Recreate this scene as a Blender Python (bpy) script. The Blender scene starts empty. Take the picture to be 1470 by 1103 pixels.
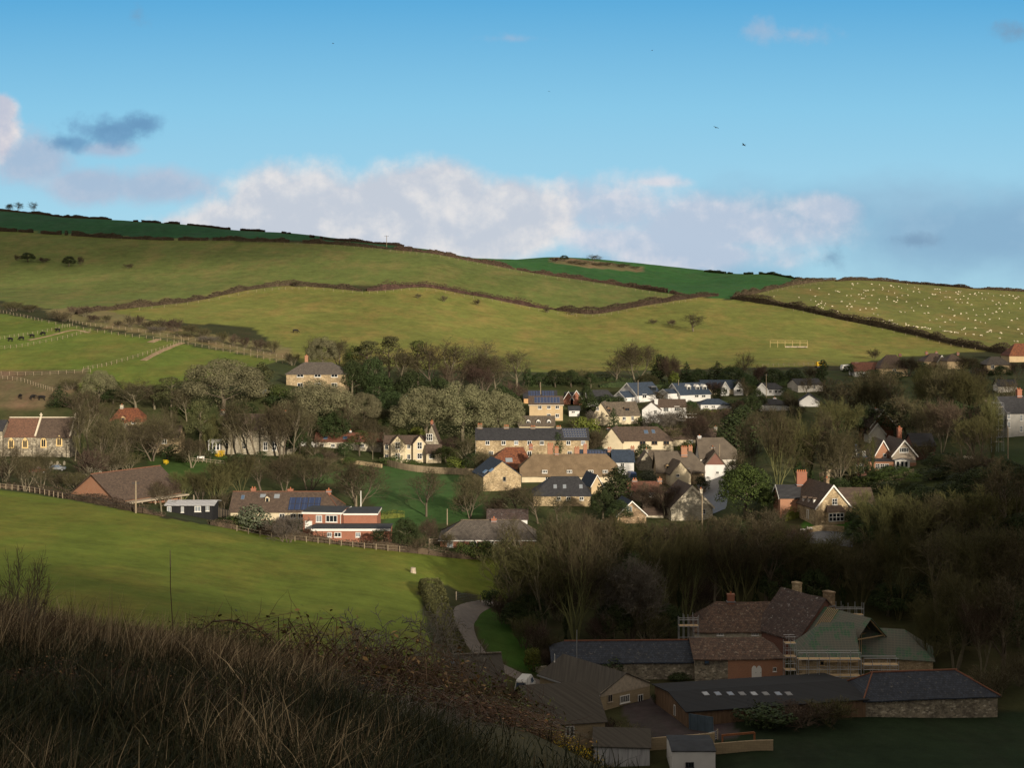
# Village in a downland valley, seen from a grassy hillside on a winter afternoon.
import bpy, math, random
import numpy as np
from mathutils import Vector, Matrix, noise as mnoise
R=math.radians
rnd=random.Random(7)
SC=bpy.context.scene
COL=SC.collection
# ---- measured geometry: eye at the origin, +Y into the valley, metres.
# A direction is written as (u,v): u = 735 + 2042*x/y, v = 430 - 2042*z/y.
F=2042.0; CX=735.0; HY=430.0
SUN_AZ=R(27); SUN_EL=R(14.5)
SUN=Vector((math.sin(SUN_AZ)*math.cos(SUN_EL),-math.cos(SUN_AZ)*math.cos(SUN_EL),math.sin(SUN_EL)))

def pchip(x,y,xq):
    x=np.asarray(x,float);y=np.asarray(y,float);h=np.diff(x);d=np.diff(y)/h
    m=np.zeros_like(y)
    for i in range(1,len(x)-1):
        if d[i-1]*d[i]>0:
            w1=2*h[i]+h[i-1];w2=h[i]+2*h[i-1];m[i]=(w1+w2)/(w1/d[i-1]+w2/d[i])
    m[0]=d[0];m[-1]=d[-1]
    q=np.clip(xq,x[0],x[-1]);k=np.clip(np.searchsorted(x,q)-1,0,len(x)-2)
    t=(q-x[k])/h[k]
    return (y[k]*(1+2*t)*(1-t)**2+m[k]*h[k]*t*(1-t)**2+y[k+1]*t*t*(3-2*t)+m[k+1]*h[k]*t*t*(t-1))

# valley cross-sections: for each bearing, (distance, apparent height) of the ground
SECT={
-300:[(120,860),(150,800),(200,750),(290,680),(320,672),(380,640),(450,535),(560,455),(660,425),(760,400),(950,325),(1080,290),(1120,287)],
0:[(120,900),(150,862),(200,790),(290,703),(320,695),(380,656),(400,640),(450,560),(560,475),(660,440),(760,418),(950,340),(1080,306),(1120,303)],
200:[(120,930),(150,885),(200,815),(270,735),(300,722),(340,690),(400,645),(450,558),(540,492),(620,455),(720,430),(800,405),(950,342),(1060,318)],
400:[(120,960),(150,915),(200,850),(250,785),(280,768),(310,740),(350,690),(400,640),(440,560),(500,530),(580,490),(700,437),(760,415),(900,360),(1000,334)],
690:[(120,1290),(150,1150),(187,1015),(205,958),(222,906),(240,868),(262,815),(290,765),(330,705),(390,662),(440,598),(500,542),(590,507),(690,465),(780,428),(870,390),(940,374),(1050,372)],
600:[(120,1020),(150,950),(200,880),(240,825),(265,793),(290,765),(330,705),(390,665),(440,600),(500,540),(580,500),(680,455),(770,418),(880,370),(950,356)],
800:[(120,1340),(150,1215),(178,1078),(194,1020),(208,976),(222,925),(250,860),(290,762),(330,705),(390,660),(450,590),(500,545),(600,515),(700,475),(790,440),(860,410),(930,393),(1150,370)],
1000:[(120,1330),(150,1190),(168,1110),(183,1045),(208,977),(225,932),(250,870),(300,748),(350,700),(400,650),(460,580),(520,545),(620,515),(720,470),(800,440),(880,420),(1000,408),(1180,387)],
1110:[(120,1300),(150,1165),(190,1020),(208,972),(228,925),(246,845),(258,790),(275,738),(300,702),(340,668),(400,628),(460,577),(520,545),(600,518),(700,478),(790,442),(870,424),(960,406),(1080,394)],
1200:[(120,1290),(150,1160),(190,1025),(210,965),(230,900),(250,806),(265,750),(300,700),(340,665),(400,625),(460,575),(520,545),(600,520),(700,480),(780,447),(860,425),(930,405),(960,402)],
1470:[(120,1300),(150,1160),(190,1035),(210,965),(230,895),(250,805),(270,735),(300,668),(350,622),(420,577),(500,541),(560,526),(640,500),(720,470),(800,445),(900,420),(940,417)],
1850:[(120,1300),(150,1160),(190,1030),(230,890),(250,800),(270,730),(300,660),(350,600),(420,560),(500,530),(560,515),(640,490),(800,445),(900,425),(940,420)]}
YG=np.geomspace(100,9500,900);UG=np.linspace(-0.56,0.60,292)
def _tab():
    ks=sorted(SECT);rows=[]
    for k in ks:
        p=[(y,-(v-HY)/F*y) for y,v in SECT[k]]
        yl,zl=p[-1];p+=[(yl+160,zl-9),(yl+700,zl-75),(9500,-190)]
        p=[(60,p[0][1]+2)]+p
        rows.append(pchip([a for a,b in p],[b for a,b in p],YG))
    rows=np.array(rows);us=[(k-CX)/F for k in ks];T=np.zeros((len(UG),len(YG)))
    for j in range(len(YG)): T[:,j]=pchip(us,rows[:,j],UG)
    return T
ZT=_tab();_ly=math.log(YG[1]/YG[0])
RX=[-300,-60,20,61,88,110,148,178,200,257,278,300,330,500];RZ=[20,28,34,42,53,43,47,57,62,69,80,86,101,130]
def H(x,y):
    x=np.asarray(x,float);y=np.asarray(y,float)
    yy=np.maximum(y,100.0)
    a=np.clip((x/yy-UG[0])/(UG[1]-UG[0]),0,len(UG)-1.001);b=np.clip(np.log(yy/YG[0])/_ly,0,len(YG)-1.001)
    i=a.astype(int);j=b.astype(int);fa=a-i;fb=b-j
    hf=(ZT[i,j]*(1-fa)+ZT[i+1,j]*fa)*(1-fb)+(ZT[i,j+1]*(1-fa)+ZT[i+1,j+1]*fa)*fb
    s=y+.5*np.clip(x,-60,60)+1.1*np.clip(x,0,6)
    sc=np.clip(s,-20,22)
    hn=-1.75-.0066*sc-.0122*np.maximum(sc,0)**2-.545*np.maximum(s-22,0)
    t=np.clip(-y/120,0,1);t=t*t*(3-2*t)
    hn=hn*(1-t)+(np.interp(x,RX,RZ)-np.maximum(-y-120,0)*.12)*t
    k=1.2;m=np.maximum(hn,hf)
    h=m+k*np.log(np.exp((hn-m)/k)+np.exp((hf-m)/k))*np.where(y<25,0,1)
    w=np.clip((yy-120)/200,0,1)
    h=h+w*(.35*np.sin(x*.061+y*.023)*np.sin(y*.047-x*.017+1)+.12*np.sin(x*.21+2)*np.sin(y*.19))
    return h
def h1(x,y): return float(H(np.array([x]),np.array([y]))[0])
_YS=np.concatenate([np.geomspace(112,700,1500),np.geomspace(701,1400,700)])
def P(u,v,ymin=112):
    """ground point seen in direction (u,v)"""
    ys=_YS[_YS>=ymin];xs=(u-CX)/F*ys
    d=-(v-HY)/F*ys-H(xs,ys)
    k=np.where(d<=0)[0]
    if len(k)==0:
        k=int(np.argmin(d))
    else: k=int(k[0])
    y=float(ys[k])
    if k>0 and d[k]<=0<d[k-1]:
        f=d[k-1]/(d[k-1]-d[k]);y=float(ys[k-1]+(ys[k]-ys[k-1])*f)
    x=(u-CX)/F*y
    return Vector((x,y,h1(x,y)))
def at(u,y):
    x=(u-CX)/F*y;return Vector((x,y,h1(x,y)))
def zpx(v,y): return -(v-HY)/F*y

# ---------------------------------------------------------------- objects
def tag(o,label=None,cat=None,group=None,kind=None):
    if label: o['label']=label
    if cat: o['category']=cat
    if group: o['group']=group
    if kind: o['kind']=kind
    return o
def empty(name,loc,rz=0,label=None,cat=None,group=None):
    o=bpy.data.objects.new(name,None);COL.objects.link(o)
    o.location=loc;o.rotation_euler=(0,0,rz);o.empty_display_size=.5
    return tag(o,label,cat,group)
def copy_tree(o,parent=None):
    c=o.copy();COL.objects.link(c)
    if parent: c.parent=parent
    for ch in KIDS.get(o.name,()): copy_tree(ch,c)
    return c
KIDS={}
def kid(p,c): KIDS.setdefault(p.name,[]).append(c)

class MB:
    """collects faces; builds them as ONE mesh object"""
    def __init__(s): s.v=[];s.f=[];s.m=[];s.mi=0
    def add(s,vs,fs,M=None):
        b=len(s.v)
        s.v+=[tuple(M@Vector(q)) if M else tuple(q) for q in vs]
        s.f+=[tuple(b+i for i in f) for f in fs];s.m+=[s.mi]*len(fs)
    def box(s,x0,x1,y0,y1,z0,z1,M=None):
        s.add([(x0,y0,z0),(x1,y0,z0),(x1,y1,z0),(x0,y1,z0),(x0,y0,z1),(x1,y0,z1),(x1,y1,z1),(x0,y1,z1)],
              [(3,2,1,0),(4,5,6,7),(0,1,5,4),(1,2,6,5),(2,3,7,6),(3,0,4,7)],M)
    def bar(s,a,b,w,h=None):
        a=Vector(a);b=Vector(b);d=(b-a);L=d.length
        if L<1e-5: return
        q=d.to_track_quat('X','Z').to_matrix().to_4x4();q.translation=a
        h=h or w;s.box(0,L,-w/2,w/2,-h/2,h/2,q)
    def tube(s,pts,rs,n=6,cap=True):
        b=len(s.v);k=len(pts)
        for i,p in enumerate(pts):
            p=Vector(p);d=Vector(pts[min(i+1,k-1)])-Vector(pts[max(i-1,0)])
            if d.length<1e-6: d=Vector((0,0,1))
            d.normalize();a=d.cross(Vector((.31,.87,.2)));a.normalize();c=d.cross(a)
            for j in range(n):
                t=2*math.pi*j/n;s.v.append(tuple(p+(a*math.cos(t)+c*math.sin(t))*rs[i]))
        for i in range(k-1):
            for j in range(n):
                s.f.append((b+i*n+j,b+i*n+(j+1)%n,b+(i+1)*n+(j+1)%n,b+(i+1)*n+j));s.m.append(s.mi)
        if cap:
            s.f.append(tuple(b+(k-1)*n+j for j in range(n)));s.m.append(s.mi)
            s.f.append(tuple(b+n-1-j for j in range(n)));s.m.append(s.mi)
    def ell(s,c,r,n=10,k=7,M=None):
        vs=[];fs=[]
        for i in range(k+1):
            t=math.pi*i/k
            for j in range(n):
                a=2*math.pi*j/n;vs.append((c[0]+r[0]*math.sin(t)*math.cos(a),c[1]+r[1]*math.sin(t)*math.sin(a),c[2]+r[2]*math.cos(t)))
        for i in range(k):
            for j in range(n): fs.append((i*n+j,(i+1)*n+j,(i+1)*n+(j+1)%n,i*n+(j+1)%n))
        s.add(vs,fs,M)
    def mesh(s,name,mats,smooth=False):
        me=bpy.data.meshes.new(name);me.from_pydata(s.v,[],s.f)
        mats=mats if isinstance(mats,(list,tuple)) else [mats]
        for m in mats: me.materials.append(m)
        if max(s.m,default=0)>0: me.polygons.foreach_set('material_index',s.m)
        if smooth: me.polygons.foreach_set('use_smooth',[True]*len(s.f))
        me.update();return me
    def build(s,name,mats,parent=None,smooth=False,link=True):
        o=bpy.data.objects.new(name,s.mesh(name,mats,smooth))
        if link: COL.objects.link(o)
        if parent: o.parent=parent;kid(parent,o)
        return o
def mesh_np(name,V,Fq,mat,nper):
    me=bpy.data.meshes.new(name);nv=len(V);nf=len(Fq)
    me.vertices.add(nv);me.vertices.foreach_set('co',np.asarray(V,np.float32).ravel())
    me.loops.add(nf*nper);me.loops.foreach_set('vertex_index',np.asarray(Fq,np.int32).ravel())
    me.polygons.add(nf);me.polygons.foreach_set('loop_start',np.arange(0,nf*nper,nper,dtype=np.int32))
    me.polygons.foreach_set('loop_total',np.full(nf,nper,np.int32))
    for m in (mat if isinstance(mat,list) else [mat]): me.materials.append(m)
    me.update(calc_edges=True);return me

# ---------------------------------------------------------------- materials
MATS={}
class N:
    def __init__(s,name):
        s.m=bpy.data.materials.new(name);s.m.use_nodes=True;s.t=s.m.node_tree;s.n=s.t.nodes;s.b=s.n['Principled BSDF']
    def new(s,t,**k):
        n=s.n.new(t)
        for a,b in k.items(): setattr(n,a,b)
        return n
    def l(s,a,b): s.t.links.new(a,b)
    def noise(s,co,scale,detail=4,rough=.6,dim=None):
        n=s.new('ShaderNodeTexNoise');n.inputs['Scale'].default_value=scale;n.inputs['Detail'].default_value=detail;n.inputs['Roughness'].default_value=rough
        s.l(co,n.inputs['Vector']);return n.outputs['Fac']
    def mapping(s,co,scale=(1,1,1),rot=(0,0,0)):
        n=s.new('ShaderNodeMapping');n.inputs['Scale'].default_value=scale;n.inputs['Rotation'].default_value=rot;s.l(co,n.inputs['Vector']);return n.outputs['Vector']
    def ramp(s,fac,stops):
        n=s.new('ShaderNodeValToRGB');e=n.color_ramp.elements
        while len(e)<len(stops): e.new(.5)
        for q,(p,c) in zip(e,stops): q.position=p;q.color=(*c,1) if len(c)==3 else c
        s.l(fac,n.inputs['Fac']);return n.outputs['Color']
    def mix(s,fac,a,b,mode='MIX'):
        n=s.new('ShaderNodeMix',data_type='RGBA',blend_type=mode)
        for i,x in ((0,fac),(6,a),(7,b)):
            if hasattr(x,'is_linked'): s.l(x,n.inputs[i])
            else: n.inputs[i].default_value=x if i==0 else ((*x,1) if len(x)==3 else x)
        return n.outputs[2]
    def math(s,op,a,b=0.0,c=None):
        n=s.new('ShaderNodeMath',operation=op)
        for i,x in enumerate((a,b,c)):
            if x is None: continue
            if hasattr(x,'is_linked'): s.l(x,n.inputs[i])
            else: n.inputs[i].default_value=x
        return n.outputs[0]
    def bump(s,h,dist=.02,st=.6):
        n=s.new('ShaderNodeBump');n.inputs['Distance'].default_value=dist;n.inputs['Strength'].default_value=st
        s.l(h,n.inputs['Height']);s.l(n.outputs['Normal'],s.b.inputs['Normal'])
    def obj(s): return s.new('ShaderNodeTexCoord').outputs['Object']
    def done(s,col=None,rough=.9,spec=.2):
        if col is not None:
            if hasattr(col,'is_linked'): s.l(col,s.b.inputs['Base Color'])
            else: s.b.inputs['Base Color'].default_value=(*col,1)
        s.b.inputs['Roughness'].default_value=rough;s.b.inputs['Specular IOR Level'].default_value=spec
        MATS[s.m.name]=s.m;return s.m
def sc3(c,k): return tuple(min(1,x*k) for x in c)
def plain(name,c,rough=.8,spec=.2,var=.25,scale=1.5,met=0):
    k=N(name);co=k.obj()
    col=k.ramp(k.noise(co,scale,5),[(.25,sc3(c,1-var)),(.75,sc3(c,1+var))])
    k.b.inputs['Metallic'].default_value=met
    return k.done(col,rough,spec)
def wallco(k):
    """along-the-wall / height coordinates in metres"""
    co=k.obj();s=k.new('ShaderNodeSeparateXYZ');k.l(co,s.inputs[0]);c=k.new('ShaderNodeCombineXYZ')
    k.l(k.math('ADD',s.outputs[0],s.outputs[1]),c.inputs[0]);k.l(s.outputs[2],c.inputs[1]);return co,c.outputs[0],s
def brick(name,c1,c2,mortar,w=.23,h=.075):
    k=N(name);co,wc,_=wallco(k)
    b=k.new('ShaderNodeTexBrick');k.l(wc,b.inputs['Vector']);b.inputs['Scale'].default_value=1
    b.inputs['Brick Width'].default_value=w;b.inputs['Row Height'].default_value=h;b.inputs['Mortar Size'].default_value=.012;b.inputs['Bias'].default_value=0
    for n,c in (('Color1',c1),('Color2',c2),('Mortar',mortar)): b.inputs[n].default_value=(*c,1)
    col=k.mix(k.math('MULTIPLY',k.noise(co,.7,6),.55),b.outputs['Color'],sc3(c1,.62))
    return k.done(col,.9,.15)
def stone(name,c1,c2,c3,scale=3.0):
    k=N(name);co,wc,_=wallco(k)
    m=k.mapping(wc,(1,1.9,1))
    v=k.new('ShaderNodeTexVoronoi');v.inputs['Scale'].default_value=scale;k.l(m,v.inputs['Vector'])
    s=k.new('ShaderNodeSeparateColor');k.l(v.outputs['Color'],s.inputs[0])
    col=k.ramp(s.outputs[0],[(.0,c2),(.45,c1),(.8,c1),(1,c3)])
    col=k.mix(k.ramp(k.noise(co,.5,6,.7),[(.42,(0,0,0)),(.66,(1,1,1))]),col,sc3(c2,.75))
    d=k.new('ShaderNodeTexVoronoi',feature='DISTANCE_TO_EDGE');d.inputs['Scale'].default_value=scale;k.l(m,d.inputs['Vector'])
    col=k.mix(k.ramp(d.outputs['Distance'],[(.0,(.6,.6,.6)),(.06,(0,0,0))]),col,sc3(c2,.6))
    return k.done(col,.92,.12)
def tiles(name,c1,c2,lich=None,row=.28,lk=.62,streak=.5):
    """roof covering: courses along the slope, tile-to-tile variation, lichen"""
    k=N(name);co=k.obj();s=k.new('ShaderNodeSeparateXYZ');k.l(co,s.inputs[0])
    c=k.new('ShaderNodeCombineXYZ');k.l(s.outputs[0],c.inputs[0]);k.l(k.math('MULTIPLY',s.outputs[2],1.5),c.inputs[1])
    b=k.new('ShaderNodeTexBrick');k.l(c.outputs[0],b.inputs['Vector']);b.inputs['Scale'].default_value=1
    b.inputs['Brick Width'].default_value=.4;b.inputs['Row Height'].default_value=row;b.inputs['Mortar Size'].default_value=.025;b.inputs['Bias'].default_value=0
    for n,q in (('Color1',sc3(c1,1.15)),('Color2',sc3(c2,.9)),('Mortar',sc3(c2,.6))): b.inputs[n].default_value=(*q,1)
    col=k.mix(k.ramp(k.noise(co,.55,6,.65),[(.35,(0,0,0)),(.7,(1,1,1))]),b.outputs['Color'],k.mix(.5,b.outputs['Color'],c2))
    st=k.noise(k.mapping(co,(2.2,2.2,.25)),1.2,4)
    col=k.mix(k.ramp(st,[(.5,(0,0,0)),(.75,(streak,)*3)]),col,sc3(c2,.55))
    if lich: col=k.mix(k.ramp(k.noise(k.mapping(co,(1,1,1.3)),1.9,9,.78),[(lk,(0,0,0)),(lk+.07,(1,1,1))]),col,lich)
    k.bump(b.outputs['Fac'],.03,.35)
    return k.done(col,.8,.25)
def thatch(name,c1,c2):
    k=N(name);co=k.obj()
    a=k.noise(k.mapping(co,(9,2,1.2)),1.5,5,.7);b=k.noise(co,.5,5)
    col=k.ramp(a,[(.25,c2),(.75,c1)]);col=k.mix(k.ramp(b,[(.4,(0,0,0)),(.7,(.7,.7,.7))]),col,sc3(c2,.8))
    k.bump(a,.08,.5);return k.done(col,.97,.05)
def plank(name,c,w=.18,vert=True):
    k=N(name);co,wc,s=wallco(k)
    x=k.new('ShaderNodeSeparateXYZ');k.l(wc,x.inputs[0])
    f=k.math('FRACT',k.math('DIVIDE',x.outputs[0 if vert else 1],w))
    nb=k.noise(k.mapping(wc,(1/w*.5,.3,1) if vert else (.3,1/w*.5,1)),1.0,3)
    col=k.ramp(nb,[(.3,sc3(c,.65)),(.7,sc3(c,1.3))])
    col=k.mix(k.ramp(f,[(.0,(.8,.8,.8)),(.1,(0,0,0))]),col,sc3(c,.3))
    return k.done(col,.85,.2)
def glassm(name,c=(.012,.016,.02),rough=.08):
    k=N(name);return k.done(c,rough,.6)
W=lambda n:MATS[n]
plain('white_paint',(.56,.545,.51),.6,.3,.08,1)
plain('cream_render',(.46,.39,.27),.85,.15,.13,.6)
plain('pale_render',(.44,.41,.36),.85,.15,.14,.6)
plain('white_render',(.50,.49,.475),.85,.15,.09,.6)
plain('tan_render',(.38,.285,.17),.85,.15,.14,.6)
plain('orange_render',(.42,.25,.12),.85,.15,.14,.6)
plain('grey_render',(.30,.29,.27),.9,.15,.2,.7)
brick('red_brick',(.30,.095,.05),(.22,.07,.04),(.24,.18,.14))
brick('orange_brick',(.36,.15,.075),(.25,.1,.055),(.27,.22,.17))
brick('dark_brick',(.17,.065,.045),(.12,.05,.04),(.15,.12,.1))
brick('block_wall',(.30,.235,.145),(.25,.195,.12),(.17,.135,.09),.6,.3)
stone('grey_stone',(.30,.265,.20),(.17,.15,.115),(.43,.39,.31))
stone('gold_stone',(.36,.275,.165),(.22,.165,.10),(.48,.39,.26))
stone('flint_stone',(.26,.225,.165),(.11,.095,.075),(.47,.42,.33),2.6)
stone('pale_stone',(.46,.41,.32),(.28,.25,.19),(.58,.53,.43))
stone('brown_stone',(.24,.165,.10),(.14,.10,.065),(.36,.28,.19))
tiles('slate',(.038,.038,.041),(.024,.024,.027))
tiles('blue_slate',(.034,.050,.078),(.024,.035,.053))
tiles('lichen_slate',(.030,.038,.054),(.020,.024,.033),(.12,.11,.095),.3,.58)
tiles('brown_tile',(.095,.066,.047),(.06,.042,.032))
tiles('red_tile',(.175,.07,.042),(.10,.043,.03),None,.25)
tiles('rust_tile',(.21,.075,.03),(.09,.033,.02),None,.25,.6,.9)
tiles('church_tile',(.16,.08,.05),(.10,.055,.038),None,.25)
tiles('lichen_tile',(.115,.068,.046),(.06,.04,.031),(.25,.20,.15),.3,.56)
tiles('dark_lichen_tile',(.075,.05,.042),(.045,.032,.029),(.27,.26,.25),.3,.575)
tiles('grey_tile',(.10,.085,.07),(.065,.055,.047),(.2,.18,.14),.3,.63)
tiles('stone_slate',(.125,.098,.07),(.075,.06,.045),(.2,.17,.11),.35,.6)
thatch('thatch',(.20,.145,.09),(.105,.075,.048))
thatch('old_thatch',(.135,.11,.085),(.075,.062,.05))
plank('black_board',(.012,.012,.013));plank('grey_board',(.10,.085,.07));plank('brown_board',(.12,.075,.045))
plank('hung_tile',(.28,.235,.185),.2,False);plank('corrugated',(.052,.046,.038),.22);plank('pale_corrugated',(.34,.34,.35),.2)
plank('blue_sheet',(.06,.085,.11),.25);plank('dark_sheet',(.016,.017,.019),.4);plank('fence_board',(.26,.20,.13),.15)
plain('felt_roof',(.03,.033,.038),.85,.2,.3,.8);plain('ridge_orange',(.14,.065,.042),.9,.1,.2,3)
plain('lead',(.16,.16,.17),.6,.3,.15);plain('stone_trim',(.50,.44,.34),.9,.1,.12,2);plain('gold_trim',(.52,.38,.18),.9,.1,.1,2)
plain('terracotta',(.30,.11,.055),.9,.1,.2,4);plain('timber',(.34,.24,.13),.8,.2,.2,4);plain('weathered_timber',(.30,.25,.19),.9,.1,.25,3)
plain('galvanised',(.33,.34,.35),.45,.5,.1,3,.6);plain('dark_metal',(.03,.03,.032),.5,.4,.2,3);plain('rust',(.18,.07,.03),.85,.2,.3,4)
plain('pole_wood',(.22,.175,.12),.9,.1,.2,3);plain('black_hide',(.010,.009,.009),.8,.2,.3);plain('wool',(.52,.46,.34),1,.05,.08,4)
plain('tubing_yellow',(.34,.26,.11),.6,.3,.1)
glassm('glass');glassm('blue_glass',(.05,.085,.14),.06);glassm('pale_glass',(.17,.19,.21),.15)
_k=N('solar_cells');_co=_k.obj();_sx=_k.new('ShaderNodeSeparateXYZ');_k.l(_co,_sx.inputs[0])
_g=_k.math('MINIMUM',_k.math('FRACT',_k.math('DIVIDE',_sx.outputs[0],1.0)),1.0)
_k.done(_k.mix(_k.ramp(_g,[(0,(1,1,1)),(.06,(0,0,0))]),(.010,.022,.065),(.09,.12,.19)),.12,.6)
_k=N('netting');_co=_k.obj();_s=_k.new('ShaderNodeSeparateXYZ');_k.l(_co,_s.inputs[0])
def _line(ax,w,t):
    f=_k.math('FRACT',_k.math('DIVIDE',_s.outputs[ax],w));return _k.math('LESS_THAN',f,t)
_b=_k.math('MAXIMUM',_line(2,.28,.22),_line(0,.5,.14))
_c=_k.ramp(_k.noise(_co,.35,5,.7),[(.36,(.095,.092,.075)),(.53,(.08,.092,.075)),(.58,(.035,.10,.05)),(.61,(.06,.082,.068))])
_k.done(_k.mix(_k.math('MULTIPLY',_b,.28),_c,(.20,.17,.13)),.8,.2)
# ================================================================ ground
def inpoly(u,v,poly):
    c=np.zeros(u.shape,bool);n=len(poly)
    for i in range(n):
        (x1,y1),(x2,y2)=poly[i],poly[(i+1)%n]
        if y1==y2: continue
        c^=((v<y1)!=(v<y2))&(u<(x2-x1)*(v-y1)/(y2-y1)+x1)
    return c
TK=1.3
GRASS=(.060,.082,.016);PAST=(.1,.108,.026)
FIELDS=[  # outline, distance range, tint
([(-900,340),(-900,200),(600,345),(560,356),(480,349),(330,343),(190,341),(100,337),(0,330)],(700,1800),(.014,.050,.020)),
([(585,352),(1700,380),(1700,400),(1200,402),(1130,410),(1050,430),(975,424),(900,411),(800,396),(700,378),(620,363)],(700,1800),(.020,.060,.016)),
([(-900,300),(0,330),(190,341),(480,350),(620,363),(800,396),(975,424),(900,440),(850,448),(760,438),(680,422),(600,409),(440,409),(300,428),(110,450),(0,432),(-900,400)],(520,1200),(.068,.084,.024)),
([(110,452),(200,441),(380,413),(440,410),(520,418),(600,410),(680,423),(850,449),(900,441),(1000,426),(1110,437),(1300,477),(1430,503),(1300,512),(1200,525),(1000,530),(800,535),(600,530),(430,520),(360,470),(250,462)],(430,1000),(.096,.104,.026)),
([(1050,430),(1130,409),(1200,400),(1470,412),(1900,415),(1900,500),(1430,502),(1300,476),(1110,436)],(560,1300),(.088,.094,.027)),
([(-900,440),(0,450),(130,472),(400,518),(300,545),(150,560),(-900,600)],(420,640),(.068,.092,.018)),
([(120,500),(250,488),(268,492),(205,512),(150,530),(135,524)],(430,640),(.074,.09,.02)),
([(60,445),(130,440),(250,470),(420,500),(415,520),(250,487),(130,468)],(480,760),(.10,.09,.040)),
([(-200,532),(130,530),(110,560),(60,585),(-200,600)],(400,520),(.072,.062,.032)),
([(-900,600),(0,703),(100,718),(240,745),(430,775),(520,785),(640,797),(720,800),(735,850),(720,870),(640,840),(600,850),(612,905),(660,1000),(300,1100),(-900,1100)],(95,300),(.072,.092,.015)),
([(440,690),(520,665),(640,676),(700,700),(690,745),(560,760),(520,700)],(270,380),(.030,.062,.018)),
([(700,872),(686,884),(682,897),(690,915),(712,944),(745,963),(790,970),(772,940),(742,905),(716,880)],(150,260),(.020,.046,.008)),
([(1050,1020),(1480,1020),(1900,1000),(1900,1200),(900,1200)],(120,195),(.010,.017,.008)),  # grass below the farm, tint darkened to carry lens falloff
([(1150,748),(1230,745),(1235,757),(1150,762)],(230,300),(.03,.085,.012)),
([(1430,615),(1500,615),(1500,665),(1420,668)],(250,420),(.022,.034,.012)),
([(205,655),(330,655),(330,690),(240,690)],(250,420),(.034,.062,.015)),
([(785,372),(800,368),(925,384),(920,391),(850,385),(795,378)],(700,1300),(.085,.075,.036)),
([(895,1000),(1050,1010),(1060,1060),(900,1060)],(130,260),(.035,.032,.03)),
]
def build_ground():
    ui=np.concatenate([-np.geomspace(1.25,.43,22)[:-1],np.linspace(-.43,.43,262),np.geomspace(.43,1.25,22)[1:]])
    yr=np.concatenate([np.linspace(-900,-125,16),np.linspace(-118,-4,24),np.linspace(-2,30,44),np.linspace(31,118,44),np.geomspace(119,1280,252),np.geomspace(1310,9400,24)])
    wd=np.where(yr>0,np.sqrt(np.maximum(yr,0)**2+45**2),45+np.abs(yr)*2.2)
    X=ui[None,:]*wd[:,None];Y=np.repeat(yr[:,None],len(ui),1)
    Z=H(X,Y);ny,nx=X.shape
    V=np.stack([X,Y,Z],-1).reshape(-1,3)
    i=np.arange(ny-1)[:,None]*nx+np.arange(nx-1)[None,:];i=i.ravel()
    me=mesh_np('ground',V,np.stack([i,i+1,i+nx+1,i+nx],-1),GROUND,4)
    me.polygons.foreach_set('use_smooth',[True]*len(me.polygons))
    x,y,z=V.T;C=np.tile(np.array([.024,.026,.011]),(len(V),1))
    C[y<110]=(.045,.040,.020)
    # village gardens: patchy lawn and bare ground
    g=(y>270)&(y<560);C[g]=(.030,.037,.014)
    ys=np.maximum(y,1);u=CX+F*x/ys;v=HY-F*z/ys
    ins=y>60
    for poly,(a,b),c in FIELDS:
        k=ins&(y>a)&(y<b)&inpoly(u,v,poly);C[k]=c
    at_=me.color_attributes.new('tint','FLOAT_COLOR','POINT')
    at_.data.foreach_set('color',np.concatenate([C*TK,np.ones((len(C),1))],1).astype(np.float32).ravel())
    o=bpy.data.objects.new('ground',me);COL.objects.link(o);tag(o,kind='structure')
    return o
k=N('ground_cover');a=k.new('ShaderNodeVertexColor',layer_name='tint');co=k.new('ShaderNodeNewGeometry').outputs['Position']
big=k.noise(k.mapping(co,(1,.55,1)),.018,6,.6);mid=k.noise(k.mapping(co,(1,.7,1)),.16,6,.7);fine=k.noise(co,.55,6,.85)
str_=k.noise(k.mapping(co,(.05,.75,.4),(0,0,R(-9))),.42,4,.65)
f=k.math('ADD',k.math('MULTIPLY',big,.8),k.math('ADD',k.math('MULTIPLY',mid,1.05),k.math('ADD',k.math('MULTIPLY',fine,1.0),k.math('MULTIPLY',str_,.40))))
f=k.math('SUBTRACT',f,.62)
mul=k.new('ShaderNodeVectorMath',operation='SCALE');k.l(a.outputs['Color'],mul.inputs[0]);k.l(f,mul.inputs['Scale'])
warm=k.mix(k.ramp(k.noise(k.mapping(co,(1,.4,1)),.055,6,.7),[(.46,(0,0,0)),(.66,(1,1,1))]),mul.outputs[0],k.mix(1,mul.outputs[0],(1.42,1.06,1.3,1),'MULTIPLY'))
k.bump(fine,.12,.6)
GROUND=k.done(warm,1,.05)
build_ground()

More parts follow.
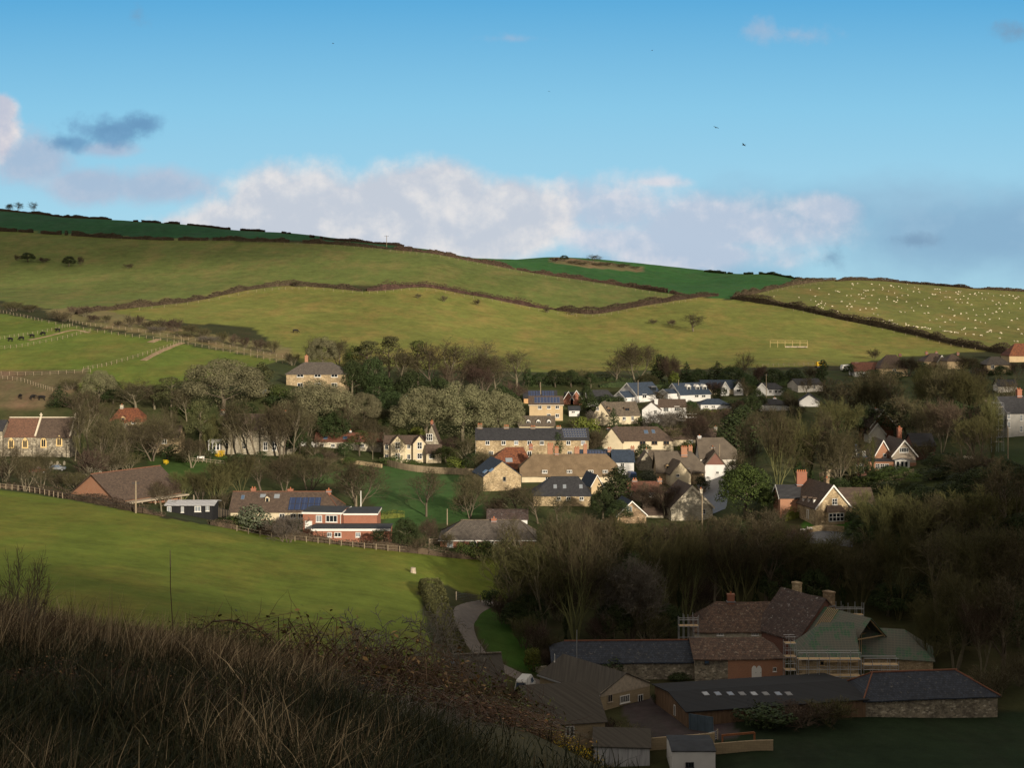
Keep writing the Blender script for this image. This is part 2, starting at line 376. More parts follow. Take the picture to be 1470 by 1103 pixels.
k=N('lane_tarmac');co=k.new('ShaderNodeNewGeometry').outputs['Position']
LANE=k.done(k.ramp(k.noise(co,.9,6,.7),[(.3,(.10,.086,.076)),(.7,(.155,.135,.118))]),.85,.2)
k=N('village_tarmac');co=k.new('ShaderNodeNewGeometry').outputs['Position']
TAR=k.done(k.ramp(k.noise(co,.6,6,.7),[(.3,(.055,.06,.07)),(.7,(.095,.10,.11))]),.6,.4)
k=N('bare_track');co=k.new('ShaderNodeNewGeometry').outputs['Position']
TRK=k.done(k.ramp(k.noise(co,.5,6,.7),[(.35,(.17,.12,.07)),(.7,(.32,.235,.14))]),.95,.1)
def resample(pts,step):
    out=[pts[0]]
    for a,b in zip(pts,pts[1:]):
        n=max(1,int((b-a).length/step))
        for i in range(1,n+1): out.append(a.lerp(b,i/n))
    return out
def smooth_path(pts,n=8):
    o=[];q=[pts[0]*2-pts[1]]+pts+[pts[-1]*2-pts[-2]]
    for i in range(1,len(q)-2):
        a,b,c,d=q[i-1:i+3]
        for j in range(n):
            t=j/n;o.append(.5*((2*b)+(c-a)*t+(2*a-5*b+4*c-d)*t*t+(3*b-a-3*c+d)*t**3))
    return o+[pts[-1]]
def ribbon(name,uv,w,mat,lift=.06,label=None,worn=None):
    pts=resample(smooth_path([P(u,v) for u,v in uv]),1.2);m=MB();n=len(pts);cols=6
    for i,p in enumerate(pts):
        d=pts[min(i+1,n-1)]-pts[max(i-1,0)];d.z=0;d.normalize();s=Vector((d.y,-d.x,0))
        ww=(w if not callable(w) else w(i/(n-1)))*(1+.07*math.sin(i*.7)*(1 if worn else .3))
        for j in range(cols+1):
            q=p+s*((j/cols-.5)*ww);e=lift if 0<j<cols else lift-.12
            m.v.append((q.x,q.y,h1(q.x,q.y)+e))
    for i in range(n-1):
        for j in range(cols):
            b=i*(cols+1)+j;m.f.append((b,b+1,b+cols+2,b+cols+1));m.m.append(0)
    o=m.build(name,mat,smooth=True);return tag(o,kind='structure')
ribbon('lane',[(714,865),(694,868),(676,876),(666,888),(668,905),(681,930),(699,948),(726,962),(756,976),(785,985)],3.4,LANE,.12)
ribbon('village_road',[(1020,740),(1026,715),(1022,700),(1012,684)],6.5,TAR,.12)
ribbon('junction_road',[(1130,776),(1160,771),(1195,772),(1225,776)],5,TAR,.12)
ribbon('path',[(205,518),(232,504),(262,492)],2.6,TRK,.08,worn=1)
ribbon('path',[(40,489),(80,480),(108,474),(130,478)],2.0,TRK,.08,worn=1)
ribbon('path',[(215,492),(228,487)],3,TRK,.08,worn=1)

# ================================================================ sky, sun, camera
SC.world=bpy.data.worlds.new('World');SC.world.use_nodes=True
def build_world(strength=.12):
    t=SC.world.node_tree;n=t.nodes;n.clear();L=t.links.new
    def new(ty,**k):
        q=n.new(ty)
        for a,b in k.items(): setattr(q,a,b)
        return q
    def mth(op,a,b=0.,c=None,clamp=False):
        q=new('ShaderNodeMath',operation=op);q.use_clamp=clamp
        for i,x in enumerate((a,b,c)):
            if x is None: continue
            if hasattr(x,'is_linked'): L(x,q.inputs[i])
            else: q.inputs[i].default_value=x
        return q.outputs[0]
    def vm(op,a,b):
        q=new('ShaderNodeVectorMath',operation=op)
        for i,x in enumerate((a,b)):
            if hasattr(x,'is_linked'): L(x,q.inputs[i])
            else: q.inputs[i].default_value=x
        return q
    sky=new('ShaderNodeTexSky',sky_type='NISHITA');sky.sun_disc=False;sky.sun_elevation=SUN_EL;sky.sun_rotation=SKYROT
    sky.air_density=1.0;sky.dust_density=.35;sky.ozone_density=2.2
    co=new('ShaderNodeTexCoord').outputs['Generated']
    s=new('ShaderNodeSeparateXYZ');L(co,s.inputs[0])
    yy=mth('MAXIMUM',s.outputs[1],.03)
    # bearing / height of each cloud over the valley, in the world's own directions
    U=mth('MULTIPLY_ADD',mth('DIVIDE',s.outputs[0],yy),F,CX);V=mth('MULTIPLY_ADD',mth('DIVIDE',s.outputs[2],yy),-F,HY)
    c=new('ShaderNodeCombineXYZ');L(U,c.inputs[0]);L(V,c.inputs[1]);uv=c.outputs[0]
    def fbm(scale,off,det=7,rough=.58,sx=1.):
        q=new('ShaderNodeTexNoise');q.inputs['Scale'].default_value=1;q.inputs['Detail'].default_value=det;q.inputs['Roughness'].default_value=rough
        L(vm('MULTIPLY',vm('ADD',uv,off).outputs[0],(scale*sx,scale,1)).outputs[0],q.inputs['Vector']);return q.outputs['Fac']
    def blobs(bl):
        o=None
        for (u,v,ru,rv,k) in bl:
            d=vm('LENGTH',vm('MULTIPLY',vm('SUBTRACT',uv,(u,v,0)).outputs[0],(1/ru,1/rv,0)).outputs[0],(0,0,0)).outputs['Value']
            x=mth('MULTIPLY_ADD',d,-k,k)
            o=x if o is None else mth('SMOOTH_MAX',o,x,.15)
        return o
    def sm(x,a,b):
        q=new('ShaderNodeMapRange',interpolation_type='SMOOTHSTEP');L(x,q.inputs[0]);q.inputs[1].default_value=a;q.inputs[2].default_value=b;return q.outputs[0]
    def mix(f,a,b):
        q=new('ShaderNodeMix',data_type='RGBA')
        for i,x in ((0,f),(6,a),(7,b)):
            if hasattr(x,'is_linked'): L(x,q.inputs[i])
            else: q.inputs[i].default_value=x if i==0 else (*x,1)
        return q.outputs[2]
    front=sm(s.outputs[1],.2,.6)
    hs=new('ShaderNodeHueSaturation');hs.inputs['Saturation'].default_value=SKY_SAT;hs.inputs['Value'].default_value=SKY_VAL;hs.inputs['Hue'].default_value=SKY_HUE
    L(sky.outputs[0],hs.inputs['Color']);col=hs.outputs[0]
    G=SKY_GAIN
    def cl(r,g,b): return (r*G,g*G,b*G)
    # overhead and behind: warm-white fill added out of view to lift the shade; ahead: clean blue paling to the skyline
    col=mix(SKY_WARM,vm('SCALE',col,(0,0,0)).outputs[0] if 0 else col,cl(*SKY_FILL))
    el=mth('DIVIDE',s.outputs[2],yy)
    def grad():
        q=new('ShaderNodeValToRGB');e=q.color_ramp.elements
        st=[(0.,(.40,.66,.78)),(.18,(.38,.665,.82)),(.42,(.25,.575,.80)),(.66,(.11,.41,.71)),(1.,(.08,.34,.63))]
        while len(e)<len(st): e.new(.5)
        for k_,(p,c_) in zip(e,st): k_.position=p;k_.color=(*c_,1)
        L(mth('DIVIDE',el,.32),q.inputs['Fac']);return vm('SCALE',q.outputs[0],(0,0,0))
    gq=grad();gq.inputs['Scale'].default_value=G
    col=mix(mth('MULTIPLY',mth('MULTIPLY',front,sm(el,.5,.28)),1.),col,gq.outputs[0])
    def cl(r,g,b): return (r*G,g*G,b*G)
    n1=fbm(.0085,(31,7,0),9,.60);n1b=fbm(.0085,(31-9,7+16,0),8,.55);n2=fbm(.012,(310,90,0),6,.55,.6);n3=fbm(.030,(77,12,0),5,.6);n4=fbm(.024,(11,140,0),6,.6,.8)
    def layer(col,bl,nz,nzb,amp,lo,hi,lit,shade,op):
        d=mth('MULTIPLY_ADD',mth('SUBTRACT',nz,.5),amp,blobs(bl))
        a=mth('MULTIPLY',mth('MULTIPLY',sm(d,lo,hi),op),front)
        sh=sm(mth('ADD',mth('ADD',mth('MULTIPLY',mth('SUBTRACT',nz,nzb),2.4),mth('MULTIPLY',mth('SUBTRACT',n4,.5),.55)),mth('MULTIPLY',d,-.30)),-.34,.26)
        return mix(a,col,mix(sh,shade,lit))
    # broad blue-grey veil low on the right
    col=layer(col,[(1420,335,380,105,1.),(1150,310,280,72,.85),(950,390,280,60,.8)],n2,n1b,.8,-.05,.8,cl(.27,.43,.60),cl(.22,.38,.56),.78)
    # lilac bank on the left, and the right-hand bank
    col=layer(col,[(230,268,112,38,1.),(130,268,110,36,.9),(40,228,90,58,.95),(150,214,70,16,.8)],n1,n1b,1.4,.0,.6,cl(.52,.54,.65),cl(.40,.47,.62),.74)
    col=layer(col,[(1040,322,220,58,1.),(890,300,120,62,.9),(1180,300,80,34,.95),(880,345,110,40,.9),(1000,365,190,30,.9),(940,262,70,14,.6)],n1,n1b,1.3,-.02,.55,cl(.72,.72,.77),cl(.48,.57,.70),.95)
    # main cumulus bank
    col=layer(col,[(440,302,160,84,1.),(600,300,170,84,1.),(350,330,150,56,.9),(725,318,120,72,.95),(560,360,260,50,.9),(270,330,60,30,.8)],n1,n1b,1.0,.0,.42,cl(.80,.775,.77),cl(.56,.60,.68),.95)
    # bright cumulus at the far left
    col=layer(col,[(-10,190,55,60,1.),(0,160,36,32,1.)],n1,n1b,1.2,.05,.45,cl(.85,.78,.76),cl(.55,.56,.66),.92)
    # small dark scud clouds
    col=layer(col,[(160,188,84,32,1.),(198,180,46,28,.95),(100,205,70,20,.85)],n3,n1b,1.4,.05,.8,cl(.16,.33,.54),cl(.13,.28,.48),.85)
    col=layer(col,[(1320,345,55,17,1.),(1460,45,50,24,.9),(1190,370,50,26,.6),(195,22,28,20,.5)],n3,n1b,1.7,.1,1.,cl(.20,.33,.48),cl(.19,.32,.47),.75)
    col=layer(col,[(1088,42,34,28,1.),(1150,50,75,20,.7),(735,55,65,9,.6),(600,280,20,10,.2)],n3,n1b,1.5,.05,1.,cl(.42,.50,.64),cl(.38,.48,.64),.6)
    bg=new('ShaderNodeBackground');bg.inputs['Strength'].default_value=strength;L(col,bg.inputs['Color'])
    out=new('ShaderNodeOutputWorld');L(bg.outputs[0],out.inputs[0])
SKYROT=math.pi-SUN_AZ;SKY_SAT=1.0;SKY_VAL=1.0;SKY_HUE=.5;SKY_VAL=.55;SKY_WARM=.7;SKY_FILL=(.92,.80,.65);EXPO=.70;STR=.10;SKY_GAIN=1/(STR*2**EXPO)
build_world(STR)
sd=bpy.data.lights.new('sun','SUN');sd.energy=4.2;sd.angle=R(1.2);sd.color=(1,.88,.70)
so=bpy.data.objects.new('sun',sd);COL.objects.link(so);so.rotation_euler=SUN.to_track_quat('Z','Y').to_euler();so.location=SUN*300
cd=bpy.data.cameras.new('camera');cam=bpy.data.objects.new('camera',cd);COL.objects.link(cam)
cd.sensor_width=36;cd.lens=36*F/1470;cd.shift_y=-(551.5-HY)/1470;cd.clip_end=20000;cd.clip_start=.2
cam.rotation_euler=(R(90),0,0);SC.camera=cam
SC.view_settings.view_transform='Standard';SC.view_settings.look='None';SC.view_settings.exposure=EXPO

# unseen clouds added behind the viewer to cast shade: their shadows lie across the far hillside
def shade_cloud(name,u,y,dist,r,rot,dens):
    p=at(u,y)+SUN*dist
    m=MB();m.ell((0,0,0),(1,1,1),32,18);o=m.build(name,CLOUDM(dens,max(r)),smooth=True);o.location=p;o.scale=r;o.rotation_euler=(0,0,rot);tag(o,kind='structure')
def CLOUDM(d,_):
    m=bpy.data.materials.new('shade_cloud_volume');m.use_nodes=True;t=m.node_tree;t.nodes.remove(t.nodes['Principled BSDF'])
    v=t.nodes.new('ShaderNodeVolumePrincipled');v.inputs['Color'].default_value=(.9,.9,.92,1);v.inputs['Density'].default_value=d
    t.links.new(v.outputs[0],t.nodes['Material Output'].inputs['Volume']);return m
shade_cloud('cloud',-80,985,1700,(330,170,66),R(0),.012)
shade_cloud('cloud',1350,500,1500,(110,70,20),R(0),.016)  # second unseen cloud, added to darken the right-hand wood and houses
# ================================================================ buildings
PROJ=[]
def ray(u,v): return Vector(((u-CX)/F,1.0,-(v-HY)/F))
class House:
    """an Empty at the middle of the footprint; local X along the ridge, local -Y the front"""
    def __init__(s,name,label,x0,x1,base,eave,ridge,D,wall,roof,o='s',rot=0,cat='house',hip=(0,0),kk=(0,0),Y=None,L=None,oh=.3,th=.16,group=None,yo=0,wallmats=None,old=0,nowall=False,back=None,dz=0):
        xc=(x0+x1)/2
        if Y is None: Y=P(xc,base).y
        s.Yf=Y;mpp=Y/F;s.mpp=mpp;dx=(x1-x0)*mpp;s.rot=R(rot)
        if o=='s': s.L=L or dx/max(.5,math.cos(s.rot));s.W=D;rz=s.rot;half=D/2
        else: s.W=dx/max(.5,math.cos(s.rot));s.L=L or D;rz=R(90)+s.rot;half=s.L/2
        Yc=Y+half
        # the footprint's middle lies straight behind the middle of the front
        s.c=Vector(((xc-CX)/F*Y+(0 if o=='s' else -math.sin(s.rot)*half),Yc,0))
        ze=zpx(eave,Y);zr=zpx(ridge,Yc if o=='s' else Y)
        q=Matrix.Rotation(rz,4,'Z')
        zs=[]
        for a in (-1,0,1):
            for b in (-1,0,1):
                w=s.c+q@Vector((a*s.L/2,b*s.W/2,0));zs.append(h1(w.x,w.y))
        zg=min(min(zs),ze-2.0);s.zg=zg;s.c.z=zg
        s.root=empty(name,s.c,rz,label,cat,group);s.M=s.root.matrix_world.copy() if False else Matrix.Translation(s.c)@q
        s.Mi=s.M.inverted();s.ze=ze-zg+dz;s.zr=max(zr-zg+dz,s.ze+.3);s.hip=hip;s.kk=kk;s.oh=oh;s.th=th;s.o=o
        s.yo=yo # ridge offset from the middle
        if not nowall: s.walls(wall)
        s.roof=None
        if roof: s.make_roof(roof,old)
    def prof(s,end):
        W,ze,zr=s.W/2,s.ze,s.zr
        h,k=s.hip[end],s.kk[end]
        if h==0: return [(-W,ze),(s.yo,zr),(W,ze)]
        if k<=0: return [(-W,ze),(W,ze)]
        return [(-W,ze),(-W+(W+s.yo)*k,ze+(zr-ze)*k),(W-(W-s.yo)*k,ze+(zr-ze)*k),(W,ze)]
    def walls(s,wall):
        m=MB();L,W=s.L/2,s.W/2;b=-.6
        for e,x in ((0,-L),(1,L)):
            pr=[(-W,b)]+[(y,z-.05) for y,z in s.prof(e)]+[(W,b)]
            vs=[(x,y,z) for y,z in pr];f=tuple(range(len(vs)))
            m.add(vs,[f if e else f[::-1]])
        z=s.ze-.05
        m.add([(-L,-W,b),(L,-W,b),(L,-W,z),(-L,-W,z)],[(0,1,2,3)]);m.add([(-L,W,b),(L,W,b),(L,W,z),(-L,W,z)],[(3,2,1,0)])
        s.wall=m.build('wall',MATS[wall],s.root)
    def slope(s,side):
        """roof plane normal/point of the front (-1) or back (+1) slope"""
        a=Vector((0,side*s.W/2,s.ze));b=Vector((0,s.yo,s.zr));d=b-a;n=Vector((0,-d.z*1.0,d.y)) if side<0 else Vector((0,d.z,-d.y))
        if n.z<0: n=-n
        return a,n.normalized(),d.normalized()
    def make_roof(s,mat,old=0):
        L,W,oh,t=s.L/2,s.W/2,s.oh,s.th
        m=MB();sf=(s.zr-s.ze)/(W+s.yo);sb=(s.zr-s.ze)/(W-s.yo)
        def pt(x,y): # point on the roof surface
            z=s.ze+(y+W)*sf if y<=s.yo else s.ze+(W-y)*sb
            return Vector((x,y,z))
        def end(e):
            sg=(-1,1)[e];h,k=s.hip[e],s.kk[e]
            if h==0:
                return [pt(sg*(L+oh),-W-oh),pt(sg*(L+oh),s.yo),pt(sg*(L+oh),W+oh)],None
            ex=sg*(L+oh)
            if k<=0:
                return [pt(ex,-W-oh),Vector((sg*(L-h),s.yo,s.zr)),pt(ex,W+oh)],1
            y1=-W+(W+s.yo)*k;y2=W-(W-s.yo)*k
            return [pt(ex,-W-oh),pt(ex,y1),Vector((sg*(L-h),s.yo,s.zr)),pt(ex,y2),pt(ex,W+oh)],2
        A,ka=end(0);B,kb=end(1)
        def fr(Q): return Q[:2] if len(Q)==3 else Q[:3]
        def bk(Q): return Q[1:] if len(Q)==3 else Q[2:]
        # front polygon: eave left -> eave right -> ridge right -> ridge left
        polys=[[fr(A)[0]]+fr(B)+list(reversed(fr(A)[1:])),[bk(B)[-1]]+list(reversed([*bk(A)]))+bk(B)[:-1]]
        if ka: polys.append([A[0],A[1],A[2]] if ka==1 else [A[1],A[2],A[3]])
        if kb: polys.append([B[0],B[1],B[2]] if kb==1 else [B[1],B[2],B[3]])
        for pg in polys:
            n=Vector((0,0,0))
            for i in range(len(pg)): n+=pg[i].cross(pg[(i+1)%len(pg)])
            if n.z<0: pg=pg[::-1]
            k=len(pg);dn=Vector((0,0,-t))
            m.add(pg+[p+dn for p in pg],[tuple(range(k)),tuple(range(2*k-1,k-1,-1))]+[(i,i+k,(i+1)%k+k,(i+1)%k) for i in range(k)])
        s.roof=m.build('roof',MATS[mat],s.root)
        if old:
            import bmesh
            bm=bmesh.new();bm.from_mesh(s.roof.data);bmesh.ops.remove_doubles(bm,verts=bm.verts,dist=.002)
            bmesh.ops.subdivide_edges(bm,edges=[e for e in bm.edges if e.calc_length()>1.2],cuts=5,use_grid_fill=True)
            for v in bm.verts:
                d=mnoise.noise(v.co*.35+Vector((s.c.x,0,0)))*old+mnoise.noise(v.co*1.3)*old*.3
                v.co.z+=d
            bm.to_mesh(s.roof.data);bm.free()
    def ridge(s,mat='ridge_orange',r=.16):
        m=MB();m.tube([(-s.L/2-s.oh+s.hip[0],s.yo,s.zr+.02),(s.L/2+s.oh-s.hip[1],s.yo,s.zr+.02)],[r,r],6)
        for e,sg in ((0,-1),(1,1)):
            if s.hip[e] and s.kk[e]<=0:
                for b in (-1,1): m.tube([(sg*(s.L/2-s.hip[e]),s.yo,s.zr),(sg*(s.L/2+s.oh),b*(s.W/2+s.oh),s.ze-.08)],[r*.8,r*.8],6)
        m.build('ridge_tiles',MATS[mat],s.root);return s
    def hit(s,u,v,p,n):
        d=s.Mi.to_3x3()@ray(u,v);o=s.Mi@Vector((0,0,0))
        return o+d*((p-o).dot(n)/d.dot(n))
    def face(s,f):
        L,W=s.L/2,s.W/2
        return {'f':(Vector((0,-W,0)),Vector((0,-1,0)),Vector((1,0,0))),'b':(Vector((0,W,0)),Vector((0,1,0)),Vector((-1,0,0))),
                'l':(Vector((-L,0,0)),Vector((-1,0,0)),Vector((0,-1,0))),'r':(Vector((L,0,0)),Vector((1,0,0)),Vector((0,1,0)))}[f]
    def window(s,f,u,v,w,h,nx=2,ny=1,frame='white_paint',glass='glass',name='window',parent=None,arch=0,surround=None):
        p,n,a=s.face(f);c=s.hit(u,v,p,n);w=w*s.mpp;h=h*s.mpp
        up=Vector((0,0,1));T=Matrix((( a.x,n.x,0,c.x),(a.y,n.y,0,c.y),(0,0,1,c.z),(0,0,0,1)))
        # local: x right, y out, z up
        b=min(.11,max(.06,w*.09));m=MB()
        if surround:
            e=.22;m.mi=1
            if arch:
                q=[(-w/2-e,-h/2-e),(w/2+e,-h/2-e),(w/2+e,h*.18),(w*.3,h*.5+e*.5),(0,h*.66+e),(-w*.3,h*.5+e*.5),(-w/2-e,h*.18)]
            else: q=[(-w/2-e,-h/2-e),(w/2+e,-h/2-e),(w/2+e,h/2+e),(-w/2-e,h/2+e)]
            k=len(q);m.add([(x,.0,z) for x,z in q]+[(x,.035,z) for x,z in q],[tuple(range(2*k-1,k-1,-1))[::-1]]+[(i,(i+1)%k,(i+1)%k+k,i+k) for i in range(k)],T);m.mi=0
        m.box(-w/2,w/2,.036,.10,-h/2,-h/2+b,T);m.box(-w/2,w/2,.036,.10,h/2-b,h/2,T)
        m.box(-w/2,-w/2+b,.036,.10,-h/2+b,h/2-b,T);m.box(w/2-b,w/2,.036,.10,-h/2+b,h/2-b,T)
        for i in range(1,nx): x=-w/2+w*i/nx;m.box(x-b*.4,x+b*.4,.04,.09,-h/2+b,h/2-b,T)
        for i in range(1,ny): z=-h/2+h*i/ny;m.box(-w/2+b,w/2-b,.04,.085,z-b*.3,z+b*.3,T)
        m.box(-w/2-.08,w/2+.08,.02,.17,-h/2-.09,-h/2-.002,T)
        mats=[MATS[frame]]+([MATS[surround]] if surround else [])
        o=m.build(name,mats,parent or s.root)
        g=MB()
        if arch:
            for i in range(nx):
                x0=-w/2+w*i/nx+b*.4;x1=x0+w/nx-b*.8;xm=(x0+x1)/2
                q=[(x0,-h/2),(x1,-h/2),(x1,h*.22),(xm,h*.48),(x0,h*.22)]
                g.add([(x,.045,z) for x,z in q],[(0,1,2,3,4)],T)
        else: g.box(-w/2+b*.8,w/2-b*.8,.037,.055,-h/2+b*.8,h/2-b*.8,T)
        g.build('pane',MATS[glass],o);return s
    def door(s,f,u,v,w,h,mat='brown_board'):
        p,n,a=s.face(f);c=s.hit(u,v,p,n);w=w*s.mpp;h=h*s.mpp
        T=Matrix(((a.x,n.x,0,c.x),(a.y,n.y,0,c.y),(0,0,1,c.z),(0,0,0,1)))
        m=MB();m.box(-w/2,w/2,.0,.07,-h/2,h/2,T);m.mi=1
        m.box(-w/2-.1,-w/2,.0,.1,-h/2,h/2+.1,T);m.box(w/2,w/2+.1,.0,.1,-h/2,h/2+.1,T);m.box(-w/2,w/2,.0,.1,h/2,h/2+.1,T)
        o=m.build('door',[MATS[mat],MATS['white_paint']],s.root)
        g=MB();g.box(w*.3,w*.4,.07,.12,-.1,.0,T);g.build('handle',MATS['dark_metal'],o);return s
    def stack(s,u,top,w=.8,yo=0.,t=None,mat='red_brick',pots=2,d=None,pot='terracotta'):
        """chimney: seen at u, its top at height v=top; yo across the ridge, or t along it"""
        if t is not None:
            x=-s.L/2+s.L*t;c=s.hit(u,top,Vector((x,0,0)),Vector((1,0,0)));y=c.y
        else:
            c=s.hit(u,top,Vector((0,yo,0)),Vector((0,1,0)));x=c.x;y=yo
        sf=(s.zr-s.ze)/(s.W/2+s.yo);zb=s.ze+max(0,(s.W/2-abs(y)))*sf-.7
        zb=min(zb,c.z-1.0)
        d=d or w*.75;z=c.z-.35;m=MB()
        m.box(x-w/2,x+w/2,y-d/2,y+d/2,zb,z-.25);m.box(x-w/2-.07,x+w/2+.07,y-d/2-.07,y+d/2+.07,z-.25,z)
        m.mi=1
        for i in range(pots):
            px_=x-w/2+w*(i+.5)/pots;m.tube([(px_,y,z),(px_,y,z+.38)],[.14,.11],8)
        m.mi=2;m.box(x-w/2-.12,x+w/2+.12,y-d/2-.14,y+d/2+.12,zb+.62,zb+.78)
        m.build('chimney',[MATS[mat],MATS[pot],MATS['lead']],s.roof or s.root);return s
    def on_roof(s,side,u,v):
        a,n,d=s.slope(side);return s.hit(u,v,a,n),n,d
    def panel(s,u0,v0,u1,v1,name='solar_panel',mat='solar_cells',side=-1,nx=1,ny=1,lift=.09,frame='dark_metal',gap=.06):
        """array of panels lying on a slope between two seen corners"""
        A,n,d=s.on_roof(side,u0,v1);B,_,_=s.on_roof(side,u1,v1);Cc,_,_=s.on_roof(side,(u0+u1)/2,v0)
        x0,x1=sorted((A.x,B.x));sl=abs((Cc-A).dot(d));y0=A.dot(d)
        a,_,_=s.slope(side);base=(A-a).dot(d)
        for i in range(nx):
            for j in range(ny):
                xa=x0+(x1-x0)*i/nx+gap/2;xb=x0+(x1-x0)*(i+1)/nx-gap/2;ya=base+sl*j/ny+gap/2;yb=base+sl*(j+1)/ny-gap/2
                def q(x,y,h): return Vector((x,0,0))+a*1.0+d*y+n*h-Vector((a.x,0,0))
                m=MB()
                for (xx0,xx1,yy0,yy1,h0,h1_,mi) in ((xa,xb,ya,yb,-.02,lift-.02,1),(xa+.05,xb-.05,ya+.05,yb-.05,lift-.03,lift,0)):
                    m.mi=mi;vs=[q(xx,yy,h) for h in (h0,h1_) for xx,yy in ((xx0,yy0),(xx1,yy0),(xx1,yy1),(xx0,yy1))]
                    m.add(vs,[(3,2,1,0),(4,5,6,7),(0,1,5,4),(1,2,6,5),(2,3,7,6),(3,0,4,7)])
                m.build(name,[MATS[mat],MATS[frame]],s.roof)
        return s
    def skylight(s,u,v,w,h,mat='pale_glass',side=-1): return s.panel(u-w/2,v-h/2,u+w/2,v+h/2,'skylight',mat,side,1,1,.1,'lead',0)
    def dormer(s,u,v,w,h,wall='white_paint',roof=None,kind='gable',nx=2,side=-1):
        """dormer whose little front wall is seen centred at (u,v)"""
        c,n,d=s.on_roof(side,u,v);w=w*s.mpp;h=h*s.mpp;sf=(s.zr-s.ze)/(s.W/2)
        x=c.x;z0=c.z-h/2;z1=c.z+h/2;yf=c.y if side<0 else -c.y
        yb=min(yf+(h)/sf+.3,0);m=MB();f=1 if side<0 else -1
        yf-=.25
        m.box(x-w/2,x+w/2,min(f*yf,f*yb),max(f*yf,f*yb),z0-.3,z1)
        o=m.build('dormer',MATS[wall],s.root)
        r=MB();hh=w*.42 if kind=='gable' else .14;e=.15
        if kind=='gable':
            for sg in (-1,1):
                vs=[(x+sg*(w/2+e),f*(yf-e),z1-.08),(x,f*(yf-e),z1+hh),(x,f*(yb+hh/sf+.2),z1+hh),(x+sg*(w/2+e),f*(yb+.2),z1-.08)]
                r.add(vs+[(a,b,c_+.1) for a,b,c_ in vs],[(0,1,2,3),(7,6,5,4),(0,4,5,1),(1,5,6,2),(2,6,7,3),(3,7,4,0)])
            r.mi=1;r.add([(x-w/2,f*yf,z1),(x+w/2,f*yf,z1),(x,f*yf,z1+hh)],[(0,1,2) if f>0 else (2,1,0)])
        else: r.box(x-w/2-e,x+w/2+e,min(f*(yf-e),f*yb),max(f*(yf-e),f*yb),z1,z1+hh)
        r.build('dormer_roof',[MATS[roof or 'slate'],MATS[wall]],o)
        g=MB();b=.07;y0=f*(yf-.03)
        for i in range(nx):
            xa=x-w/2+.12+(w-.24)*i/nx+b/2;xb=x-w/2+.12+(w-.24)*(i+1)/nx-b/2
            g.box(xa,xb,min(y0,y0+.04*f),max(y0,y0+.04*f),z0+.12,z1-.12)
        g.build('window',MATS['glass'],o);return s
    def barge(s,ends=(0,),mat='white_paint',w=.28):
        for e in ends:
            sg=(-1,1)[e];x=sg*(s.L/2+s.oh+.03);m=MB();W=s.W/2+s.oh
            sf=(s.zr-s.ze)/(s.W/2)
            for b in (-1,1):
                vs=[(x,b*W,s.ze-s.oh*sf+.05),(x,0,s.zr+.05),(x,0,s.zr-w*1.2),(x,b*W,s.ze-s.oh*sf-w)]
                dx=.05*sg;v2=[(a+dx,q,r_) for a,q,r_ in vs]
                m.add(vs+v2,[(0,1,2,3),(7,6,5,4),(0,4,5,1),(1,5,6,2),(2,6,7,3),(3,7,4,0)])
            m.build('bargeboard',MATS[mat],s.root)
        return s
    def gutter(s,mat='white_paint',sides=(-1,)):
        for b in sides:
            y=b*(s.W/2+s.oh);z=s.ze-s.oh*(s.zr-s.ze)/(s.W/2)
            m=MB();m.box(-s.L/2-s.oh,s.L/2+s.oh,min(y,y+b*.1),max(y,y+b*.1),z-.26,z-.06);m.build('gutter',MATS[mat],s.root)
        return s
    def wing(s,u0,u1,base,eave,ridge,D,wall,roof,o='s',Y=None,L=None,hip=(0,0),kk=(0,0),oh=.25,rot=0,old=0,name='wing'):
        """another block of the same house: its walls a part, its roof a sub-part"""
        h=House.__new__(House)
        KEEP=(s.root,)
        House.__init__(h,'wing_base',None,u0,u1,base,eave,ridge,D,wall,roof,o,rot,None,hip,kk,Y or s.Yf,L,oh,s.th,None,old=old)
        # re-hang on this house
        M=s.Mi@h.M
        KIDS.pop(h.root.name,None)
        h.wall.data.transform(M);h.roof.data.transform(M)
        h.wall.name=name;h.wall.parent=s.root;kid(s.root,h.wall);h.roof.parent=h.wall;kid(h.wall,h.roof)
        old_root=h.root;h.root=h.wall;h.off=M
        bpy.data.objects.remove(old_root)
        h.shift=M;return Wing(h,s)
class Wing:
    """adds pieces to a wing; they hang under the wing (sub-parts)"""
    def __init__(w,h,s): w.h=h;w.s=s
    def _do(_s,fn,*a,**k):
        h=_s.h;n0=set(o.name for o in COL.objects)
        r=h.roof;h.roof=h.wall
        getattr(h,fn)(*a,**k)
        h.roof=r
        for o in COL.objects:
            if o.name not in n0:
                o.data.transform(h.shift)
                if o.parent is not h.wall: # keep at most thing > part > sub-part: a wing's pane joins the wing
                    o.parent=h.wall;kid(h.wall,o)
        return _s
    def window(_s,*a,**k): return _s._do('window',*a,**k)
    def door(_s,*a,**k): return _s._do('door',*a,**k)
    def stack(_s,*a,**k): return _s._do('stack',*a,**k)
    def skylight(_s,*a,**k): return _s._do('skylight',*a,**k)
    def panel(_s,*a,**k): return _s._do('panel',*a,**k)
    def barge(_s,*a,**k): return _s._do('barge',*a,**k)
    def dormer(_s,*a,**k): return _s._do('dormer',*a,**k)
    def gutter(_s,*a,**k): return _s._do('gutter',*a,**k)
HG='houses in the village'
def hs(*a,**k):
    k.setdefault('group',HG);return House(*a,**k)
def extra(h,name,mat,fn,parent=None):
    m=MB();fn(m);return m.build(name,MATS[mat],parent or h.root)
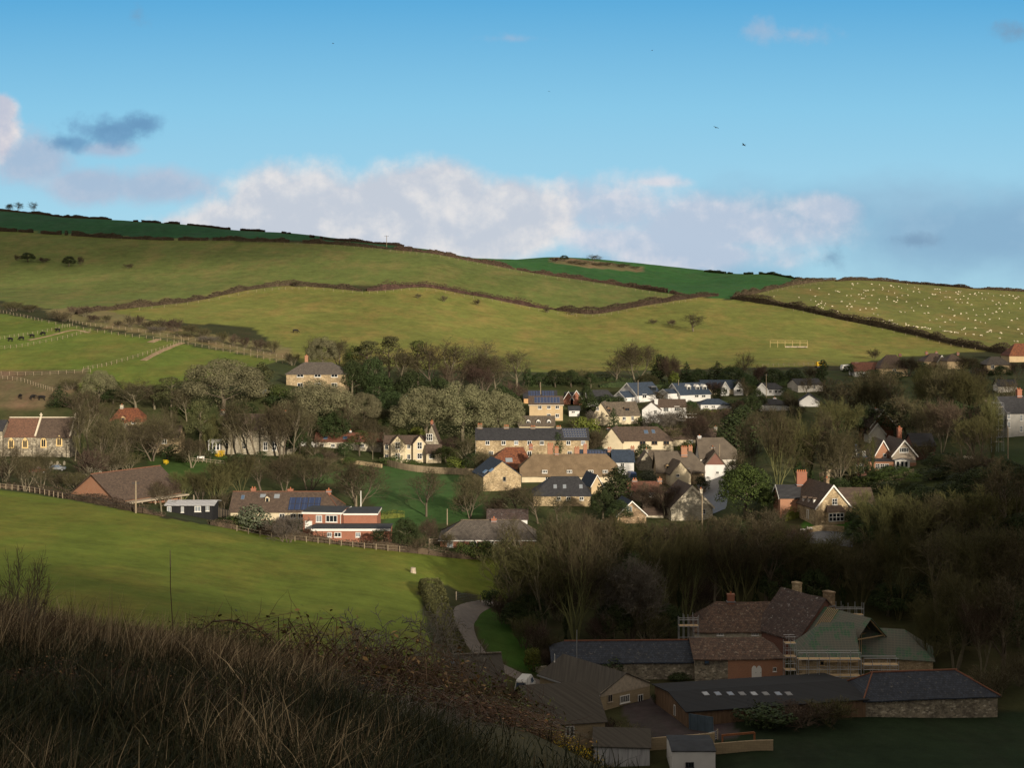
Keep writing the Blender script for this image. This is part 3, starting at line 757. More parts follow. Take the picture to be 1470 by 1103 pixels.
# ---------------------------------------------------------------- church
c=House('church','stone church with pointed lancet windows and a two-part tiled roof',5,101,656,627,600,9.5,'flint_stone','church_tile',cat='church',oh=.15,th=.15)
for u,v in ((16,637),(36,637),(62.5,636),(85,634)): c.window('f',u,v,6.5,12,2,1,'gold_trim','glass',arch=1,surround='gold_trim')
for f in (.475,.995):
    m=MB();x=-c.L/2+c.L*f
    for b in (-1,1): m.bar((x,b*(c.W/2+.1),c.ze+.1),(x,0,c.zr+.28),.42,.35)
    m.box(x-.12,x+.12,-.1,.1,c.zr+.2,c.zr+1.3);m.box(x-.4,x+.4,-.09,.09,c.zr+.72,c.zr+.92)
    m.build('gable_coping',MATS['stone_trim'],c.root)
extra(c,'ridge_tiles','stone_trim',lambda m:m.bar((-c.L/2,0,c.zr+.12),(c.L/2,0,c.zr+.12),.3,.22))
sf=(c.zr-c.ze)/(c.W/2);x0=-c.L/2+c.L*.475+.25;y1=-c.W/2-.2;z1=c.ze-.2*sf
extra(c,'chancel_roof','brown_tile',lambda m:m.add([(x0,y1,z1+.05),(c.L/2-.3,y1,z1+.05),(c.L/2-.3,-.1,c.zr+.03),(x0,-.1,c.zr+.03),(x0,y1,z1-.2),(c.L/2-.3,y1,z1-.2)],[(0,1,2,3),(4,5,1,0)]))
for f in (.475,.985,.24):
    x=-c.L/2+c.L*f
    def bt(m): m.box(x-.4,x+.4,-c.W/2-1.0,-c.W/2-.002,-.5,c.ze-2.2);m.box(x-.4,x+.4,-c.W/2-.55,-c.W/2-.002,c.ze-2.2,c.ze-.9)
    extra(c,'buttress','flint_stone',bt)
c.wing(-70,3.2,660,618,603,7,'flint_stone','slate',Y=c.Yf-1.2,name='transept')
# ---------------------------------------------------------------- left of the pasture
h=hs('village_hall','long brick hall with a blank orange brick gable and mossy brown roof',166,170,722,713.3,674.7,15,'orange_brick','brown_tile',L=18,rot=55,Y=301.3,cat='hall',oh=.5)
h.ridge('ridge_orange',.12)
def posts(m):
    for i in range(6): x=-h.L/2+1.5+i*3.6;m.box(x-.1,x+.1,-h.W/2-2.2,-h.W/2-2.0,-.5,h.ze-1.0)
    m.box(-h.L/2,h.L/2,-h.W/2-2.3,-h.W/2-.01,h.ze-1.0,h.ze-.7)
extra(h,'porch','weathered_timber',posts)
h=hs('shed','black boarded shed with white windows and pale sheet metal roof',240,305,741,724.5,718,6,'black_board','pale_corrugated',cat='shed',oh=.5,th=.12,group=None)
for u,v,w in ((243,731.5,6),(262,732,4),(284,731,9),(298,730,5)): h.window('f',u,v,w,8,2,1,glass='pale_glass')
h=hs('bungalow','long brown-roofed bungalow with three chimneys and a black solar array',331,486,748,733,706,9,'cream_render','brown_tile',hip=(0,3.2),kk=(0,0),oh=.4)
h.ridge('ridge_orange',.1);h.panel(413,714.5,459,733,nx=5,ny=2)
h.stack(364,699,1.0,.6);h.stack(417,700,1.1,.4,pots=1);h.stack(472,701,.95,0,pots=1)
h.skylight(348,714.5,5,6,'blue_glass');h.skylight(377,712.5,8,5);h.skylight(397,713,8,6)
h.dormer(384,719,6,9,'cream_render','brown_tile',nx=1)
for u in (405,421,432): h.window('f',u,741,8,7)
h=hs('modern_house','flat-roofed brick house with white fascias and a lower front wing',437,494,771,735.5,735,8.5,'red_brick','felt_roof',oh=.12,th=.1,Y=281,rot=-6,L=7.7)
def fascia(m,h=h): m.box(-h.L/2-.2,h.L/2+.2,-h.W/2-.2,h.W/2+.2,h.ze-.42,h.ze-.06)
extra(h,'fascia','white_paint',fascia)
h.window('f',458,745,9,10,2,1,glass='pale_glass');h.window('f',476,745,17,10,3,1);h.door('f',443,754.5,9,11,'white_paint')
extra(h,'drainpipe','white_paint',lambda m,h=h:m.tube([(h.L/2-.12,-h.W/2-.09,0),(h.L/2-.12,-h.W/2-.09,h.ze-.4)],[.06,.06],6))
w=h.wing(493,541,771,736.5,736,8.2,'red_brick','felt_roof',Y=281.8,rot=0)
extra(h,'fascia','white_paint',lambda m,w=w:m.add([w.h.shift@Vector(p) for p in ((-w.h.L/2,-w.h.W/2-.22,w.h.ze-.45),(w.h.L/2+.2,-w.h.W/2-.22,w.h.ze-.45),(w.h.L/2+.2,-w.h.W/2-.22,w.h.ze-.06),(-w.h.L/2,-w.h.W/2-.22,w.h.ze-.06),(w.h.L/2+.22,w.h.W/2,w.h.ze-.45),(w.h.L/2+.22,w.h.W/2,w.h.ze-.06))],[(0,1,2,3),(1,4,5,2)]))
w=h.wing(449,559,774,759.5,759,6.5,'red_brick','felt_roof',Y=274.5,name='front_wing')
extra(h,'fascia','white_paint',lambda m,w=w:m.add([w.h.shift@Vector(p) for p in ((-w.h.L/2-.3,-w.h.W/2-.3,w.h.ze-.4),(w.h.L/2+.3,-w.h.W/2-.3,w.h.ze-.4),(w.h.L/2+.3,-w.h.W/2-.3,w.h.ze+.02),(-w.h.L/2-.3,-w.h.W/2-.3,w.h.ze+.02))],[(0,1,2,3)]))
for u,ww in ((473,7),(485,10),(514,7)): w.window('f',u,768,ww,7,2,1,glass='pale_glass' if ww==7 else 'glass')
h=hs('bungalow','grey-tiled brick bungalow with hipped end beside the wood',632,768,789,773.5,747,10,'red_brick','grey_tile',hip=(4.2,3.0),oh=.4)
h.gutter();h.ridge('stone_slate',.12);h.stack(709,742,1.0,-.3,pots=1)
h.window('f',646,781,9,11,1,1,glass='pale_glass');h.window('f',705,781,10,11,2,1);h.window('f',712,783,8,6,3,1);h.window('f',680,781,9,8);h.window('f',742,782,10,8)
h=hs('cottage','low cottage with lichened red roof and white half-timbered gable',700,757,760,745,731,7,'white_render','dark_lichen_tile',oh=.25)
extra(h,'timber_frame','black_board',lambda m:[m.bar((h.L/2+.04,-2.6,h.ze-.6),(h.L/2+.04,1.4,h.zr-1.6),.2,.12),m.bar((h.L/2+.04,-2.9,h.ze-.4),(h.L/2+.04,2.9,h.ze-.4),.2,.12),m.bar((h.L/2+.04,0,h.ze-.3),(h.L/2+.04,0,h.zr-.5),.2,.12)])
h=hs('farmhouse','square stone house with hipped slate roof standing alone on the slope',411,496,560,536,520,10,'gold_stone','grey_tile',hip=(5,5),oh=.4,cat='house')
h.stack(440,509,1.0,.5,pots=1,mat='orange_brick')
for u in (431,456,480): h.window('f',u,539.3,9.5,5,2,1)
for u in (431,456,480): h.window('f',u,553,8,6,2,1)
h=hs('cottage','small cottage with terracotta roof and pale chimney among bare trees',157,205,612,604,586,8,'gold_stone','rust_tile',hip=(2,2.5),oh=.3)
h.stack(175,580,.9,0,mat='pale_stone',pots=1);h.dormer(177,602,6,5,'timber','rust_tile');h.window('f',192,607,6,4)
h=hs('cottage','stone cottage with dark steep roof hidden behind a spreading bare tree',177,256,650,628,611,8,'gold_stone','brown_tile',oh=.25)
h.window('f',188,634,6,6);h.window('f',194,634,5,6);h.window('f',236,634,7,6);h.stack(180,606,.9,0,mat='grey_stone')
h=hs('manor_house','large grey stone manor behind tall bare trees with white conservatory',318,420,653,618,594,12,'grey_stone','brown_tile',oh=.25,cat='house')
h.stack(320,588,1.3,0,mat='grey_stone',pots=3);h.stack(408,589,1.3,0,mat='grey_stone',pots=3)
for u,v,ww,hh in ((326,624,5,8),(342,624,5,8),(385,622,7,9),(397,622,6,9),(412,622,6,9),(326,640,5,9),(350,640,5,10),(381,641,5,11),(389,641,6,11),(397,640,6,11),(412,638,5,8)): h.window('f',u,v,ww,hh,2,2,'pale_stone','glass')
w=h.wing(374,402,653,616,598,4,'grey_stone','brown_tile',o='g',Y=h.Yf-1.2)
w.window('l',381,641,6,12,2,2);w.window('l',394,641,6,12,2,2);w.window('l',388,622,8,8,3,1,'pale_stone')
w=h.wing(299,320,650,633.5,632,4,'white_render','white_paint',Y=h.Yf+1,name='conservatory',oh=.15)
for u in (303,308,313,318): w.window('f',u,641,4,11,1,2)
h=hs('low_house','long low house with red tiled roof and two skylights',452,548,646,633.5,621,7,'pale_stone','red_tile',oh=.25)
h.skylight(467,629,6,4,'blue_glass');h.skylight(495,629,6,4,'blue_glass');h.stack(503,617,.6,0,pots=1,mat='white_render')
for u in (462,478,520): h.window('f',u,640,6,5)
h.wing(432,455,648,637,635,4,'white_render','white_paint',Y=h.Yf-1,name='conservatory',oh=.15).window('f',443,642,14,6,4,1)
h=hs('gabled_house','cream gabled house with plum-brown roof and tall stone gable',551,612,664,637,625,7,'cream_render','brown_tile',oh=.25)
w=h.wing(609,631,664,637,609.5,9,'grey_stone','brown_tile',o='g',Y=h.Yf-.5,name='tall_gable');w.stack(620,603,.9,t=.25,pots=1);w.window('l',616.5,628,9,10,3,2)
for a,b in ((561,581),(593,612)):
    w=h.wing(a,b,664,637,625.5,4,'cream_render','brown_tile',o='g',Y=h.Yf-1.2,name='gable_wing')
    w.window('l',(a+b)/2,640,7,10,2,2);w.window('l',(a+b)/2,655,7,8,2,2)
for u,v in ((555,642),(587,641),(555,656),(587,656)): h.window('f',u,v,5,7)
h.wing(604,632,664,652,645,3,'cream_render','brown_tile',Y=h.Yf-3.0,name='porch').window('l',0,0,0,0) if 0 else None
w=h.wing(612,633,664,649,638,2.5,'cream_render','brown_tile',Y=h.Yf-3.2,name='porch');w.window('f',620,655,8,8,3,1)
# ---------------------------------------------------------------- centre of the village, back to front
def low(label,x0,x1,base,eave,ridge,D,wall,roof,**k): return hs(k.pop('name','house'),label,x0,x1,base,eave,ridge,D,wall,roof,**k)
h=low('low house with orange gable and blue solar roof behind the cream box house',752,799,580,571,560.5,8,'orange_render','slate',oh=.3);h.panel(758,561.5,776,569.5,nx=5,ny=2);h.panel(778,561.5,796,569.5,nx=5,ny=2)
h=low('cream house with a full-width blue solar array on its brown roof',760,808,604,580.5,568.5,8.5,'tan_render','brown_tile');h.panel(767,570.5,804,579,nx=8,ny=1,mat='solar_cells',frame='lead')
for u,v in ((775,585),(788,584.5),(800,584.5),(788,597),(800,597)): h.window('f',u,v,5.5,5.5)
h.gutter('stone_trim')
h=low('brown house with three small white dormers behind the slate terrace',745,796,618,611,597,8,'cream_render','stone_slate')
for u in (758.5,773,788): h.dormer(u,606.5,5.5,4.5,'white_paint','stone_slate')
h=low('brick bungalow with twin white-edged gables',812,836,580,573,563,9,'red_brick','slate',o='s')
for a,b,l in ((809,823,562),(819,836,560.5)): h.wing(a,b,580,573,l,3,'red_brick','slate',o='g',Y=h.Yf-1.2,name='gable_wing').barge((0,),w=.22)
h.window('f',831,575,5,5)
h=low('wide bungalow with dark slate roof between two hedged gardens',843,887,584,575.5,560,9,'white_render','slate',hip=(0,3));h.barge((0,))
h=low('small white outhouse with dark roof below the twin-gabled bungalow',817,832,598,588.5,583,5,'white_render','felt_roof',name='outhouse',group=None,cat='outhouse');h.window('f',823,592,5,3)
h=low('white house with big blue-grey roof, glazed dormer and low side gable',894,946,577,566,549,9.5,'white_render','blue_slate',rot=36,L=10.5);h.barge((0,),w=.35)
h.dormer(938,560,9,9,'dark_metal','lead',kind='flat',nx=3);h.window('f',925,569,8,6)
w=h.wing(889,908,577,569.5,561.5,5,'white_render','blue_slate',o='s',Y=h.Yf-2.6,rot=36,L=5);w.barge((0,));
h=low('white house with three arched white dormers in blue-grey roof',962,1018,577,565.5,549.5,8.5,'white_render','blue_slate',rot=28,L=12);h.barge((0,),w=.35)
for u in (988.5,1001,1011): h.dormer(u,558.5,6.5,7,'white_paint','white_paint')
w=h.wing(954,970,574,564,558.5,5,'white_render','blue_slate',Y=h.Yf-2.2,rot=28,L=4.5);w.barge((0,));
for u in (1000,1010): h.window('f',u,569,7,4,2,1)
h=low('long slate-roofed house with two white front gables',1008,1065,567,557.5,545.5,10,'cream_render','blue_slate')
for a,b in ((1035,1047),(1054,1067)):
    w=h.wing(a,b,567,557.5,548,4,'white_render','blue_slate',o='g',Y=h.Yf-2,name='gable_wing');w.barge((0,));w.window('l',(a+b)/2,561,6,4.5)
h=low('white bungalow with dark hipped roof below the field edge',1099,1127,568,558.5,550,8,'white_render','slate',hip=(0,2.5))
w=h.wing(1086,1101,568,558,550,5,'white_render','slate',o='g',Y=h.Yf-.6,name='gable_wing');w.barge((0,))
for u,ww in ((1106,4),(1114,4),(1119,4)): h.window('f',u,562.5,ww,4.5)
h=low('white house with a broad blank white gable and slate roof',1141,1178,563,552,543.5,9,'pale_render','slate',rot=12)
h.window('f',1160,557,4,5);h.window('f',1169,556,3,5)
h=low('low white bungalow with bright blue-slate hipped roof',1006,1046,588,580,572.5,8,'white_render','blue_slate',hip=(2.5,2.5));h.window('f',1014,584,6,3);h.window('f',1024,584,6,3)
h.wing(1042,1051,588,581.5,579,5,'white_render','slate',Y=h.Yf-.5).window('f',1046,585,4,3)
h=low('low dark-roofed house showing a strip of white wall',1092,1133,590,580.5,573,8,'white_render','slate',hip=(0,3));h.stack(1112,570,.9,0,mat='white_render',pots=1)
h=low('white-gabled house half hidden at the edge of the wood',1148,1176,584,576,566,8,'white_render','slate',o='g',rot=-10)
h=low('white house with brown roof, broad chimney and terrace above bare bushes',945,985,605,584,573,8,'white_render','brown_tile');h.window('f',956,588,8,7,3,1);h.window('f',972,587,8,7,3,1)
w=h.wing(922,949,606,588,577,9,'white_render','brown_tile',o='g',Y=h.Yf-.8,rot=-8);w.window('l',941,592,4,6);w.stack(942,571.5,1.4,t=.3,mat='white_render',pots=0)
extra(h,'terrace','white_render',lambda m,h=h:[m.box(-h.L/2+1,h.L/2+3,-h.W/2-2.6,-h.W/2-.002,h.ze-3.3,h.ze-3.0)]+[m.box(x-.05,x+.05,-h.W/2-2.6,-h.W/2-2.5,h.ze-3.0,h.ze-2.0) for x in (-2,0,2,4,6)]+[m.box(-h.L/2+1,h.L/2+3,-h.W/2-2.6,-h.W/2-2.52,h.ze-2.05,h.ze-1.95)])
h=low('cream house with stone-tiled roof and two brown dormers',866,914,610,596,577,9,'cream_render','stone_slate',rot=14,L=10.5);h.dormer(873.5,590,7,6,'brown_board','stone_slate');h.dormer(900,588.5,8,6,'brown_board','stone_slate',kind='flat',nx=2)
w=h.wing(850,876,610,597,578,9,'cream_render','stone_slate',o='g',Y=h.Yf-.8,rot=-12);w.window('l',858,587,4,5);h.window('f',896,601,5,5);h.window('f',908,601,4,6)
h=low('slate-roofed stone terrace of cottages with solar strips at its right end',683,845,664,631,614.5,9,'gold_stone','slate',name='terrace',oh=.25)
for u,t_ in ((689,608),(727,610),(765,611),(802,611)): h.stack(u,t_,1.3,0,mat='brown_stone',pots=3)
for j in range(4): h.panel(807+j*.8,616.2+j*3.3,841+j*.6,618.4+j*3.3,nx=9,ny=1,frame='galvanised',lift=.12)
for u in (700,723,741,760,778,816,837): h.window('f',u,636,6,6,2,1,'white_paint','pale_glass' if u in (837,741) else 'glass')
for u in (705,728,760,790,818,835): h.window('f',u,652,6.5,8,2,1)
extra(h,'whitewash','pale_render',lambda m,h=h:m.box(-h.L/2-.05,-h.L/2-.003,-h.W/2,h.W/2,0,h.ze-.4))
h=low('long cream house with brown roof, two skylights and brown windows',887,965,657,632,612.5,11,'cream_render','brown_tile',rot=4,hip=(0,3.5))
h.skylight(928,620.5,6,5,'blue_glass');h.skylight(938.5,620,5,5,'blue_glass')
for u in (922.5,939.5,956.5): h.window('f',u,636,8.5,5.2,2,1,'brown_board')
for u,v in ((922.5,651),(957,650),(938,651)): h.window('f',u,v,8,6,2,1,'brown_board')
h.stack(874,614,1.0,0,mat='pale_stone',pots=2);h.stack(886,613,.9,0,mat='pale_stone',pots=2)
w=h.wing(864,893,657,634,614.5,8,'cream_render','brown_tile',o='g',Y=h.Yf-1.5,rot=-14);w.window('l',870,647,4,6)
h=low('long low house with mossy brown roof behind the walnut-brown cottages',955,1029,640,630,615,8,'cream_render','brown_tile');h.stack(1027,611,.9,0,mat='grey_stone',pots=1);h.window('f',992,634,6,4)
h=low('thatched house with brick-topped white gable beside the street',1012,1050,684,655,628,9,'old_thatch' if 0 else 'pale_render','old_thatch',L=9,oh=.4,th=.4,hip=(0,2.6),kk=(0,.35),old=.12)
w=h.wing(1012,1042,684,667,648,5,'white_render','old_thatch',o='g',Y=h.Yf-3,name='gable_wing');h.stack(1023,640,.9,-2.5,pots=1,mat='brown_stone');h.stack(1004,624,.8,0,mat='white_render',pots=1)
extra(h,'brick_gable','dark_brick',lambda m,w=w:m.add([w.h.shift@Vector(p) for p in ((-w.h.L/2-.04,-w.h.W/2,w.h.ze-.1),(-w.h.L/2-.04,0,w.h.zr-.1),(-w.h.L/2-.04,w.h.W/2,w.h.ze-.1))],[(0,1,2)]));w.window('l',1030,679,4,4)
h=low('barn with long orange-red hipped roof beside the slate-roofed stone barn',690,762,680,672,643,9,'brown_stone','rust_tile',hip=(6.5,2.0),name='barn',cat='barn',group=None,rot=8);h.ridge('ridge_orange',.12);h.skylight(731,661,10,6,'pale_glass')
h.stack(762,637,.9,0)
h=low('stone barn with blue-grey slate roof and a broad golden stone gable',694,748,705,683,662,10,'gold_stone','blue_slate',o='g',rot=16,name='barn',cat='barn',group=None,oh=.2)
h.panel(692,673,697,679,'skylight','pale_glass',1,1,1,.1,'lead',0);h.panel(701,671,706,677,'skylight','pale_glass',1,1,1,.1,'lead',0)
h.window('l',724,688,5,7,1,1,'weathered_timber')
h=low('white house with blue slate roof and solar panels behind the long thatch',880,910,682,662.5,645.5,8,'white_render','blue_slate');h.stack(875,642,1.0,0,pots=2,mat='orange_brick');h.stack(908,640,.9,0,pots=2,mat='orange_brick')
h.window('f',893.5,668,5,6);h.window('f',893,677,4,4)
w=h.wing(834,874,675,656,645.5,8,'cream_render','blue_slate',Y=h.Yf+3);w.panel(837,648,871,652.5,nx=8,ny=1,lift=.12)
h=low('long thatched cream cottage with eyebrow windows along its eaves',748,884,692,679,652,9.5,'cream_render','thatch',oh=.5,th=.5,hip=(3.0,2.0),kk=(.25,.4),old=.22,rot=2)
for u in (782,817.5,848,869): h.window('f',u,677.5,7.5,4.6,3,1)
for u in (786,815,848): h.window('f',u,687,6,4,2,1)
h.stack(790,636,1.4,1.0,pots=3,mat='orange_brick',d=.8);h.stack(828,641,1.2,.5,pots=2,mat='orange_brick');h.stack(840,637,.9,2,pots=2,mat='orange_brick');h.stack(799,641,.9,0,pots=3,mat='orange_brick')
h=low('stone cottage with steep gable and brown stone roof left of the tall brick chimney',930,955,676,660,646,7,'grey_stone','stone_slate',rot=-6);h.stack(928,643,.8,-1,pots=1,mat='grey_stone')
w=h.wing(916,940,676,666,648.5,6,'grey_stone','stone_slate',o='g',Y=h.Yf-1.5)
h=low('old stone-slated cottage with two tall brick chimneys in the middle of the village',944,1010,695,676,648,10,'gold_stone','old_thatch',oh=.4,th=.35,old=.15,hip=(0,2.5),kk=(0,.3));h.stack(982,640,1.5,-1.0,pots=3,mat='orange_brick');h.stack(991,639,1.0,1.5,pots=2,mat='orange_brick');h.stack(987,671,1.0,-4,pots=2,mat='orange_brick')
h.dormer(958,671,5,5,'timber','stone_slate',nx=1)
w=h.wing(962,992,698,679,662,6,'cream_render','old_thatch',o='g',Y=h.Yf-3.5,rot=10);w.window('l',973,683,5,4)
h=low('cream-walled house with purple-black slate roof and three skylights',766,848,727,710.5,684,10,'gold_stone','slate',oh=.3,hip=(4,2.5),kk=(0,0))
for u in (797,810.5,834): h.skylight(u,699,5,5.5)
for u in (802,816,835): h.window('f',u,716,6,5)
h=low('small orange-gabled outbuilding with blue slate roof beside the cypress',849,865,710,696,682,8,'tan_render','blue_slate',o='g',rot=14,name='outbuilding',cat='outbuilding',group=None);h.barge((0,),w=.2)
h=low('cottage with orange-red roof and white windows in the village middle',903,946,720,705,691,7,'grey_stone','red_tile');h.stack(911,686.5,1.0,0,pots=2,mat='orange_brick');h.stack(955-8,685,.9,0,pots=1,mat='orange_brick')
for u in (908,921,935): h.window('f',u,710.5,6.5,6,2,1,glass='pale_glass')
h=low('small stone gable with blue slate roof and paired narrow windows at the wood edge',886,928,752,739,719.5,8,'brown_stone','blue_slate',o='g',rot=10);h.barge((0,),w=.2)
h.window('l',901,731,4,8,1,1,'stone_trim','pale_glass');h.window('l',905.5,731,4,8,1,1,'stone_trim','pale_glass')
h=low('large pointed stone gable with broad white coping above the wood',963,1024,748,727,697,10,'pale_stone','brown_tile',o='g',rot=10);h.barge((0,),'stone_trim',.5)
h.window('l',1010,735,6,7,2,2,'white_paint');h.stack(1006,700,.7,t=.7,pots=1,mat='pale_stone')
w=h.wing(925,975,752,738,716,7,'pale_stone','brown_tile',rot=0,Y=h.Yf+2)
# ---------------------------------------------------------------- right-hand side
h=hs('gabled_cottage','stone cottage with brown roof, white-edged gable and three dormers over its dark side',1170,1222,752,727,696.5,11,'gold_stone','brown_tile',o='g',rot=14,oh=.3);h.barge((0,),w=.3)
h.window('l',1198,720.5,8,9,2,2);
for u,v in ((1154,718),(1162,719),(1169,720)): h.dormer(u,v,3.6,6.5,'white_paint','brown_tile',nx=1,side=1)
def bay(m):
    q=h.hit(1197,742,*h.face('l')[:2]);x,y,z=q
    m.box(x-1.0,x-.002,y-1.7,y+1.7,-.3,z+1.0)
b=extra(h,'bay_window','gold_stone',bay);q=h.hit(1197,742,*h.face('l')[:2])
def bayroof(m): m.add([(q.x-1.2,q.y-1.9,q.z+1.0),(q.x-1.2,q.y+1.9,q.z+1.0),(q.x-.002,q.y+1.5,q.z+2.1),(q.x-.002,q.y-1.5,q.z+2.1),(q.x-.002,q.y-1.9,q.z+1.0),(q.x-.002,q.y+1.9,q.z+1.0)],[(0,1,2,3),(0,3,4),(1,5,2),(0,4,5,1)])
extra(h,'roof','brown_tile',bayroof,b)
def bw(m):
    for i in range(5): y=q.y-1.5+i*.75;m.box(q.x-1.07,q.x-1.003,y-.06,y+.06,q.z-.7,q.z+.75)
    for z in (-.7,.05,.75): m.box(q.x-1.07,q.x-1.003,q.y-1.56,q.y+1.56,q.z+z-.06,q.z+z+.06)
extra(h,'window','white_paint',bw,b);extra(h,'pane','glass',lambda m:m.box(q.x-1.02,q.x-1.001,q.y-1.5,q.y+1.5,q.z-.68,q.z+.73),b)
h.stack(1187,684,.8,t=.5,pots=1,mat='brown_stone')
w=h.wing(1212,1256,747,724,700,8,'brown_stone','brown_tile',Y=h.Yf+4);
w=h.wing(1120,1166,735,714,696,7,'orange_brick','slate',Y=h.Yf+7);w.stack(1150.5,675,1.9,0,pots=5,mat='red_brick',d=1.1);w.barge((0,))
h.door('b',1160,739,5,13,'weathered_timber')
h=hs('tile_hung_house','brick house with grey tile-hung gable, bay and long white-windowed garden room',1281,1315,672,652,631.5,10,'hung_tile','brown_tile',o='g',rot=4,oh=.4);h.barge((0,),w=.32)
h.window('l',1297.5,646.5,13,7,4,1);h.stack(1291,612,1.1,t=.85,pots=2,mat='red_brick')
extra(h,'brick_base','orange_brick',lambda m,h=h:m.box(-h.L/2-.12,-h.L/2-.003,-h.W/2-.1,h.W/2+.1,-.5,h.ze-2.0))
w=h.wing(1285,1306,672,660.5,660,1.4,'white_paint','lead',o='g',Y=h.Yf-1.0,name='bay')
for u in (1289,1295,1301): w.window('l',u,667,4.6,9,1,1)
w=h.wing(1254,1282,672,656.5,632,8,'orange_brick','brown_tile',o='g',Y=h.Yf+2.5,name='gable_wing');w.barge((0,),w=.3);w.window('l',1270,654,5,5.5)
w=h.wing(1246,1285,672,661.5,659,3.5,'orange_brick','slate',Y=h.Yf-.5,name='garden_room')
for u in (1260,1266.5,1273): w.window('f',u,669.5,6,7,2,2)
w=h.wing(1312,1343,665,640,622,8,'dark_brick','slate',Y=h.Yf+8)
h=hs('house','narrow blue-black house with white windows beside an ivy-clad trunk',1224,1244,684,655,638,8,'dark_brick','blue_slate',o='s',hip=(2,2))
for u,v,w_,h_ in ((1228,651,4,9),(1228,673,5,12),(1237,672,6,13),(1240,652,4,8)): h.window('f',u,v,w_,h_,2,1)
h=hs('house','brick house with white-edged red gable at the foot of the dark wood',1249,1287,632,612,588.5,9,'red_brick','brown_tile',o='g',rot=6);h.barge((0,),w=.35);h.stack(1257,585,.8,t=.5,mat='white_render',pots=1)
w=h.wing(1248,1271,634,622,607.5,6,'pale_render','brown_tile',o='g',Y=h.Yf-3,name='gable_wing');w.barge((0,),w=.3)
h=hs('house','blue-slate house with scaffold poles at the right edge of the village',1441,1480,627,592,569,9,'grey_render','slate',o='s',rot=10,hip=(0,0));h.stack(1462.5,557,1.2,0,pots=2,mat='red_brick');h.barge((0,),'lead',.3)
for u,v in ((1448,597),(1448,610),(1466,600),(1466,616)): h.window('f',u,v,4.5,9,1,2,'white_paint','pale_glass')
w=h.wing(1420,1444,622,585,574,6,'brown_stone','brown_tile',Y=h.Yf+4);
h=hs('house','house with dark red roof and white wall in the row below the sheep field',1227,1274,541,532.5,520,9,'white_render','red_tile');
for u in (1258,1265,1271): h.window('f',u,535.5,4,3.5,1,1)
h.stack(1229,519.5,1.2,0,pots=2)
h=hs('house','brown-roofed house with hipped roof above the dark wood',1262,1303,541,528,509.5,10,'tan_render','brown_tile',hip=(4,3));h.stack(1292,507,1.0,0,pots=1);h.window('f',1284,532,5,4)
h=hs('house','house with plum-brown hipped roof and small white-edged gable in the upper row',1327,1362,528,518.5,507,10,'tan_render','brown_tile',hip=(4,3));h.stack(1330,504,1.0,0,pots=1);h.stack(1344,504,.9,0,pots=1);h.wing(1346,1358,528,519,510,3,'cream_render','brown_tile',o='g',Y=h.Yf-2).barge((0,))
h=hs('house','dark-roofed house at the end of the upper row before the thicket',1360,1384,530,518,508,9,'tan_render','brown_tile',hip=(3,3));h.stack(1375,505,.9,0,pots=1)
h=hs('house','tan brick house with low hipped roof right of the thicket',1417,1452,536,523,512,9,'tan_render','grey_tile',hip=(3,3));h.window('f',1425,527,5,5)
h=hs('house','tall orange-roofed house at the right edge below the sheep',1449,1490,520,510,493,10,'tan_render','rust_tile',hip=(4,4))
h=hs('house','small white-walled cottage glimpsed in the trees on the right',1436,1462,563,554,545,8,'pale_render','slate',rot=-8)
# ================================================================ the farm
FG='farm buildings'
def fb(name,label,*a,**k):
    k.setdefault('group',FG);k.setdefault('cat','barn');return House(name,label,*a,**k)
h=fb('long_barn','long stone barn with patched blue slate roof and red ridge tiles',792,996,977,950.5,920,8,'flint_stone','lichen_slate',rot=2,Y=208,hip=(2.2,0),kk=(.45,0),oh=.25,old=.14);h.ridge('ridge_orange',.13)
h.window('l',797,945,4,10,1,1,'white_paint','pale_glass')
h=fb('tiled_barn','stone and brick barn with lichened red tile roof and white arched doors',996,1126,976,945,915.5,8.2,'flint_stone','lichen_tile',rot=2,Y=207.6,hip=(0,2.4),oh=.25,old=.14)
def brickskin(m):
    x=h.hit(1045,960,*h.face('f')[:2]).x;m.box(x,h.L/2+.03,-h.W/2-.05,-h.W/2-.003,-.6,h.ze-.15)
extra(h,'brick_wall','orange_brick',brickskin)
for u in (1082.5,1089.5):
    c_=h.hit(u,965.5,*h.face('f')[:2]);m=MB();w_=.36;p=[(-w_,-.85),(w_,-.85),(w_,.55),(w_*.55,.85),(0,.95),(-w_*.55,.85),(-w_,.55)];k_=len(p)
    m.add([(c_.x+x,-h.W/2-.06,c_.z+z) for x,z in p]+[(c_.x+x,-h.W/2-.12,c_.z+z) for x,z in p],[tuple(range(k_,2*k_))]+[(i,(i+1)%k_,(i+1)%k_+k_,i+k_) for i in range(k_)])
    o=m.build('door',MATS['white_paint'],h.root);g=MB();g.box(c_.x+.2,c_.x+.26,-h.W/2-.16,-h.W/2-.12,c_.z-.1,c_.z+.02);g.build('handle',MATS['dark_metal'],o)
h.window('f',1112,961.5,5,6,2,1,'white_paint');h.window('f',1014.5,950,7,7,1,1,'dark_metal','blue_glass')
h=fb('farmhouse','old farmhouse with big lichen-speckled tile roof and three chimneys',997,1138,948,905.5,864,9,'pale_stone','lichen_tile',Y=224,hip=(4,0),oh=.3,old=.16,cat='farmhouse')
h.stack(1049,850,1.1,0,pots=1,mat='red_brick')
for u in (1034,1084): h.window('f',u,911,10,4,4,1,'white_paint','glass')
w=h.wing(1140,1232,955,914,861,10,'dark_brick','dark_lichen_tile',o='g',Y=219,rot=30,old=.14,name='cross_wing')
w.stack(1144,833,1.3,t=.97,pots=0,mat='gold_stone');w.stack(1190,846,1.5,t=.06,pots=0,mat='brown_stone')
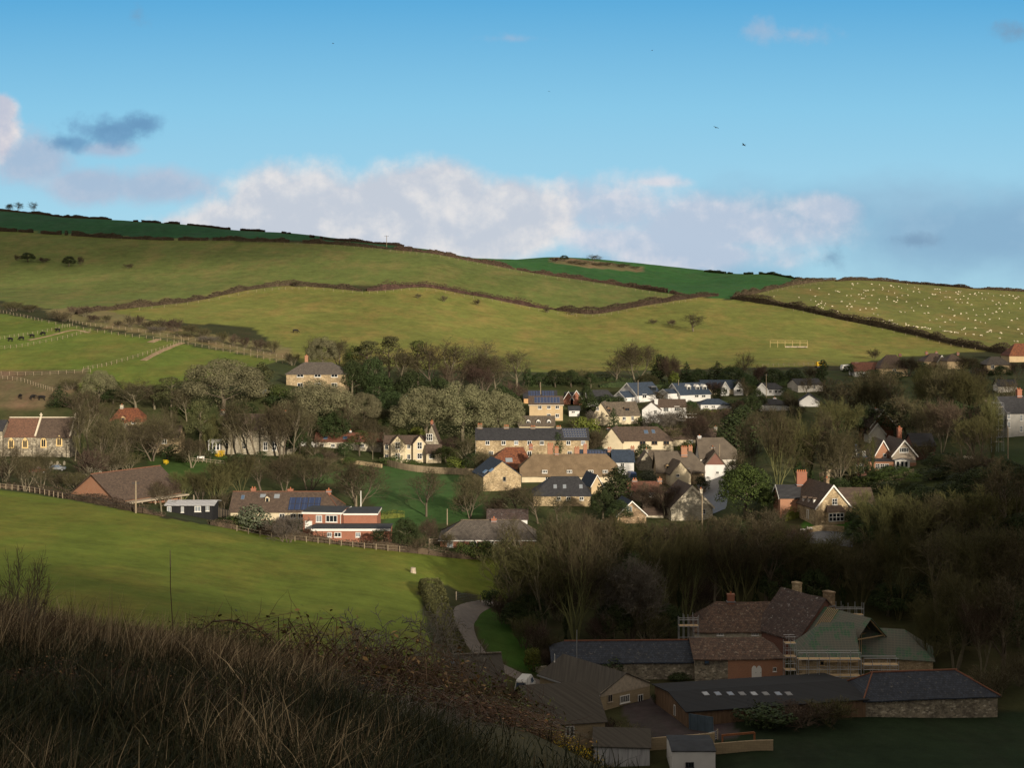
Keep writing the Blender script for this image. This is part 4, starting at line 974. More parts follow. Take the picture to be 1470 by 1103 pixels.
h=fb('netted_barn','gabled barn frame open at its gable under green debris netting',1206,1294,968,938,889,9,'brown_stone','netting',o='g',rot=32,Y=211,oh=.35,th=.1,nowall=True)
def frame(m):
    L,W=h.L/2,h.W/2
    for x in (-L,-L/2,0,L/2,L):
        for b in (-1,1):
            m.bar((x,b*W,h.ze-.1),(x,0,h.zr-.2),.16,.2);m.bar((x,b*W*.97,-.4),(x,b*W*.97,h.ze-.1),.2)
        m.bar((x,-W*.55,h.ze+(h.zr-h.ze)*.42),(x,W*.55,h.ze+(h.zr-h.ze)*.42),.14)
    for b in (-1,1): m.bar((-L,b*W,h.ze-.1),(L,b*W,h.ze-.1),.2)
extra(h,'timber_frame','timber',frame)
extra(h,'back_wall','brown_stone',lambda m:m.box(h.L/2-.5,h.L/2-.05,-h.W/2+.2,h.W/2-.2,-.5,h.ze-.2))
def batt(m):
    for i in range(7): x=h.L/2-.6-i*.34;m.bar((x,h.W/2,h.ze+.06),(x,.1,h.zr+.06),.07)
extra(h,'batten','timber',batt)
h=fb('netted_outbuilding','low stone outbuilding whose hipped roof is battened under green netting',1152,1232,968,943,894,8,'gold_stone','netting',Y=206,hip=(3.6,.0),oh=.35,th=.1)
h.window('f',1180,953,6,6,1,1,'timber')
extra(h,'gutter_board','timber',lambda m:m.box(-h.L/2+3,h.L/2,-h.W/2-.5,-h.W/2-.44,h.ze-.75,h.ze-.5))
h=fb('netted_barn','stone barn with blue-green netted hipped roof behind the dark slate barn',1243,1346,972,944,903,8.5,'gold_stone','netting',rot=-14,Y=210,hip=(0,4),oh=.3,th=.1)
extra(h,'rafter','timber',lambda m:[m.bar((-h.L/2-.2+i*.3,-h.W/2,h.ze+.05),(-h.L/2-.2+i*.3,0,h.zr+.1),.1) for i in range(4)])
h=fb('slate_barn','low flint barn with dark slate hipped roof edged in red ridge tiles',1233,1431,1024,1001,963.5,8,'flint_stone','lichen_slate',rot=7,Y=190,hip=(2.6,4.2),oh=.3,old=.12);h.ridge('ridge_orange',.14)
h.wing(1211,1236,1022,995,975,5,'flint_stone','lichen_slate',Y=196,rot=7,name='lean_to')
h=fb('block_shed','block-walled shed with low gable, three dark windows and grey sheet roof',861,937,1026,992,970,13,'block_wall','corrugated',o='g',rot=38,Y=194,oh=.25,th=.1,cat='shed')
h.window('l',875.5,1003,9,11,2,1,'weathered_timber');h.window('l',896.5,1004,19,11,5,1,'white_paint');h.window('l',919,1003,10,11,2,1,'white_paint')
extra(h,'gable_boards','weathered_timber',lambda m:m.add([(-h.L/2-.05,-h.W/2,h.ze+.1),(-h.L/2-.05,0,h.zr-.1),(-h.L/2-.05,h.W/2,h.ze+.1),(-h.L/2-.05,h.W/2,h.ze-.5),(-h.L/2-.05,-h.W/2,h.ze-.5)],[(0,1,2,3,4)]))
h.window('b',853,1000,8,12,1,2,'white_paint');h.gutter('galvanised',(1,));extra(h,'drainpipe','white_paint',lambda m:m.tube([(-h.L/2+.2,h.W/2+.1,0),(-h.L/2+.2,h.W/2+.1,h.ze-.5)],[.06,.06],6))
h=fb('dark_shed','shed with wide dark lichen-dusted sheet roof and a block front wall',748,855,1066,1038,981,12,'block_wall','corrugated',rot=12,Y=178,oh=.3,th=.1,cat='shed')
h.window('f',818,1050,13,14,2,1,'white_paint')
h=fb('corrugated_shed','shed with ribbed grey-brown roof half hidden by brambles beside the lane',632,716,1010,985,940.5,9,'block_wall','corrugated',rot=10,Y=187,oh=.3,th=.1,cat='shed')
h.skylight(648,950,9,8,'blue_glass')
extra(h,'ridge_cap','stone_slate',lambda m:m.bar((-h.L/2-.3,0,h.zr+.1),(h.L/2+.3,0,h.zr+.1),.35,.18))
h=fb('cattle_shed','wide low black-roofed cattle shed with a row of pale skylights',1100,1102,1035,1013.6,986,13,'brown_board','dark_sheet',rot=13,Y=185.8,L=25,oh=.35,th=.12,cat='shed',dz=.1)
for i,u in enumerate((1015.5,1033,1051,1068,1085,1102,1120,1135)): h.skylight(u,997,8.5,5.5,('pale_glass','blue_glass','blue_glass','glass','pale_glass','glass','blue_glass','glass')[i])
h.door('l',969,1021,4,14,'black_board')
h=fb('yard_shed','small shed with pale corrugated front below the farmyard',856,936,1110,1072,1045,7,'pale_corrugated','corrugated',rot=-5,Y=172,oh=.2,th=.1,cat='shed')
h=fb('white_shed','white-walled block shed at the bottom of the farmyard',965,1027,1112,1078.5,1077,6,'white_render','felt_roof',Y=168,oh=.1,th=.1,cat='shed');h.window('f',990,1099,12,8,3,1,'dark_metal')
# ---- farm walls
def wall_thing(name,label,uv,hgt,th,mat,cat='wall',Y=None,group=None):
    pts=[P(u,v) if Y is None else at(u,Y[i]) for i,(u,v) in enumerate(uv)]
    pts=resample(pts,2.0);o=pts[0].copy();m=MB();n=len(pts)
    for i,p in enumerate(pts):
        d=pts[min(i+1,n-1)]-pts[max(i-1,0)];d.z=0;d.normalize();s=Vector((d.y,-d.x,0))*th/2
        q=p-o;j=rnd.uniform(-.05,.05)
        for a,z in ((s,-.4),(s,hgt+j),(-s,hgt+j),(-s,-.4)): m.v.append((q.x+a.x,q.y+a.y,q.z+z))
    for i in range(n-1):
        for k in range(4): b=i*4;m.f.append((b+k,b+(k+1)%4,b+4+(k+1)%4,b+4+k));m.m.append(0)
    m.f+= [(0,1,2,3),tuple(4*(n-1)+k for k in (3,2,1,0))];m.m+=[0,0]
    ob=m.build(name,MATS[mat]);ob.location=o
    return tag(ob,label,cat,group)
wall_thing('yard_wall','block farmyard wall beside the rusty rail above the dark grass',[(1016,1084),(1062,1080),(1110,1078)],1.3,.3,'block_wall')
wall_thing('yard_wall','block wall closing the near side of the dark farmyard',[(932,1078),(975,1074),(1026,1070)],1.5,.3,'block_wall')
wall_thing('yard_wall','flat stone wall beside the lane at the end of the long slate barn',[(770,966),(784,964)],.8,.5,'pale_stone')
# ---- vehicles
def wheel(parent,x,y,r,w=.2):
    t=MB();pts=[]
    n=14
    for s_ in (-w/2,w/2):
        for rr in (r,r*.6):
            for i in range(n): a=2*math.pi*i/n;t.v.append((x+rr*math.cos(a),y+s_,r+rr*math.sin(a)))
    for i in range(n):
        j=(i+1)%n;t.f+=[(i,j,2*n+j,2*n+i),(n+i,n+j,j,i),(2*n+i,2*n+j,3*n+j,3*n+i)];t.m+=[0]*3
    o=t.build('wheel',MATS['dark_metal'],parent)
    g=MB();g.add([(x+r*.6*math.cos(2*math.pi*i/n),y+(w/2-.02)*(1 if y>0 else -1),r+r*.6*math.sin(2*math.pi*i/n)) for i in range(n)],[tuple(range(n))]);g.build('rim',MATS['galvanised'],o)
def car(name,label,u,v,rz,paint,van=False,cat='car',Y=None,group=None):
    p=P(u,v) if Y is None else at(u,Y);root=empty(name,p,R(rz),label,cat,group)
    if van: prof=[(-2.4,.35),(-2.4,1.0),(-2.38,2.0),(-2.2,2.25),(.9,2.28),(1.35,1.9),(1.75,1.2),(2.4,1.0),(2.5,.6),(2.45,.35)];wd=.95
    else: prof=[(-2.05,.35),(-2.1,.8),(-1.95,.95),(-1.5,1.0),(-1.0,1.42),(.35,1.45),(1.0,1.0),(1.9,.85),(2.1,.65),(2.05,.35)];wd=.85
    m=MB();k=len(prof)
    def tuck(z): return wd-(max(0,z-.95)*.22)
    m.add([(x,-tuck(z),z) for x,z in prof]+[(x,tuck(z),z) for x,z in prof],[tuple(range(k))[::-1],tuple(range(k,2*k))]+[(i,(i+1)%k,(i+1)%k+k,i+k) for i in range(k)])
    m.build('body',paint,root)
    g=MB()
    if van:
        for s in (-1,1): g.add([(x,s*(tuck(z)+.012),z) for x,z in ((.1,1.2),(1.5,1.2),(1.15,1.85),(.1,1.85))],[(0,1,2,3)])
        g.add([(1.45,-.72,1.78),(1.45,.72,1.78),(1.78,.85,1.22),(1.78,-.85,1.22)],[(0,1,2,3)])
        g.add([(-2.42,-.7,1.2),(-2.42,.7,1.2),(-2.42,.65,1.85),(-2.42,-.65,1.85)],[(0,1,2,3)])
    else:
        for s in (-1,1): g.add([(x,s*(tuck(z)+.012),z) for x,z in ((-1.35,1.0),(.8,1.0),(.3,1.36),(-.95,1.36))],[(0,1,2,3)])
        g.add([(.42,-.7,1.42),(.42,.7,1.42),(1.0,.8,1.03),(1.0,-.8,1.03)],[(0,1,2,3)])
        g.add([(-1.08,-.7,1.4),(-1.08,.7,1.4),(-1.5,.8,1.03),(-1.5,-.8,1.03)],[(0,1,2,3)])
    g.build('windscreen',MATS['blue_glass'],root)
    for x in ((-1.5,1.6) if van else (-1.25,1.3)):
        for y in (-wd+.1,wd-.1): wheel(root,x,y,.33)
    for y in (-.6,.6):
        q=MB();q.box(prof[-3][0]-.08,prof[-3][0]+.03,y-.15,y+.15,.62,.78);q.build('headlight',MATS['pale_glass'],root)
    return root
CP={}
for nme,cc in (('car_white',(.5,.5,.48)),('car_red',(.35,.02,.03)),('car_blue',(.05,.09,.22)),('car_grey',(.15,.16,.17)),('digger_yellow',(.6,.38,.02))):
    k=N(nme);CP[nme]=k.done(cc,.3,.5)
car('parked_van','white van parked on the lane behind the dark-roofed shed',754,986,75,CP['car_white'],True,'van',Y=200)
car('parked_car','red car parked behind the hedge below the church',54,679,20,CP['car_red'])
car('parked_car','dark blue car parked beside the white slate-roofed house',906,690,100,CP['car_blue'],True,'van')
car('parked_car','pale grey car parked among the shrubs right of the red car',82,676,10,CP['car_grey'])
car('parked_car','blue car parked on a drive below the hipped stone house',381,566,40,CP['car_grey'])
# caravan
p=P(1217,533);rt=empty('caravan',p,R(8),'white caravan parked beside the dark red roofed house','caravan')
m=MB();pr=[(-2.6,.5),(-2.75,1.2),(-2.4,2.5),(2.2,2.55),(2.7,1.6),(2.6,.5)];k_=len(pr)
m.add([(x,-1.1,z) for x,z in pr]+[(x,1.1,z) for x,z in pr],[tuple(range(k_))[::-1],tuple(range(k_,2*k_))]+[(i,(i+1)%k_,(i+1)%k_+k_,i+k_) for i in range(k_)]);m.build('body',MATS['white_paint'],rt)
for x in (-1.6,0,1.5): m=MB();m.box(x-.5,x+.5,-1.13,-1.101,1.35,2.0);m.build('window',MATS['glass'],rt)
wheel(rt,0,-1.0,.33);wheel(rt,0,1.0,.33)
# small yellow digger on the field edge
p=P(1175,528);rt=empty('digger',p,R(20),'small yellow digger standing at the field edge above the houses','digger')
m=MB();m.box(-1.0,1.0,-.8,.8,.7,1.4);m.box(-.9,.2,-.6,.6,1.4,2.4);m.build('body',CP['digger_yellow'],rt)
m=MB();m.bar((.9,0,1.2),(2.2,0,2.6),.25);m.bar((2.2,0,2.6),(3.0,0,1.0),.2);m.box(2.8,3.3,-.3,.3,.5,1.0);m.build('arm',CP['digger_yellow'],rt)
for y in (-.75,.75):
    m=MB();m.box(-1.2,1.2,y-.22,y+.22,.12,.62);m.box(-1.0,1.0,y-.22,y+.22,0,.12);m.build('track',MATS['dark_metal'],rt)
m=MB();m.box(-.5,.21,-.61,.61,1.6,2.2);m.build('window',MATS['glass'],rt)
# ---- scaffolds
def scaffold(label,u0,u1,y,vtop,bays,D=1.2,lifts=3,sup=0):
    a=at(u0,y);b=at(u1,y);d=b-a;d.z=0;L=d.length;d.normalize();n=Vector((-d.y,d.x,0));ztop=zpx(vtop,y);z0=min(a.z,b.z)-.2
    rt=empty('scaffold',a,0,label,'scaffold','scaffolds on the farm');Hh=ztop-z0
    for i in range(bays+1):
        for s_ in (0,D):
            q=d*(L*i/bays)+n*s_;m=MB();m.tube([(q.x,q.y,z0-a.z),(q.x,q.y,Hh+z0-a.z+rnd.uniform(.2,1.2)+sup)],[.045,.045],6);m.build('pole',MATS['galvanised'],rt)
    for l in range(1,lifts+1):
        z=z0-a.z+Hh*l/lifts
        for s_ in (0,D):
            for e in (0,1.0):
                m=MB();q=n*s_;m.tube([(q.x,q.y,z+e),((d*L+q).x,(d*L+q).y,z+e)],[.04,.04],5);m.build('rail',MATS['galvanised'],rt)
        m=MB();q0=n*.1;q1=n*(D-.1);m.add([(*(q0).xy,z+.05),(*(d*L+q0).xy,z+.05),(*(d*L+q1).xy,z+.05),(*q1.xy,z+.05),(*(q0).xy,z),(*(d*L+q0).xy,z),(*(d*L+q1).xy,z),(*q1.xy,z)],[(0,1,2,3),(7,6,5,4),(0,4,5,1),(1,5,6,2),(2,6,7,3),(3,7,4,0)]);m.build('deck',MATS['timber'],rt)
scaffold('scaffold in front of the netted outbuilding between the two barns',1146,1236,200.5,948,6,1.3,2)
scaffold('narrow scaffold tower against the right end of the tiled barn',1127,1143,205,925,2,1.3,3)
scaffold('scaffold with railed walkway in front of the blue-green netted barn',1240,1290,203,956,4,1.3,2)
scaffold('scaffold around the left hipped end of the old farmhouse',975,1003,217,900,4,1.3,2,.8)
scaffold('scaffold poles rising behind the netted gable roof',1200,1240,222,884,4,1.2,2,1.0)
scaffold('tall scaffold against the blue-slate house at the village edge',1426,1441,318,585,2,1.2,4)
# blue metal sheet fence, gates, rusty frame
m=MB();a=at(989,182.5);b=at(1024,180.5);m.bar((0,0,1.0),b-a+Vector((0,0,1.0)),.08,2.0);o=m.build('metal_fence',MATS['blue_sheet']);o.location=a;tag(o,'blue metal sheet fence running from the cattle shed corner','fence')
def gate(label,a,b,hgt=1.1,mat='galvanised',bars=5):
    rt=empty('field_gate',a,0,label,'gate','metal field gates');d=b-a
    for e,q in enumerate((Vector((0,0,0)),d)):
        m=MB();m.box(q.x-.07,q.x+.07,q.y-.07,q.y+.07,q.z-.3,q.z+hgt+.2);m.build('gatepost',MATS['weathered_timber'],rt)
    m=MB()
    for i in range(bars): z=.15+(hgt-.15)*i/(bars-1);m.tube([(0,0,z),(d.x,d.y,d.z+z)],[.03,.03],5)
    for t in (.03,.5,.97): q=d*t;m.tube([(q.x,q.y,q.z+.15),(q.x,q.y,q.z+hgt)],[.03,.03],5)
    m.build('bars',MATS[mat],rt)
gate('metal gate across the farmyard mouth below the blue sheet fence',at(1004,177),at(1030,178))
gate('dark metal field gate at the bend of the lane',P(655,862),P(690,866),1.2,'dark_metal')
p=at(1037,174);q=at(1083,173);d=q-p;rt=empty('feed_rail',p,0,'rusty red iron frame standing on the farmyard wall corner','frame')
for t in (0,1): m=MB();m.box(d.x*t-.1,d.x*t+.1,d.y*t-.1,d.y*t+.1,d.z*t-.2,d.z*t+2.0);m.build('upright',MATS['rust'],rt)
m=MB();m.bar((0,0,1.9),(d.x,d.y,d.z+2.0),.22);m.build('crossbar',MATS['rust'],rt)
# ================================================================ vegetation
def leafmat(name,c1,c2,rough=.75,var=.5,clump=.25):
    k=N(name);g=k.new('ShaderNodeNewGeometry');oi=k.new('ShaderNodeObjectInfo')
    r=g.outputs['Random Per Island'];co=k.obj()
    f=k.math('ADD',k.math('MULTIPLY',r,var),k.math('MULTIPLY',k.noise(co,clump,3),1-var*.5))
    col=k.ramp(f,[(.2,c2),(.85,c1)])
    hv=k.new('ShaderNodeHueSaturation');k.l(col,hv.inputs['Color'])
    k.l(k.math('MULTIPLY_ADD',oi.outputs['Random'],.5,.75),hv.inputs['Value']);k.l(k.math('MULTIPLY_ADD',oi.outputs['Random'],.035,.482),hv.inputs['Hue'])
    return k.done(hv.outputs[0],rough,.15)
leafmat('bark',(.13,.108,.075),(.066,.054,.038),.95);leafmat('mossy_bark',(.115,.112,.046),(.052,.054,.022),.95);leafmat('hedge_twig',(.075,.054,.036),(.034,.025,.018),.95);leafmat('hedge_red',(.078,.048,.036),(.036,.024,.019),.95)
leafmat('twig_brown',(.066,.055,.029),(.032,.027,.015),.95);leafmat('twig_red',(.064,.042,.030),(.032,.023,.018),.95)
leafmat('twig_olive',(.074,.069,.027),(.034,.033,.014),.95);leafmat('twig_grey',(0.125, 0.108, 0.09),(0.06, 0.053, 0.044),.95)
leafmat('leaf_holm',(.140,.128,.072),(.050,.052,.024),.8,.45,.6)
leafmat('leaf_green',(.05,.066,.015),(.012,.022,.005));leafmat('leaf_dark',(.032,.045,.014),(.010,.017,.006))
leafmat('leaf_lime',(.10,.11,.02),(.035,.045,.008));leafmat('leaf_olive',(.062,.062,.024),(.022,.025,.010))
leafmat('leaf_greygreen',(.105,.12,.075),(.04,.052,.03));leafmat('flower_yellow',(.62,.42,.02),(.40,.24,.01))
leafmat('bramble_leaf',(.085,.075,.02),(.03,.032,.010),.7,.8,2);leafmat('dead_leaf',(.21,.115,.05),(.055,.036,.022),.9,.8,2)
leafmat('cane',(.10,.058,.036),(.042,.024,.017),.8,.8,2)
VPROTO={}
def raw(name,me): return bpy.data.objects.new(name,me)
def bare(seed,h=12.,w=10.,stems=1,fork=.28,counts=(8,7,6,5),spread=.75,twig='twig_brown',bark='bark',thick=1.,up=.16,ivy=0):
    """leafless tree: tapering trunk and limbs, and a crown of twigs"""
    r=random.Random(seed);T=MB();C=MB()
    def rv(): return Vector((r.gauss(0,1),r.gauss(0,1),r.gauss(0,1)))
    def grow(p,d,L,rad,lv):
        n=(5,4,4,3,2)[lv];pts=[p.copy()];rs=[rad];q=p.copy()
        for i in range(n):
            d=(d+rv()*(.10,.13,.17,.2,.22)[lv]+Vector((0,0,up*(.3,.7,.7,.4,.2)[lv]))).normalized()
            q=q+d*(L/n);pts.append(q.copy());rs.append(rad*(1-.55*(i+1)/n))
        (T if lv<=2 else C).tube(pts,rs,(7,5,3,3,3)[lv],cap=False)
        if lv>=len(counts): return
        c=counts[lv]
        for j in range(c):
            t=(fork+(1-fork)*(j+r.random()*.8)/c) if lv==0 else .2+.8*(j+r.random())/c
            k=min(int(t*n),n-1);b=pts[k].lerp(pts[k+1],t*n-k);ax=(pts[k+1]-pts[k]).normalized()
            az=2.4*j+r.random()*1.2;o=ax.orthogonal().normalized();o=Matrix.Rotation(az,3,ax)@o
            an=spread*r.uniform(.65,1.15)*(1.0 if lv else 1.15-.6*t)
            nd=ax*math.cos(an)+o*math.sin(an)
            grow(b,nd,L*(.72,.62,.56,.62)[lv]*r.uniform(.75,1.15)*(1.12-.35*t),max(rs[k]*(.5,.5,.5,.55)[lv],(.021 if lv>1 else .016)*thick),lv+1)
    for s in range(stems):
        a=2*math.pi*s/max(1,stems)+r.random();tl=0 if stems==1 else r.uniform(.15,.42)
        grow(Vector((math.cos(a),math.sin(a),0))*(0 if stems==1 else .3),Vector((math.cos(a)*tl,math.sin(a)*tl,1)).normalized(),h*.62,h*.020*(1 if stems==1 else .7),0)
    vs=np.array(T.v+C.v);zt=vs[:,2].max();x=np.percentile(np.abs(vs[:,:2]),97)
    for m in (T,C): m.v=[(a*w/2/x,b*w/2/x,max(-.2,c*h/zt)) for a,b,c in m.v]
    T.v+=[];root=raw('bare_tree',None)
    t=raw('trunk',T.mesh('trunk',MATS[bark],True));t.parent=root;kid(root,t)
    c=raw('crown',C.mesh('crown',MATS[twig]));c.parent=root;kid(root,c)
    if ivy:
        pos=[]
        nr=np.random.RandomState(seed);n=2600;z=nr.rand(n)*h*ivy;a=nr.rand(n)*6.28;rr=(.35+.45*nr.rand(n))*(1.1-.5*z/h)*(1+.5*np.sin(z*2+seed))
        cc=np.stack([rr*np.cos(a),rr*np.sin(a),z],1);nd=np.stack([np.cos(a),np.sin(a),nr.randn(n)*.4],1)
        i=raw('ivy',leaves(cc,nd,nr,.3,'leaf_dark'));i.parent=root;kid(root,i)
    return root
def leaves(P_,Nn,rs,size,mat,aspect=.62,jit=.55):
    n=len(P_);Nn=Nn+rs.randn(n,3)*jit;Nn/=np.linalg.norm(Nn,axis=1)[:,None]+1e-9
    t=np.cross(Nn,rs.randn(n,3));t/=np.linalg.norm(t,axis=1)[:,None]+1e-9;b=np.cross(Nn,t)
    s=size*(.6+.8*rs.rand(n))[:,None]
    V=np.stack([P_-t*s*.5,P_+b*s*aspect*.5+Nn*s*.08,P_+t*s*.5,P_-b*s*aspect*.5+Nn*s*.08],1).reshape(-1,3)
    return mesh_np('leaves',V,np.arange(4*n).reshape(n,4),MATS[mat],4)
def leafy(seed,h=10.,w=10.,kind='dome',n=9000,size=.36,mat='leaf_green',trunk=.12,name='tree'):
    rs=np.random.RandomState(seed);L=[]
    if kind=='dome':
        for i in range(95):
            a=rs.rand()*6.28;t=np.arccos(1-rs.rand()*1.15);rr=.40*np.sin(t)*rs.uniform(.85,1.05);z=.40+.46*np.cos(t)*rs.uniform(.86,1.06)
            s=rs.uniform(.055,.115);L.append((rr*np.cos(a)*w,rr*np.sin(a)*w,z*h,s*w,s*w,s*h*1.05))
        L.append((0,0,.42*h,.36*w,.36*w,.40*h))
    elif kind=='shrub':
        for i in range(11):
            a=rs.rand()*6.28;rr=np.sqrt(rs.rand())*.30;s=rs.uniform(.16,.26);L.append((rr*np.cos(a)*w,rr*np.sin(a)*w,h*rs.uniform(.3,.78),s*w,s*w,s*h))
        L.append((0,0,.4*h,.34*w,.34*w,.4*h))
    elif kind=='column':
        for i in range(16):
            z=i/15;rr=.42*w*(1-abs(z-.42)**1.6*1.25);a=rs.rand()*6.28;L.append((rr*.35*np.cos(a),rr*.35*np.sin(a),(.1+.82*z)*h,max(rr*.72,.1*w),max(rr*.72,.1*w),.12*h))
    elif kind=='pine':   # layered plates on a visible trunk
        for i in range(15):
            z=rs.uniform(.42,.97);rr=(1.15-z)*.55+.08;a=rs.rand()*6.28;s=rs.uniform(.13,.22);L.append((rr*np.cos(a)*w,rr*np.sin(a)*w,z*h,s*w,s*w,s*h*.32))
        L.append((0,0,.88*h,.2*w,.2*w,.12*h))
    elif kind=='cone':
        for i in range(18):
            z=i/17;rr=.46*w*(1-z)**.8+.04*w;a=rs.rand()*6.28;L.append((rr*.4*np.cos(a),rr*.4*np.sin(a),(.06+.88*z)*h,rr*.75,rr*.75,.11*h))
    L=np.array(L);area=L[:,3]*L[:,5];area[-1]*=(.35 if kind=='dome' else 1);ix=rs.choice(len(L),n,p=area/area.sum())
    d=rs.randn(n,3);d[:,2]+=.25;d/=np.linalg.norm(d,axis=1)[:,None]
    q=L[ix];f=np.where(rs.rand(n)<.28,rs.uniform(.45,.9,n),1-np.abs(rs.randn(n))*.10)
    f=f*(1+.13*np.sin(d[:,0]*7+ix)*np.sin(d[:,1]*6+ix*2)+.08*np.sin(d[:,2]*9+ix))
    Pp=q[:,:3]+d*q[:,3:]*f[:,None]
    # drop what lies deep inside other lobes
    keep=Pp[:,2]>.02*h;deep=np.zeros(n)
    for l in L: deep+=((((Pp-l[:3])/l[3:])**2).sum(1)<.45)
    keep&=(deep<1)|(rs.rand(n)<.18)
    Pp=Pp[keep];d=d[keep];Pp[:,2]*=h/Pp[:,2].max()
    root=raw(name,None)
    c=raw('crown',leaves(Pp,d+[0,0,.25],rs,size,mat,.62,.32 if kind=='dome' else .5));c.parent=root;kid(root,c)
    T=MB();hh=h*(.9 if kind in('pine','cone') else .6);T.tube([(0,0,-.3),(.05*w*.3,0,hh*.35),(0,.03*w,hh*.7),(0,0,hh)],[h*.03+.08,h*.024+.05,h*.016+.03,.03],7)
    for i in range(7):
        a=i*2.4;z=hh*(.35+.08*i);T.tube([(0,0,z),(.18*w*math.cos(a),.18*w*math.sin(a),z+h*.1),(.32*w*math.cos(a),.32*w*math.sin(a),z+h*.14)],[h*.012+.02,h*.008+.015,.015],5)
    t=raw('trunk',T.mesh('trunk',MATS['bark'],True));t.parent=root;kid(root,t)
    return root
def bush(seed,h=3.,w=4.,twig='twig_brown',lf=None,nl=0): # leafless thicket: many stems from the ground
    r=bare(seed,h,w,7,.1,(7,6,5),.6,twig,'bark',.7,.1)
    return r
def protos():
    D={'B':[bare(s,stems=1,twig='twig_brown') for s in (1,2,3)]+[bare(4,stems=3,twig='twig_brown')],
       'V':[bare(11,13,9,4,.25,(7,6,6,5),.5,'twig_olive','mossy_bark',1,.2),bare(14,13,9,4,.25,(7,6,6,5),.5,'twig_olive','mossy_bark',1.3,.2,.55),bare(12,13,9,5,.2,(7,6,5,5),.5,'twig_brown','mossy_bark',1,.2),bare(13,13,9,3,.3,(8,6,6,5),.55,'twig_olive','bark',1,.2)],
       'R':[bare(21,stems=2,twig='twig_red',spread=.6),bare(22,stems=4,twig='twig_red',spread=.6)],
       'G':[bare(31,stems=2,twig='twig_grey',bark='bark'),bare(32,stems=5,twig='twig_grey')],
       'I':[bare(41,13,7,1,.3,(7,6,5,4),.7,'twig_olive','mossy_bark',1,.16,.8)],
       'T':[bush(51),bush(52,twig='twig_red'),bush(53,twig='twig_olive')],
       'W':[bush(56,twig='twig_olive'),bush(57,twig='twig_grey')],
       'O':[leafy(61,13,17,'dome',44000,.24,'leaf_holm'),leafy(62,13,17,'dome',44000,.24,'leaf_holm')],
       'Q':[leafy(65,10,10,'dome',13000,.27,'leaf_olive'),leafy(66,10,10,'dome',13000,.27,'leaf_green')],'X':[leafy(67,10,10,'dome',13000,.28,'leaf_dark')],
       'S':[leafy(71,3,4,'shrub',2600,.24,'leaf_green'),leafy(72,3,4,'shrub',2600,.24,'leaf_green')],
       'D':[leafy(75,3,4,'shrub',2600,.24,'leaf_dark'),leafy(76,4,4,'shrub',2600,.26,'leaf_dark')],
       'Y':[leafy(81,3,4,'shrub',2600,.24,'leaf_lime')],'F':[leafy(83,2,2.4,'shrub',1400,.18,'flower_yellow')],
       'H':[leafy(85,3,4,'shrub',2600,.24,'leaf_greygreen')],
       'K':[leafy(91,9,5,'column',4200,.3,'leaf_olive')],'C':[leafy(95,10,6,'cone',5200,.3,'leaf_dark'),leafy(96,8,6,'column',4600,.32,'leaf_dark')],
       'P':[leafy(101,12,11,'pine',4600,.34,'leaf_olive'),leafy(102,12,11,'pine',4600,.34,'leaf_green')]}
    return D
VP=protos()
KN={'B':('bare_tree','bare brown tree','tree'),'V':('bare_tree','multi-stemmed bare tree','tree'),'R':('bare_tree','bare reddish-brown tree','tree'),'G':('bare_tree','bare grey tree','tree'),
    'I':('ivy_clad_tree','ivy-clad tree','tree'),'T':('thicket_bush','leafless brown bush','bush'),'W':('thicket_bush','leafless olive-grey bush','bush'),'O':('holm_oak','broad grey-green evergreen tree','tree'),
    'S':('shrub','green shrub','shrub'),'D':('shrub','dark evergreen shrub','shrub'),'Y':('shrub','yellow-green shrub','shrub'),'F':('flowering_shrub','yellow-flowered shrub','shrub'),'Q':('evergreen_tree','rounded green evergreen tree','tree'),'X':('evergreen_tree','dark evergreen tree','tree'),'H':('shrub','grey-green shrub','shrub'),
    'K':('evergreen_tree','dark rounded evergreen tree','tree'),'C':('conifer','dark green conifer','tree'),'P':('pine_tree','layered pine tree','tree')}
DIM={}
def dims(o):
    if o.name not in DIM:
        vs=[]
        for ch in KIDS[o.name]:
            a=np.zeros(len(ch.data.vertices)*3,np.float32);ch.data.vertices.foreach_get('co',a);vs.append(a.reshape(-1,3))
        a=np.concatenate(vs);DIM[o.name]=(np.percentile(np.abs(a[:,:2]),98)*2,a[:,2].max())
    return DIM[o.name]
vr=random.Random(99)
def plant(kind,u,base,top,w,label=None,group=None,Y=None,cat=None):
    hp=zpx(top,(P(u,base) if Y is None else at(u,Y)).y)-zpx(base,(P(u,base) if Y is None else at(u,Y)).y)
    ps=VP['Q' if kind=='S' and hp>4.5 else 'X' if kind=='D' and hp>4.5 else kind];o=ps[vr.randrange(len(ps))]
    p=P(u,base) if Y is None else at(u,Y)
    hh=zpx(top,p.y)-p.z;ww=w*p.y/F;dw,dh=dims(o)
    c=copy_tree(o);c.name=KN[kind][0];c.location=p-Vector((0,0,.05));c.rotation_euler.z=vr.random()*6.28
    s=ww/dw;c.scale=(s*vr.uniform(.92,1.08),s*vr.uniform(.92,1.08),max(.5,hh)/dh)
    return tag(c,label,cat or KN[kind][2],group)
ORD=['first','second','third','fourth','fifth','sixth','seventh','eighth','ninth','tenth','eleventh','twelfth','thirteenth','fourteenth','fifteenth','sixteenth']
